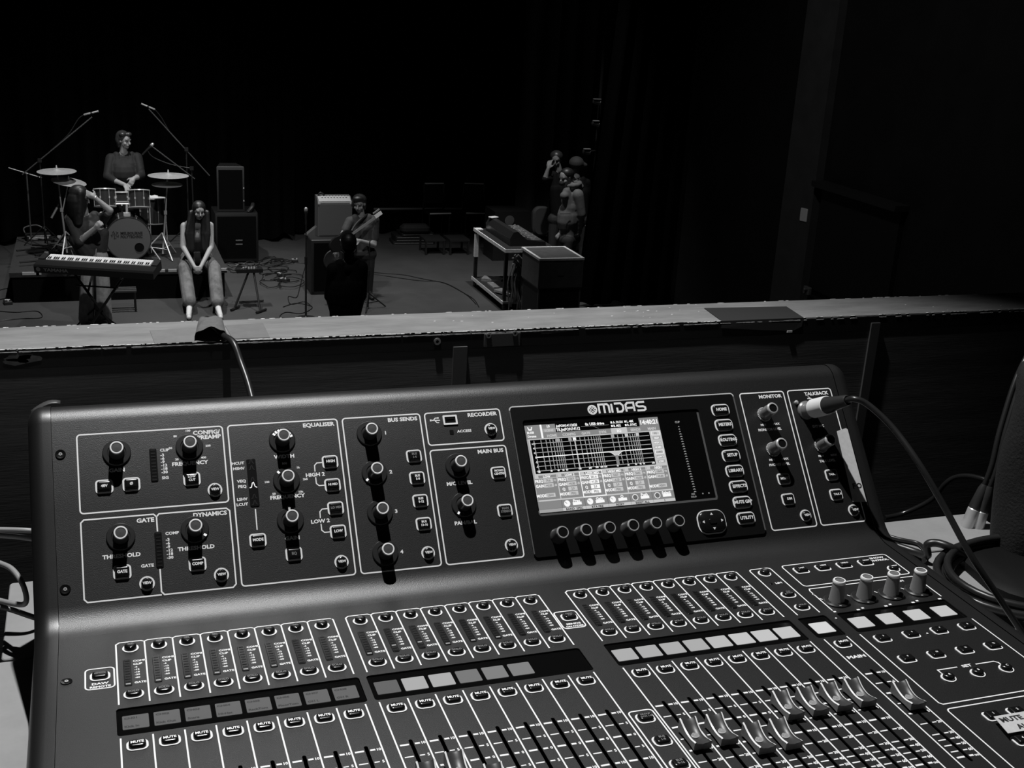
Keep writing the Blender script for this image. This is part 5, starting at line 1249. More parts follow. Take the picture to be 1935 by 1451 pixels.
# amplifier on cabinet
ax0, ax1 = at(601, 446, y=15.42).x, at(665, 446, y=15.42).x
cab = thing('speaker_cabinet', ((ax0 + ax1) / 2, 15.5, 0), 'tall black speaker cabinet under the grey amplifier', 'speaker')
cw0 = at(588, 560, y=15.22).x; cw1 = cw0 + 0.62
zt = at(632, 447, y=15.42).z
g = G(); g.prism(rrect(cw1 - cw0, 0.42, 0.02), [(0.005, 0.0), (0, 0.01), (0, zt - 0.015), (0.008, zt - 0.005)]); mk('cabinet', g, BLK, cab, T((cw0 + cw1) / 2, 15.45, 0))
g = G(); g.box((0, -0.214, zt / 2), (0.54, 0.008, zt - 0.10)); mk('grille', g, mat('speaker_grille', 0.002, 0.9, spec=0.05), cab, T((cw0 + cw1) / 2, 15.45, 0))
g = G(); g.lathe([(0.16, 0), (0.15, 0.01), (0.05, 0.0), (0.0001, 0.012)], 28, caps=(False, False)); mk('speaker_cone', g, mat('cone', 0.008, 0.6), cab, T((cw0 + cw1) / 2 + 0.02, 15.45 - 0.219, zt * 0.62) @ Matrix.Rotation(math.pi / 2, 4, 'X'))
amp = thing('amplifier', ((ax0 + ax1) / 2, 15.5, zt), 'grey fronted amplifier with a row of knobs along its slanting top', 'amplifier')
aw = ax1 - ax0; ah = at(632, 384, y=15.42).z - zt
g = G(); pr = [(-0.13, 0), (-0.13, ah), (-0.115, ah + 0.012), (0.0, ah + 0.075), (0.13, ah + 0.075), (0.13, 0)]
g.loft([[(x, a, b) for a, b in pr] for x in (-aw / 2, aw / 2)]); AM_ = T((ax0 + ax1) / 2, 15.56, zt); mk('cabinet', g, mat('amp_vinyl', 0.07, 0.6, noise=0.2, nscale=200), amp, AM_, 30)
g = G(); g.box((0, -0.133, ah / 2), (aw - 0.035, 0.008, ah - 0.04)); mk('grille_cloth', g, mat('grey_grille', 0.06, 0.85, noise=0.15, nscale=400), amp, AM_)
g = G(); g.box((0, 0, 0), (aw - 0.03, 0.115, 0.006)); mk('control_panel', g, mat('amp_panel', 0.30, 0.4), amp, AM_ @ T(0, -0.058, ah + 0.046) @ Matrix.Rotation(math.radians(28.7), 4, 'X'))
g = G(); g.lathe([(0.011, 0), (0.009, 0.022)], 12); kmesh = g.mesh('knob', mat('amp_knob', 0.6, 0.4))
for k in range(9): link('knob', kmesh, amp, AM_ @ T(-aw / 2 + 0.07 + k * 0.042, -0.035, ah + 0.062) @ Matrix.Rotation(math.radians(28.7), 4, 'X'))
for s_ in (-1, 1): g = G(); g.box((s_ * (aw / 2 - 0.015), -0.128, ah + 0.0), (0.035, 0.02, 0.03)); mk('metal_corner', g, SILVER, amp, AM_)
g = G(); g.tube(smooth_path([(-aw / 2 + 0.03, 0.03, ah + 0.075), (-aw / 2 + 0.06, 0.02, ah + 0.12), (-aw / 2 + 0.12, 0.03, ah + 0.075)], 5), 0.012, 8); mk('handle', g, BLK, amp, AM_)
p = at(594, 440, y=15.6); g = G(); g.add([(-0.1, 0, 0), (0.08, 0, 0), (0.08, 0.12, 0), (-0.1, 0.12, 0), (0.07, 0.0, 0.14), (0.07, 0.12, 0.14)], [(0, 3, 2, 1), (0, 1, 4), (3, 5, 2), (0, 4, 5, 3), (1, 2, 5, 4)])
tag(mk('wedge_box', g, mat('wedge_grey', 0.06, 0.6), None, T((cw0 + 0.075), 15.52, zt - 0.004)), 'small grey wedge shaped box at the left of the amplifier', 'box')
# pedals and small bright bits on the floor
def pedal(px_, py_, label, w=0.07, d=0.12, rz=0.3):
    p = at(px_, py_, z=0); g = G(); g.prism(rrect(w, d, 0.008), [(0, 0), (0, 0.035), (0.006, 0.045)], 0); g.lathe([(0.012, 0.044), (0.010, 0.06)], 10, 1, T(0, -0.03, 0)); g.box((0, 0.03, 0.047), (w * 0.6, 0.03, 0.006), 1)
    tag(mk('effects_pedal', g, [BLKM, mat('pedal_pale', 0.45, 0.4)], None, T(p) @ Matrix.Rotation(rz, 4, 'Z')), label, 'pedal')
pedal(536, 532, 'black effects pedal with a pale top near the cable tangle', 0.10, 0.16, 0.8); pedal(528, 522, 'smaller pale topped pedal touching the black one', 0.06, 0.09, 0.2)
pedal(557, 495, 'small pedal alone on the floor left of the straight microphone stand', 0.06, 0.10, 1.4)
pedal(15, 574, 'pale topped box at the far left edge of the stage', 0.10, 0.14, 0.2)
# cables on the stage floor
def floor_cable(pxs, label, r=0.006, group=None): return cable('floor_cable', [at(a, b, z=r) for a, b in pxs], r, label, mat('floor_cable_rubber', 0.008, 0.5), 6, 'cable', group, 6)
floor_cable([(690, 512), (720, 516), (760, 519), (800, 527), (840, 535), (870, 550), (895, 565), (905, 580)], 'long black cable curving across the floor to the equipment cart')
floor_cable([(695, 516), (740, 523), (790, 530), (838, 534), (880, 556), (900, 575)], 'second long cable running just in front of the first one')
floor_cable([(480, 503), (500, 498), (530, 493), (556, 496), (578, 497)], 'black cable running from the bass speaker to the small pedal')
floor_cable([(578, 500), (572, 520), (566, 545), (560, 562), (545, 560), (550, 575), (575, 570), (590, 580)], 'black cable looping left of the straight microphone stand')
floor_cable([(535, 580), (560, 573), (590, 580), (570, 592), (540, 590), (530, 600), (570, 604)], 'black cable coiled in flat loops beside the man seen from behind')
floor_cable([(0, 588), (30, 590), (70, 588), (78, 600), (40, 602), (0, 606)], 'black cable looped on the floor at the far left')
floor_cable([(0, 548), (15, 545), (28, 550), (20, 560), (0, 566)], 'short black cable at the left corner of the platform')
rg = random.Random(21)
g = G()
for k in range(11):
    c = at(rg.uniform(508, 548), rg.uniform(490, 538), z=0.008 + 0.004 * k % 0.03); rx, ry = rg.uniform(0.08, 0.22), rg.uniform(0.10, 0.35); a0 = rg.uniform(0, 6); w = rg.uniform(3.5, 8)
    g.tube([c + V(rx * math.cos(a0 + q) * (1 + 0.2 * math.sin(3 * q)), ry * math.sin(a0 + q * 1.1), 0.004 * math.sin(q * 2)) for q in [w * j / 26 for j in range(27)]], 0.006, 6)
tag(mkw('cable_tangle', g, mat('floor_cable_rubber', 0.008, 0.5), None, 60), 'wide tangle of thin black cables on the floor right of the bass speaker', 'cable', kind='stuff')

# two chairs at the back
def back_chair(px_, label, rz):
    p = at(px_, 405, y=18.85); t = thing('black_chair', (p.x, 18.85, 0), label, 'chair', 'black chairs against the back drape', rz)
    M = T(p.x, 18.85, 0) @ Matrix.Rotation(rz, 4, 'Z'); SM = mat('chair_plastic', 0.012, 0.25); 
    g = G(); g.prism(rrect(0.42, 0.40, 0.05), [(0.0, 0.44), (0, 0.46), (0.02, 0.475)]); mk('seat', g, SM, t, M)
    g = G(); g.box((0, -0.21, 0.468), (0.38, 0.02, 0.02)); mk('seat_edge', g, mat('painted_glint', 0.75, 0.3), t, M)  # pale strip paints the highlight along the black seat's front
    g = G(); g.prism(rrect(0.40, 0.34, 0.05), [(0, 0), (0, 0.02)]); mk('backrest', g, SM, t, M @ T(0, 0.20, 0.74) @ Matrix.Rotation(math.radians(82), 4, 'X'))
    g = G(); g.box((0, 0.185, 0.915), (0.34, 0.03, 0.022)); mk('top_rail', g, mat('painted_glint', 0.75, 0.3), t, M)  # pale colour paints the highlight on top of the black backrest
    for sx in (-0.18, 0.18):
        g = G(); rod(g, (sx, -0.18, 0), (sx, -0.16, 0.45), 0.011); mk('leg', g, BLKM, t, M)
        g = G(); rod(g, (sx, 0.24, 0), (sx, 0.18, 0.9), 0.011); mk('leg', g, BLKM, t, M)
back_chair(825, 'left of the two black chairs in the dark at the back', 0.05); back_chair(897, 'right of the two black chairs in the dark at the back', -0.12)
# long bar behind them
g = G(); rod(g, (at(706, 395, y=19.14).x, 19.14, at(706, 395, y=19.14).z), (at(930, 395, y=19.14).x, 19.14, at(706, 395, y=19.14).z), 0.02)
for px_ in (712, 925): q = at(px_, 395, y=19.14); rod(g, (q.x, 19.14, 0), (q.x, 19.14, at(706, 395, y=19.14).z), 0.02)
tag(mkw('handrail', g, mat('dark_rail', 0.12, 0.4)), 'long thin dark handrail at the back of the stage', 'rail')
# pile of flat cases, flat trolleys
rg = random.Random(4)
for k in range(4):
    p = at(783, 460, z=0); g = G(); g.prism(rrect(0.72 - 0.05 * k, 0.36, 0.02), [(0, 0), (0, 0.04), (0.01, 0.048)]); g.box((0, -0.183, 0.022), (0.66 - 0.05 * k, 0.006, 0.014), 1)
    tag(mk('flat_board', g, [BLK, mat('pale_board_edge', 0.16, 0.6, noise=0.5, nscale=40)], None, T(p.x + rg.uniform(-0.04, 0.04), p.y + 0.1, 0.0 + k * 0.0485) @ Matrix.Rotation(rg.uniform(-0.06, 0.06), 4, 'Z')), ('bottom board', 'second board from the floor', 'third board from the floor', 'top board')[k] + ' of the flat pile with pale edges at the back', 'board', 'flat boards piled at the back of the stage')
p = at(782, 437, z=0.2); g = G(); g.prism(rrect(0.5, 0.25, 0.08, 5), [(0.04, 0), (0, 0.04), (0, 0.09), (0.06, 0.14)]); tag(mk('soft_bag', g, mat('bag_black', 0.014, 0.8), None, T(p.x, 18.42, 0.196)), 'soft dark bag lying on the pile of boards', 'bag')
for k, px_ in enumerate((822, 868)):
    p = at(px_, 482, z=0); t = thing('low_table', (p.x, p.y, 0), ('left', 'right')[k] + ' of two low dark tables in front of the board pile', 'table')
    g = G(); g.box((p.x, p.y + 0.2, 0.24), (0.34, 0.4, 0.03)); mkw('tabletop', g, mat('table_dark', 0.018, 0.5), t)
    for sx in (-0.15, 0.15):
        for sy in (0.02, 0.38): g = G(); g.box((p.x + sx, p.y + sy, 0.112), (0.03, 0.03, 0.224)); mkw('leg', g, BLK, t)

# equipment cart with a small mixing desk
TA = mat('cart_edge', 0.75, 0.5, noise=0.2, nscale=30)
cL, cN = at(895, 431, z=0.86), at(957, 472, z=0.86)
cx0 = (cL.x + cN.x) / 2; cy0, cy1 = cN.y, cL.y; cx1 = cx0 + 0.75
cart = thing('equipment_cart', ((cx0 + cx1) / 2, (cy0 + cy1) / 2, 0), 'open cart with pale edges, carrying a small mixing desk', 'cart')
g = G(); g.box(((cx0 + cx1) / 2, (cy0 + cy1) / 2, 0.84), (cx1 - cx0, cy1 - cy0, 0.03)); mkw('tabletop', g, mat('cart_top', 0.02, 0.5), cart)
g = G(); g.box((cx0 - 0.006, (cy0 + cy1) / 2, 0.845), (0.014, cy1 - cy0, 0.045)); mkw('edge_strip', g, TA, cart)
g = G(); g.box(((cx0 + cx1) / 2, cy0 - 0.006, 0.845), (cx1 - cx0 + 0.02, 0.014, 0.045)); mkw('edge_strip', g, TA, cart)
g = G(); g.box((cx0 + 0.05, cy1 - 0.06, 0.862), (0.10, 0.12, 0.008)); mkw('corner_plate', g, TA, cart)
g = G(); g.box(((cx0 + cx1) / 2, (cy0 + cy1) / 2, 0.12), (cx1 - cx0, cy1 - cy0, 0.03)); mkw('shelf', g, mat('cart_shelf', 0.05, 0.6), cart)
g = G(); g.box((cx0 - 0.006, (cy0 + cy1) / 2, 0.125), (0.014, cy1 - cy0, 0.045)); mkw('edge_strip', g, TA, cart)
for px_, yy in ((cx0 + 0.03, cy1 - 0.05), (cx0 + 0.03, cy0 + 0.05), (cx1 - 0.03, cy0 + 0.05), (cx1 - 0.03, cy1 - 0.05)):
    g = G(); g.box((px_, yy, 0.48), (0.045, 0.045, 0.70)); mkw('post', g, BLKM, cart)
    g = G(); g.lathe([(0.04, -0.015), (0.045, 0), (0.04, 0.015)], 14, 0, T(px_, yy, 0.05) @ Matrix.Rotation(math.pi / 2, 4, 'Y')); mkw('wheel', g, BLK, cart)
g = G(); g.box((cx0 + 0.028, cy1 - 0.05, 0.62), (0.055, 0.055, 0.34)); mkw('pale_sleeve', g, TA, cart)
for k, (px_, py_, w_) in enumerate(((925, 540, 0.24), (938, 556, 0.16), (915, 530, 0.2))):
    p = at(px_, py_, z=0.14); g = G(); g.prism(rrect(w_, 0.3, 0.01), [(0, 0), (0, 0.02 + 0.01 * k)]); tag(mk('paper_pad', g, mat('paper', 0.35, 0.7, noise=0.3, nscale=20), None, T(p.x + 0.13, p.y, 0.1355 + (0 if k != 1 else 0.021)) @ Matrix.Rotation(0.5 * k, 4, 'Z')), ('rear paper pad on the shelf of the cart', 'small paper pad lying on top near the front of the cart shelf', 'farthest paper pad on the shelf of the cart')[k], 'paper', 'papers on the cart shelf')
# small mixing desk on the cart (operator side faces right)
dm = thing('small_mixing_desk', ((cx0 + cx1) / 2, (cy0 + cy1) / 2, 0.857), 'smaller digital mixing desk on the cart with pale fader scales', 'mixer')
Ld = cy1 - cy0 - 0.35; MD = T(cx0 + 0.40, (cy0 + cy1) / 2 + 0.05, 0.857)
g = G(); pr = [(-0.26, 0.0), (-0.27, 0.10), (-0.22, 0.19), (-0.16, 0.20), (-0.02, 0.085), (0.25, 0.055), (0.26, 0.0)]
g.loft([[(a, y, b) for a, b in pr] for y in (-Ld / 2, Ld / 2)]); mk('case', g, mat('desk_case', 0.020, 0.35), dm, MD, 30)
g = G(); rg = random.Random(9)
for k in range(22):
    y = -Ld / 2 + 0.06 + k * (Ld - 0.12) / 21; g.box((0.115, y, 0.0745), (0.19, 0.006, 0.004), 0, rz=0); g.box((0.02 + rg.uniform(0, 0.18), y + 0.012, 0.080), (0.02, 0.012, 0.012), 0)
    g.box((-0.055, y, 0.118), (0.05, 0.012, 0.004))
tag(mk('fader_scales', g, mat('small_desk_print', 0.35, 0.5), dm, MD, smooth=0), kind='stuff')
g = G(); g.prism(rrect(0.13, 0.09, 0.01), [(0, 0), (0, 0.006), (0.01, 0.012)]); tag(mk('white_card', g, mat('white_plastic', 0.60, 0.4), None, MD @ T(-0.19, Ld / 2 - 0.10, 0.203) @ Matrix.Rotation(0.4, 4, 'Z')), 'white card lying on the back edge of the small mixing desk', 'card')
# flight case with pale metal edges in front
q0, q1, q2 = at(1002, 466, z=1.0), at(1037, 489, z=1.0), at(1092, 488, z=1.0)
fw, fd = 0.58, 0.66; fx, fy = (q1.x + q2.x) / 2 - 0.02, (q1.y + q0.y) / 2
def flight_case(name, cx_, cy_, z0, w, d, h, label, edge=TA, faces=mat('case_face', 0.10, 0.4, noise=0.2, nscale=10)):
    t = thing(name, (cx_, cy_, z0), label, 'flight case')
    g = G(); g.box((cx_, cy_, z0 + h / 2), (w, d, h)); mkw('body', g, faces, t)
    for sx in (-1, 1):
        g = G(); g.box((cx_ + sx * w / 2, cy_, z0 + h - 0.008), (0.034, d + 0.030, 0.028)); mkw('edge_strip', g, edge, t)
    for sy in (-1, 1):
        g = G(); g.box((cx_, cy_ + sy * d / 2, z0 + h - 0.0085), (w + 0.028, 0.032, 0.028)); mkw('edge_strip', g, edge, t)
    for sx in (-1, 1):
        g = G(); g.box((cx_ + sx * w / 2, cy_ - d / 2, z0 + h / 2 - 0.01), (0.02, 0.02, h - 0.02)); mkw('corner_strip', g, mat('dull_edge', 0.10, 0.5), t)
    g = G(); g.box((cx_ , cy_ - d / 2 - 0.006, z0 + h * 0.5), (0.09, 0.012, 0.06)); mkw('catch', g, mat('dull_edge', 0.10, 0.5), t)
    return t
flight_case('rack_case', fx, fy - 0.02, 0.62, fw, fd, 0.38, 'flight case with bright pale edges, in front of the small mixing desk')
flight_case('rack_case', fx + 0.02, fy, 0.0, 0.56, 0.60, 0.617, 'dark lower flight case under the bright edged one', mat('dull_edge', 0.10, 0.5), mat('case_dark', 0.008, 0.6))
p = at(1053, 515, z=0.62)
# multicore loom hanging in front of the cart
g = G(); rg = random.Random(8)
for k in range(13):
    a = at(975 + rg.uniform(-8, 22), 483 + rg.uniform(-3, 8), y=cy0 - 0.10 - 0.01 * k); m_ = at(968 + k * 3.2, 500 + rg.uniform(0, 25), y=cy0 - 0.16); b = at(962 + k * 4, 565 + rg.uniform(-10, 14), y=cy0 - 0.20)
    g.tube(smooth_path([a, m_, (m_ + b) / 2 + V(rg.uniform(-0.05, 0.05), 0, 0), b, V(b.x, b.y, max(0.02, b.z - 0.1))], 5), rg.uniform(0.010, 0.018), 6)
tag(mkw('cable_loom', g, mat('loom_grey', 0.085, 0.5, noise=0.5, nscale=25), None, 60), 'thick bundle of grey cables hanging at the near end of the cart', 'cable', kind='stuff')
for k in range(3):
    a = at(996, 508 + 16 * k, y=cy0 - 0.12); b = at(1020, 524 + 16 * k, y=cy0 - 0.24)
    stick(a, b, 0.013, ('top', 'middle', 'bottom')[k] + ' of three pale bars stacked beside the cable bundle', mat('pale_bar', 0.20, 0.4), 'rack_bar', 'bar')
# side lighting boom with lamps at the edge of the wing curtain
LBX = at(1130, 240, y=15.45).x
t = thing('lamp_boom', (LBX, 15.45, 0), 'dark vertical pole with small spot lamps at the edge of the side curtain', 'lamp stand')
g = G(); g.lathe([(0.2, 0), (0.2, 0.02), (0.04, 0.04)], 20, 0, T(LBX, 15.45, 0)); rod(g, (LBX, 15.45, 0.02), (LBX, 15.45, 4.2), 0.024); mkw('pole', g, BLKM, t)
for px_, py_, s_ in ((1127, 193, 1.0), (1125, 234, 0.8), (1108, 287, 0.9)):
    p = at(px_, py_, y=15.3); g = G(); M = T(p) @ Matrix.Rotation(math.radians(100), 4, 'Y'); g.lathe([(0.015, -0.06), (0.032, -0.05), (0.035, 0.04), (0.042, 0.05)], 16, 0, M); h = mkw('lamp_head', g, BLKM, t)
    g = G(); g.box(p + V(0, -0.02, 0.046), (0.11 * s_, 0.05, 0.010), 0); mkw('shiny_fin', g, mat('fin_silver', 0.35, 0.3, metal=0.5), h)
    g = G(); rod(g, p, (LBX, 15.45, p.z), 0.012); mkw('bracket', g, BLKM, t)
# a dim rack and monitor behind the small desk
p = at(962, 420, y=17.2); t = thing('dark_rack', (p.x, 17.2, 0), 'dark open rack with a round socket behind the small mixing desk', 'rack')
g = G(); g.box((p.x, 17.3, 0.40), (0.6, 0.5, 0.80)); mkw('body', g, mat('rack_black', 0.010, 0.5), t)
g = G(); g.lathe([(0.07, 0), (0.08, 0.012), (0.06, 0.014)], 20, 0, T(p.x - 0.05, 17.05, 0.66) @ Matrix.Rotation(math.pi / 2, 4, 'X')); mkw('round_socket', g, mat('dull_edge', 0.10, 0.5), t)
p = at(1020, 415, y=16.4); t = thing('padded_chair', (p.x, 16.4, 0), 'dark rounded padded chair behind the small mixing desk', 'chair')
g = G(); g.prism(rrect(0.30, 0.46, 0.12, 6), [(0.02, 0), (0, 0.03), (0.0, 0.09), (0.03, 0.12)]); mk('backrest', g, mat('chair_cloth', 0.022, 0.8), t, T(p.x, 16.4, 0.78) @ Matrix.Rotation(math.radians(84), 4, 'X'))
g = G(); g.prism(rrect(0.40, 0.40, 0.10, 6), [(0.02, 0.42), (0, 0.45), (0.0, 0.49), (0.03, 0.51)]); mk('seat', g, mat('chair_cloth', 0.022, 0.8), t, T(p.x, 16.62, 0))
g = G(); rod(g, (p.x, 16.62, 0.04), (p.x, 16.62, 0.43), 0.03); mkw('post', g, BLKM, t)
for k in range(5):
    a = 2 * math.pi * k / 5; g = G(); rod(g, (p.x, 16.62, 0.07), (p.x + 0.26 * math.cos(a), 16.62 + 0.26 * math.sin(a), 0.03), 0.016); mkw('foot', g, BLKM, t)
# ------------------------------------------------------------------ people
import numpy as np
SKIN = mat('skin', 0.30, 0.6)
HAIR = mat('dark_hair', 0.012, 0.45)
EYE = mat('eye_dark', 0.10, 0.4)
def ellip(c, r, rot=None, n=14):
    vs = []; fs = []
    for i in range(n // 2 + 1):
        th = math.pi * i / (n // 2)
        for k in range(n):
            ph = 2 * math.pi * k / n; v = Vector((r[0] * math.sin(th) * math.cos(ph), r[1] * math.sin(th) * math.sin(ph), r[2] * math.cos(th)))
            vs.append((rot @ v if rot is not None else v) + Vector(c))
    for i in range(n // 2):
        for k in range(n):
            j = (k + 1) % n; fs.append((i * n + k, (i + 1) * n + k, (i + 1) * n + j, i * n + j))
    return vs, fs
class Fig:
    """body parts are collected as solids, then merged into ONE continuous skin by voxel remeshing"""
    def __init__(s): s.g = G(); s.seg = []
    def cap(s, a, b, ra, rb, mi):
        a = Vector(a); b = Vector(b); d = b - a; L = max(d.length, 1e-6); q = d.to_track_quat('Z', 'Y').to_matrix().to_4x4()
        prof = [(max(1e-4, ra * math.sin(t)), -ra * math.cos(t)) for t in [math.pi / 2 * k / 4 for k in range(5)]] + [(max(1e-4, rb * math.cos(t)), L + rb * math.sin(t)) for t in [math.pi / 2 * k / 4 for k in range(5)]]
        s.g.lathe(prof, 12, 0, T(a) @ q); s.seg.append((a, b, ra, rb, mi))
    def ell(s, c, r, mi, rot=None):
        v, f = ellip(c, r, rot); s.g.add(v, f); s.seg.append((Vector(c), Vector(c), min(r), min(r), mi))
    def build(s, name, mats, parent, voxel, smooth=4):
        me = s.g.mesh(name, mats, 0); o = bpy.data.objects.new('tmp', me); COL.objects.link(o)
        m = o.modifiers.new('r', 'REMESH'); m.mode = 'VOXEL'; m.voxel_size = voxel
        m = o.modifiers.new('s', 'SMOOTH'); m.iterations = smooth; m.factor = 0.5
        bpy.context.view_layer.update()
        ev = o.evaluated_get(bpy.context.evaluated_depsgraph_get()); me2 = bpy.data.meshes.new_from_object(ev)
        bpy.data.objects.remove(o)
        nf = len(me2.polygons); cen = np.empty(nf * 3, dtype=np.float32); me2.polygons.foreach_get('center', cen); cen = cen.reshape(-1, 3)
        best = np.full(nf, 1e9); idx = np.zeros(nf, dtype=np.int32)
        for a, b, ra, rb, mi in s.seg:
            a_ = np.array(a); d = np.array(b) - a_; L2_ = max(float(d @ d), 1e-12); t = np.clip(((cen - a_) @ d) / L2_, 0, 1)
            dist = np.linalg.norm(cen - (a_ + t[:, None] * d), axis=1) - (ra + (rb - ra) * t)
            k = dist < best; best[k] = dist[k]; idx[k] = mi
        me2.materials.clear()
        for m_ in mats: me2.materials.append(m_)
        me2.polygons.foreach_set('material_index', idx); me2.shade_smooth(); me2.name = name
        org = Vector(WORLD[parent.name].translation); me2.transform(T(-org)); me2.update()
        return link(name, me2, parent, T(org))
def frame(fwd, up=Vector((0, 0, 1))):
    f = Vector(fwd).normalized(); r = f.cross(up).normalized(); u = r.cross(f)
    return Matrix((r, f, u)).transposed()           # columns: right, forward, up
def head(F, c, fwd, up=Vector((0, 0, 1)), k=1.0, skin=0, eye=1):
    c = Vector(c); R_ = frame(fwd, up); P = lambda x, y, z: c + R_ @ Vector((x * k, y * k, z * k))
    F.ell(P(0, -0.012, 0.022), (0.074 * k, 0.092 * k, 0.088 * k), skin, R_)
    F.ell(P(0, 0.020, -0.045), (0.056 * k, 0.062 * k, 0.068 * k), skin, R_)
    F.ell(P(0, 0.052, -0.088), (0.026 * k, 0.024 * k, 0.020 * k), skin, R_)
    F.cap(P(0, 0.083, 0.012), P(0, 0.104, -0.028), 0.007 * k, 0.013 * k, skin)
    for s_ in (-1, 1):
        F.ell(P(s_ * 0.031, 0.074, 0.004), (0.013 * k, 0.010 * k, 0.008 * k), eye, R_)
        F.cap(P(s_ * 0.015, 0.084, 0.024), P(s_ * 0.048, 0.074, 0.026), 0.008 * k, 0.006 * k, eye)
        F.ell(P(s_ * 0.076, -0.008, -0.008), (0.010 * k, 0.018 * k, 0.030 * k), skin, R_)
        F.ell(P(s_ * 0.040, 0.058, -0.032), (0.022 * k, 0.020 * k, 0.022 * k), skin, R_)
    F.cap(P(-0.020, 0.084, -0.060), P(0.020, 0.084, -0.060), 0.0065 * k, 0.0065 * k, eye)
    return P
def hand(F, w, d, n, side, curl=0.5, k=1.0, mi=0):
    """w wrist, d direction of the fingers, n back-of-hand normal, side +1: thumb on the right of d (seen from the back of the hand)"""
    w = Vector(w); d = Vector(d).normalized(); n = (Vector(n) - Vector(n).dot(d) * d).normalized(); s_ = d.cross(n) * side
    R_ = Matrix((s_, d, n)).transposed()
    F.ell(w + d * 0.045 * k, (0.040 * k, 0.052 * k, 0.017 * k), mi, R_); F.cap(w, w + d * 0.04 * k, 0.026 * k, 0.030 * k, mi)
    for j, (off, L) in enumerate(((0.030, 0.070), (0.010, 0.080), (-0.010, 0.074), (-0.030, 0.058))):
        a = w + d * 0.082 * k + s_ * off * k; a1 = math.radians(20 + 45 * curl); a2 = math.radians(25 + 110 * curl)
        b = a + (d * math.cos(a1) - n * math.sin(a1)) * L * 0.5 * k; c = b + (d * math.cos(a2) - n * math.sin(a2)) * L * 0.5 * k
        F.cap(w + d * 0.05 * k + s_ * off * k, a, 0.0105 * k, 0.0095 * k, mi); F.cap(a, b, 0.0095 * k, 0.0088 * k, mi); F.cap(b, c, 0.0088 * k, 0.0072 * k, mi)
    a = w + d * 0.018 * k + s_ * 0.030 * k; b = a + (d * 0.55 + s_ * 0.65 - n * 0.35 * curl).normalized() * 0.038 * k; c = b + (d * 0.85 + s_ * 0.15 - n * 0.6 * curl).normalized() * 0.032 * k
    F.cap(a, b, 0.013 * k, 0.011 * k, mi); F.cap(b, c, 0.011 * k, 0.008 * k, mi)
def arm(F, sh, el, wr, top, lowr, r=(0.055, 0.043, 0.027), cut=0.0):
    F.cap(sh, el, r[0], r[1], top); F.cap(el, wr, r[1] * 0.95, r[2], lowr)
def leg(F, hip, kn, an, toe, m_leg, m_shoe, r=(0.090, 0.065, 0.045)):
    hip, kn, an, toe = map(Vector, (hip, kn, an, toe)); F.cap(hip, kn, r[0], r[1], m_leg); F.cap(kn, an, r[1], r[2], m_leg)
    heel = Vector((an.x, an.y, toe.z)) - (toe - Vector((an.x, an.y, toe.z))).normalized() * 0.03
    F.cap(an - Vector((0, 0, 0.015)), heel, 0.035, 0.033, m_shoe); F.cap(heel, toe, 0.036, 0.032, m_shoe); F.cap(heel.lerp(toe, 0.5) + Vector((0, 0, 0.02)), toe, 0.036, 0.030, m_shoe)
def torso(F, pel, che, nk, shl, shr, hipl, hipr, m_top, m_bot, wd=0.13, belly=0.11):
    pel, che, nk, shl, shr, hipl, hipr = map(Vector, (pel, che, nk, shl, shr, hipl, hipr)); ax = (shr - shl).normalized()
    F.cap(hipl, hipr, 0.105, 0.105, m_bot); F.cap(shl.lerp(shr, 0.12), shr.lerp(shl, 0.12), 0.062, 0.062, m_top)
    for s_ in (-1, 1):
        F.cap(che + ax * s_ * wd * 0.55, pel + ax * s_ * wd * 0.42 + Vector((0, 0, 0.06)), belly * 0.98, belly * 0.86, m_top)
        F.cap(che + ax * s_ * wd * 0.55 , (shr if s_ > 0 else shl).lerp(nk, 0.45), belly * 0.9, 0.06, m_top)
    F.cap(che, pel + Vector((0, 0, 0.08)), belly, belly * 0.95, m_top)
def neck(F, nk, hd, m=0, r=0.048): F.cap(nk, hd, r * 1.08, r, m)
def person(loc, label): return thing('person', loc, label, 'person')
def hair_build(parent, solids, m=HAIR, vox=0.011, name='hair'):
    F = Fig()
    for sset in solids:
        if sset[0] == 'e': F.ell(sset[1], sset[2], 0, sset[3] if len(sset) > 3 else None)
        else: F.cap(sset[1], sset[2], sset[3], sset[4], 0)
    return F.build(name, [m], parent, vox, 3)

# --- keyboard player
Y = 14.05; A = lambda px_, py_, dy=0.0: at(px_, py_, y=Y + dy)
t = person((A(180, 610).x, Y, 0), 'woman with long dark hair behind the keyboard, one hand at her face')
F = Fig(); hc = A(155, 372, -0.02); fwd = V(0.75, -0.55, -0.30)
P_ = head(F, hc, fwd)
pel = A(172, 478); che = A(168, 430, 0.0); nk = A(159, 402)
sl, sr = A(133, 415), A(195, 412, 0.03)
torso(F, pel, che, nk, sl, sr, A(160, 486), A(188, 486), 2, 3, 0.12, 0.105); neck(F, nk, hc)
F.cap(A(146, 452, -0.05), A(166, 478), 0.10, 0.12, 2); F.cap(A(195, 440), A(190, 470), 0.07, 0.08, 2)
el1, wr1 = A(150, 456, -0.12), A(180, 431, -0.22)
F.cap(sl, el1, 0.075, 0.060, 2); F.cap(el1, wr1, 0.042, 0.028, 0); hand(F, wr1, A(190, 420, -0.26) - wr1, V(-0.4, -0.8, 0.2), 1, 1.0)
el2, wr2 = A(208, 398, -0.14), A(180, 374, -0.12)
F.cap(sr, A(203, 404, -0.10), 0.068, 0.055, 2); F.cap(A(205, 401, -0.12), el2, 0.045, 0.042, 0); F.cap(el2, wr2, 0.042, 0.027, 0); hand(F, wr2, A(166, 366, -0.10) - wr2, V(0, -1, 0.3), 1, 0.3)
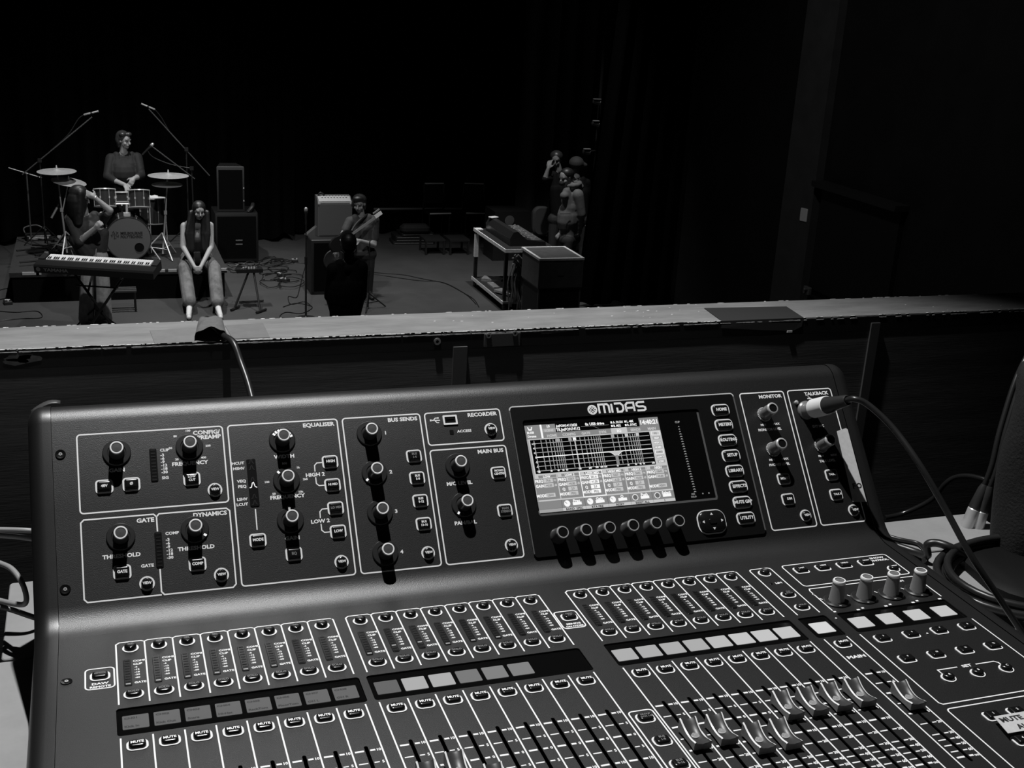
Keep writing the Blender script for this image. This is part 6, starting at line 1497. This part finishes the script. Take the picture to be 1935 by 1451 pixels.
for px0, px1, s_ in ((166, 165, 0), (194, 196, 1)):
    hp_ = A(170 + 18 * s_, 490); kn = V(A(px0, 545).x, Y - 0.02, 0.52); an = V(A(px1, 600).x, Y + 0.02, 0.09)
    F.cap(hp_, kn, 0.105, 0.090, 3); F.cap(kn, an, 0.090, 0.105, 3); F.cap(an - V(0, 0, 0.05), an + V(0, -0.16, -0.052), 0.040, 0.034, 4)
F.build('body', [SKIN, EYE, mat('dark_tshirt', 0.035, 0.8, noise=0.3, nscale=20), mat('light_jeans', 0.36, 0.8, noise=0.3, nscale=14), mat('shoe_dark', 0.03, 0.5)], t, 0.0085)
hair_build(t, [('e', hc + V(-0.040, 0.012, 0.040), (0.118, 0.120, 0.105)), ('e', hc + V(-0.02, -0.06, 0.05), (0.075, 0.05, 0.07)), ('e', A(145, 385, -0.06), (0.12, 0.09, 0.16)), ('c', hc + V(-0.06, -0.03, 0.0), A(143, 400, -0.07), 0.085, 0.075), ('c', A(144, 390, -0.08), A(148, 418, -0.10), 0.075, 0.055), ('c', A(137, 385, -0.02), A(136, 405, -0.04), 0.06, 0.04), ('c', hc + V(-0.02, -0.07, 0.06), A(150, 402, -0.12), 0.045, 0.05)])
g = G(); g.lathe([(0.031, -0.008), (0.033, 0), (0.031, 0.008)], 16, 0, look(wr2, A(166, 366, -0.10))); mkw('wrist_watch', g, SILVER, t)

# --- drummer
Y = 17.15; t = person((A(236, 380).x, Y, RT), 'drummer in a black long sleeved top seated behind the drum kit')
F = Fig(); hc = A(236, 265, -0.05); P_ = head(F, hc, V(0.60, -0.75, -0.15))
nk = A(233, 287); che = A(234, 315, -0.02); pel = V(che.x, Y + 0.1, RT + 0.60); sl, sr = A(210, 300), A(259, 298)
torso(F, pel, che, nk, sl, sr, pel + V(-0.1, 0, 0.02), pel + V(0.1, 0, 0.02), 2, 3, 0.15, 0.13); neck(F, nk, hc, 0, 0.052)
F.ell(A(235, 328, -0.08), (0.20, 0.13, 0.17), 2)
el1, wr1 = A(203, 334, -0.15), A(236, 349, -0.42); F.cap(sl, el1, 0.080, 0.062, 2); F.cap(el1, A(216, 341, -0.28), 0.060, 0.050, 2); F.cap(A(216, 341, -0.28), wr1, 0.038, 0.027, 0); hand(F, wr1, V(0.25, -0.75, -0.35), V(0.2, -0.3, 0.9), -1, 0.35)
el2, wr2 = A(267, 331, -0.15), A(253, 337, -0.40); F.cap(sr, el2, 0.078, 0.060, 2); F.cap(el2, A(261, 334, -0.28), 0.058, 0.050, 2); F.cap(A(261, 334, -0.28), wr2, 0.040, 0.028, 0); hand(F, wr2, V(-0.45, -0.35, -0.65), V(0.2, -0.8, 0.3), 1, 0.7)
for s_ in (-1, 1):
    kn = V(pel.x + s_ * 0.26, Y - 0.30, RT + 0.52); an = V(pel.x + s_ * 0.24, Y - 0.34, RT + 0.10); leg(F, pel + V(s_ * 0.1, 0, 0), kn, an, V(an.x, an.y - 0.16, RT + 0.042), 3, 4)
F.build('body', [SKIN, EYE, mat('black_shirt', 0.007, 0.8, noise=0.3, nscale=20), mat('dark_trousers', 0.02, 0.8), mat('shoe_dark', 0.03, 0.5)], t, 0.0085)
hair_build(t, [('e', hc + V(-0.03, 0.03, 0.045), (0.098, 0.105, 0.095)), ('e', hc + V(-0.085, 0.02, -0.0), (0.05, 0.07, 0.085)), ('e', hc + V(0.05, -0.03, 0.088), (0.05, 0.05, 0.035)), ('e', hc + V(-0.03, -0.06, 0.09), (0.05, 0.04, 0.035)), ('e', hc + V(-0.08, 0.04, -0.07), (0.04, 0.06, 0.05))], mat('brown_hair', 0.03, 0.4))

# --- seated woman on the riser's edge
Y = 15.15; t = person((A(372, 500).x, 15.0, 0), 'woman with very long dark hair sitting on the platform edge in jeans and white shoes')
F = Fig(); hc = A(376, 398, -0.05); P_ = head(F, hc, V(0.12, -0.95, -0.22), k=1.0)
nk = A(372, 418, 0.02); che = A(372, 447, 0.0); pel = V(at(372, 500, y=15.36).x, 15.36, RT + 0.13); sl, sr = A(348, 427), A(397, 426)
torso(F, pel, che, nk, sl, sr, pel + V(-0.11, 0, 0), pel + V(0.11, 0, 0), 2, 3, 0.12, 0.095); neck(F, nk, hc, 0, 0.043)
F.cap(sl, sl.lerp(nk, 0.4), 0.048, 0.04, 0); F.cap(sr, sr.lerp(nk, 0.4), 0.048, 0.04, 0)
hd_ = A(374, 511, -0.42)
for s_, sh, ex in ((-1, sl, 346), (1, sr, 399)):
    el = A(ex, 467, -0.10); wr = hd_ + V(s_ * 0.040, 0.02, 0.045); F.cap(sh, el, 0.050, 0.040, 0); F.cap(el, wr, 0.038, 0.025, 0); hand(F, wr, V(-s_ * 0.45, -0.30, -0.75), V(s_ * 0.5, -0.8, 0.1), s_, 0.8)
for s_, kx, ax_, tx_ in ((-1, 349, 358, 357), (1, 405, 411, 417)):
    kn = at(kx, 512, y=14.92); kn.z = max(kn.z, RT + 0.08); an = at(ax_, 578, z=0.10); toe = at(tx_, 600, z=0.035)
    F.cap(pel + V(s_ * 0.10, 0, 0.0), kn, 0.100, 0.088, 3); F.cap(kn, an + V(0, 0, 0.06), 0.088, 0.088, 3)
    heel = V(an.x, an.y, 0.035); F.cap(heel, toe, 0.036, 0.030, 4); F.cap(V(an.x, an.y, 0.10), toe + V(0, 0.03, 0.02), 0.040, 0.032, 4); F.cap(V(an.x, an.y, 0.12), heel, 0.034, 0.034, 4)
F.ell(pel + V(0, -0.10, 0.02), (0.10, 0.09, 0.10), 5)  # dark solid paints the shadow over her belly
F.build('body', [SKIN, EYE, mat('pale_grey_top', 0.12, 0.8), mat('blue_grey_jeans', 0.13, 0.85, noise=0.45, nscale=9), mat('white_shoe', 0.62, 0.6), mat('waist_shadow', 0.02, 0.8)], t, 0.0085)
hs = [('e', hc + V(0.0, 0.018, 0.043), (0.090, 0.098, 0.092)), ('e', hc + V(0, 0.07, -0.10), (0.10, 0.07, 0.18))]
for s_ in (-1, 1):
    for q in range(4):
        x0 = (0.070 + 0.012 * q) * s_; hs.append(('c', hc + V(x0, 0.02 - 0.01 * q, -0.02), V(hc.x + s_ * (0.062 + 0.026 * q) - 0.03, Y - 0.085 - 0.006 * q, hc.z - 0.30), 0.030, 0.030))
        hs.append(('c', V(hc.x + s_ * (0.062 + 0.026 * q) - 0.03, Y - 0.085 - 0.006 * q, hc.z - 0.29), V(hc.x + s_ * (0.060 + 0.020 * q) - 0.03, Y - 0.13, hc.z - (0.50 + 0.03 * (q % 2))), 0.030, 0.014))
hair_build(t, hs)

# --- guitarist
Y = 15.0; t = person((A(685, 560).x, Y, 0), 'person with a dark fringe bob and dark shirt holding an electric guitar by the amplifier')
F = Fig(); hc = A(679, 385, -0.03); head(F, hc, V(-0.45, -0.85, -0.25), k=1.0)
nk = A(683, 406); che = A(684, 432); pel = V(A(684, 480).x, Y, A(684, 480).z); sl, sr = A(661, 418), A(707, 416)
torso(F, pel, che, nk, sl, sr, pel + V(-0.1, 0, 0), pel + V(0.1, 0, 0), 2, 3, 0.12, 0.10); neck(F, nk, hc, 0, 0.045)
el1, wr1 = A(648, 444, -0.08), A(637, 474, -0.24); F.cap(sl, A(653, 434, -0.05), 0.066, 0.058, 2); F.cap(A(653, 434, -0.05), el1, 0.045, 0.042, 0); F.cap(el1, wr1, 0.042, 0.027, 0); hand(F, wr1, V(-0.05, -0.2, -0.9), V(-0.6, -0.7, 0), 1, 0.5)
el2, wr2 = A(706, 463, -0.08), A(679, 455, -0.30); F.cap(sr, A(707, 450, -0.03), 0.075, 0.066, 2); F.cap(A(707, 450, -0.03), el2, 0.046, 0.044, 0); F.cap(el2, wr2, 0.042, 0.028, 0); hand(F, wr2, V(-0.8, -0.2, 0.1), V(0, -0.7, 0.7), -1, 0.6)
for s_ in (-1, 1): leg(F, pel + V(s_ * 0.1, 0, 0), V(pel.x + s_ * 0.11, Y - 0.02, 0.46), V(pel.x + s_ * 0.12, Y + 0.03, 0.09), V(pel.x + s_ * 0.13, Y - 0.14, 0.036), 3, 4)
F.build('body', [SKIN, EYE, mat('dark_grey_shirt', 0.045, 0.8, noise=0.2, nscale=20), mat('dark_trousers', 0.02, 0.8), mat('shoe_dark', 0.03, 0.5)], t, 0.0085)
hair_build(t, [('e', hc + V(0.008, 0.025, 0.055), (0.098, 0.108, 0.078)), ('e', hc + V(0.07, 0.03, -0.02), (0.035, 0.07, 0.075)), ('e', hc + V(-0.03, -0.055, 0.075), (0.075, 0.05, 0.045)), ('e', hc + V(-0.075, 0.02, 0.0), (0.028, 0.06, 0.07))])
# guitar
ga, gb = A(662, 444, -0.26), A(711, 409, -0.10)
gt = thing('electric_guitar', ga - V(0, 0, 0.2), 'dark electric guitar with a pale headstock, held across the body', 'guitar')
d = (gb - ga).normalized(); MG = T(ga) @ Matrix((d.cross(V(0, -1, 0.2)).normalized(), d, V(0, 0, 0))).transposed().to_4x4() if False else None
xx = d; zz = (V(0, -1, 0.1) - V(0, -1, 0.1).dot(d) * d).normalized(); yy = zz.cross(xx)
MG = T(ga) @ Matrix((xx, yy, zz)).transposed().to_4x4()
out = lambda i=0.0: [((r_ - i) * math.cos(q) * 1.05 - 0.15, (r_ - i) * 0.85 * math.sin(q)) for q, r_ in [(2 * math.pi * k / 28, 0.165 - 0.035 * math.cos(2 * (2 * math.pi * k / 28)) * -1 - 0.03 * abs(math.sin(2 * math.pi * k / 28)) ** 4) for k in range(28)]]
g = G(); g.prism(out, [(0.008, -0.022), (0, -0.014), (0, 0.014), (0.008, 0.022)]); mk('guitar_body', g, mat('guitar_dark', 0.006, 0.6, spec=0.1), gt, MG)
L_ = (gb - ga).length
g = G(); g.box((L_ / 2 - 0.03, 0, 0.020), (L_ - 0.02, 0.032, 0.02)); mk('guitar_neck', g, mat('neck_wood', 0.16, 0.35), gt, MG)
g = G(); g.box((L_ + 0.03, 0.008, 0.018), (0.12, 0.050, 0.014)); h_ = mk('headstock', g, mat('headstock_pale', 0.5, 0.4), gt, MG)
for k in range(6): g = G(); g.lathe([(0.006, 0), (0.009, 0.02)], 8, 0, T(L_ - 0.02 + 0.02 * k, 0.05, 0.018) @ Matrix.Rotation(-math.pi / 2, 4, 'X')); mk('tuning_peg', g, CHROME, h_, MG)
g = G(); g.box((-0.13, 0, 0.026), (0.10, 0.07, 0.006)); mk('pickguard', g, mat('pickguard', 0.4, 0.4), gt, MG)
g = G(); g.tube(smooth_path([MG @ V(0.0, 0.0, -0.01), A(672, 425, -0.14), A(690, 408, -0.06), A(697, 407, 0.06), A(702, 425, 0.16)], 6), 0.016, 6); mkw('strap', g, BLK, gt)

# --- man seen from behind
Y = 11.35; t = person((A(660, 560).x, Y, 0), 'man in black seen from behind, standing close to the rail in front of the guitarist')
F = Fig(); hc = A(659, 462); head(F, hc, V(0.25, 0.95, -0.05), k=1.0)
nk = A(659, 489); che = A(655, 540, 0.02); pel = V(A(652, 615).x, Y, A(652, 615).z); sl, sr = A(629, 509), A(683, 505)
torso(F, pel, che, nk, sr, sl, pel + V(-0.11, 0, 0), pel + V(0.11, 0, 0), 2, 3, 0.14, 0.125); neck(F, nk, hc, 0, 0.055)
F.ell(A(652, 560, 0.0), (0.19, 0.125, 0.24), 2)
for s_, sh, ex, wx in ((-1, sl, 622, 628), (1, sr, 683, 678)):
    el = A(ex, 560, 0.08); wr = A(wx, 590, 0.28); F.cap(sh, el, 0.072, 0.055, 2); F.cap(el, wr, 0.045, 0.03, 0); hand(F, wr, V(-s_ * 0.3, 0.9, -0.1), V(0, 0, 1), -s_, 0.5)
for s_ in (-1, 1): leg(F, pel + V(s_ * 0.1, 0, 0), V(pel.x + s_ * 0.12, Y + 0.02, 0.48), V(pel.x + s_ * 0.13, Y - 0.03, 0.09), V(pel.x + s_ * 0.15, Y + 0.15, 0.036), 3, 4)
F.build('body', [mat('skin_shade', 0.16, 0.6), EYE, mat('black_tee', 0.006, 0.85, spec=0.2), mat('dark_trousers', 0.02, 0.8), mat('shoe_dark', 0.03, 0.5)], t, 0.0095)
hair_build(t, [('e', hc + V(-0.005, -0.02, 0.035), (0.088, 0.10, 0.098)), ('e', hc + V(-0.01, -0.055, -0.015), (0.078, 0.055, 0.07))])

# --- man in grey hooded top at the small desk
Y = 15.1; t = person((A(1075, 520).x, Y, 0), 'bearded man in a grey hooded top looking down at the small mixing desk')
F = Fig(); hc = A(1069, 334); head(F, hc, V(-0.85, -0.30, -0.45), k=1.05)
F.ell(hc + V(-0.06, -0.015, -0.085), (0.045, 0.05, 0.05), 4)
nk = A(1081, 352); che = A(1081, 390); pel = V(A(1077, 452).x, Y, A(1077, 452).z); sl, sr = A(1062, 370, -0.14), A(1093, 368, 0.10)
torso(F, pel, che, nk, sl, sr, pel + V(-0.08, -0.05, 0), pel + V(0.08, 0.05, 0), 2, 3, 0.13, 0.12); neck(F, nk, hc, 0, 0.055)
F.ell(A(1073, 412, -0.03), (0.165, 0.14, 0.26), 2); F.ell(A(1080, 378, 0.0), (0.16, 0.13, 0.16), 2); F.ell(A(1080, 352, 0.02), (0.11, 0.11, 0.05), 2)
sh2 = A(1092, 368, -0.12); el = A(1098, 405, -0.12); wr = A(1094, 440, -0.05); F.cap(sh2, el, 0.085, 0.070, 2); F.cap(el, wr, 0.065, 0.042, 2); hand(F, wr, V(-0.4, 0.2, -0.7), V(0.7, -0.4, 0), 1, 0.6)
el = A(1066, 408, 0.16); wr = A(1060, 440, 0.2); F.cap(sr, el, 0.07, 0.055, 2); F.cap(el, wr, 0.05, 0.035, 2); hand(F, wr, V(-0.6, 0, -0.6), V(0.3, -0.3, 0.8), -1, 0.6)
for s_ in (-1, 1): leg(F, pel + V(s_ * 0.06, s_ * 0.08, 0), V(pel.x + s_ * 0.07, Y + s_ * 0.10, 0.48), V(pel.x + s_ * 0.07 + 0.03, Y + s_ * 0.12, 0.09), V(pel.x + s_ * 0.07 - 0.15, Y + s_ * 0.12, 0.036), 3, 5)
F.build('body', [SKIN, EYE, mat('grey_hoodie', 0.115, 0.85, noise=0.2, nscale=12), mat('dark_trousers', 0.02, 0.8), mat('beard', 0.02, 0.7), mat('shoe_dark', 0.03, 0.5)], t, 0.0095, 14)
hair_build(t, [('e', hc + V(0.02, 0.0, 0.05), (0.105, 0.092, 0.085)), ('e', hc + V(0.075, 0.0, 0.0), (0.05, 0.07, 0.07))])
F = Fig()
for q in range(9):
    a = math.pi * 2 * q / 9; F.ell(A(1084, 348, 0.0) + V(0.085 * math.cos(a), 0.085 * math.sin(a), 0.02 * math.cos(a)), (0.045, 0.045, 0.035), 0)
F.ell(A(1094, 352, 0.04), (0.07, 0.09, 0.06), 0); F.build('hood', [mat('grey_hoodie', 0.115, 0.85, noise=0.2, nscale=12)], t, 0.011)
g = G(); g.prism(rrect(0.16, 0.010, 0.004), [(0, 0), (0, 0.004)]); mk('pocket_edge', g, mat('pocket_dark', 0.02, 0.8), t, T(A(1068, 404, -0.19)) @ Matrix.Rotation(math.radians(80), 4, 'X'))

# --- two people behind him
Y = 16.0; t = person((A(1052, 420).x, Y, 0), 'person in black raising a hand to the side of the head, behind the hooded man')
F = Fig(); hc = A(1051, 301); head(F, hc, V(-0.45, -0.80, -0.25), k=1.0)
nk = A(1056, 322); che = A(1058, 355); pel = V(A(1058, 430).x, Y, max(0.88, A(1058, 430).z)); sl, sr = A(1040, 336), A(1074, 334)
torso(F, pel, che, nk, sl, sr, pel + V(-0.1, 0, 0), pel + V(0.1, 0, 0), 2, 3, 0.13, 0.11); neck(F, nk, hc)
el, wr = A(1030, 338, -0.10), A(1036, 318, -0.12); F.cap(sl, el, 0.06, 0.05, 2); F.cap(el, wr, 0.042, 0.027, 0); hand(F, wr, A(1040, 298, -0.06) - wr, V(-0.5, -0.8, 0), 1, 0.2)
el, wr = A(1076, 372, 0.04), A(1070, 402, -0.05); F.cap(sr, el, 0.062, 0.05, 2); F.cap(el, wr, 0.045, 0.03, 2); hand(F, wr, V(0, -0.2, -1), V(1, 0, 0), 1, 0.5)
for s_ in (-1, 1): leg(F, pel + V(s_ * 0.1, 0, 0), V(pel.x + s_ * 0.11, Y - 0.02, 0.47), V(pel.x + s_ * 0.12, Y + 0.03, 0.09), V(pel.x + s_ * 0.13, Y - 0.14, 0.036), 3, 4)
F.build('body', [mat('skin_dim', 0.20, 0.6), EYE, mat('black_tee', 0.006, 0.85, spec=0.2), mat('dark_trousers', 0.02, 0.8), mat('shoe_dark', 0.03, 0.5)], t, 0.0095)
hair_build(t, [('e', hc + V(0.01, 0.02, 0.05), (0.10, 0.10, 0.085)), ('e', hc + V(0.06, 0.02, 0.01), (0.04, 0.07, 0.06))], mat('brown_hair', 0.03, 0.4))
Y = 15.9; t = person((A(1092, 420).x, Y, 0), 'person in black with a dark cap, mostly hidden behind the hooded man')
F = Fig(); hc = A(1089, 312); head(F, hc, V(0.6, 0.75, -0.2), k=1.0)
nk = A(1090, 334); che = A(1092, 362); pel = V(A(1092, 430).x, Y, 0.90); sl, sr = A(1074, 345), A(1109, 345)
torso(F, pel, che, nk, sr, sl, pel + V(-0.1, 0, 0), pel + V(0.1, 0, 0), 2, 3, 0.13, 0.11); neck(F, nk, hc)
for s_, sh in ((-1, sl), (1, sr)):
    el = V(sh.x + s_ * 0.05, Y + 0.02, sh.z - 0.28); wr = V(el.x, Y - 0.1, el.z - 0.25); F.cap(sh, el, 0.062, 0.05, 2); F.cap(el, wr, 0.045, 0.03, 2); hand(F, wr, V(0, -0.2, -1), V(s_, 0, 0), -s_, 0.5)
for s_ in (-1, 1): leg(F, pel + V(s_ * 0.1, 0, 0), V(pel.x + s_ * 0.11, Y + 0.02, 0.47), V(pel.x + s_ * 0.12, Y - 0.03, 0.09), V(pel.x + s_ * 0.13, Y + 0.14, 0.036), 3, 4)
F.build('body', [mat('skin_dim', 0.20, 0.6), EYE, mat('black_tee', 0.006, 0.85, spec=0.2), mat('dark_trousers', 0.02, 0.8), mat('shoe_dark', 0.03, 0.5)], t, 0.0095)
hair_build(t, [('e', hc + V(0.0, 0.0, 0.035), (0.115, 0.118, 0.10)), ('c', hc + V(0.06, -0.02, 0.03), hc + V(0.13, -0.05, 0.01), 0.05, 0.03)], mat('dark_cap_cloth', 0.04, 0.8), 0.011, 'cap')
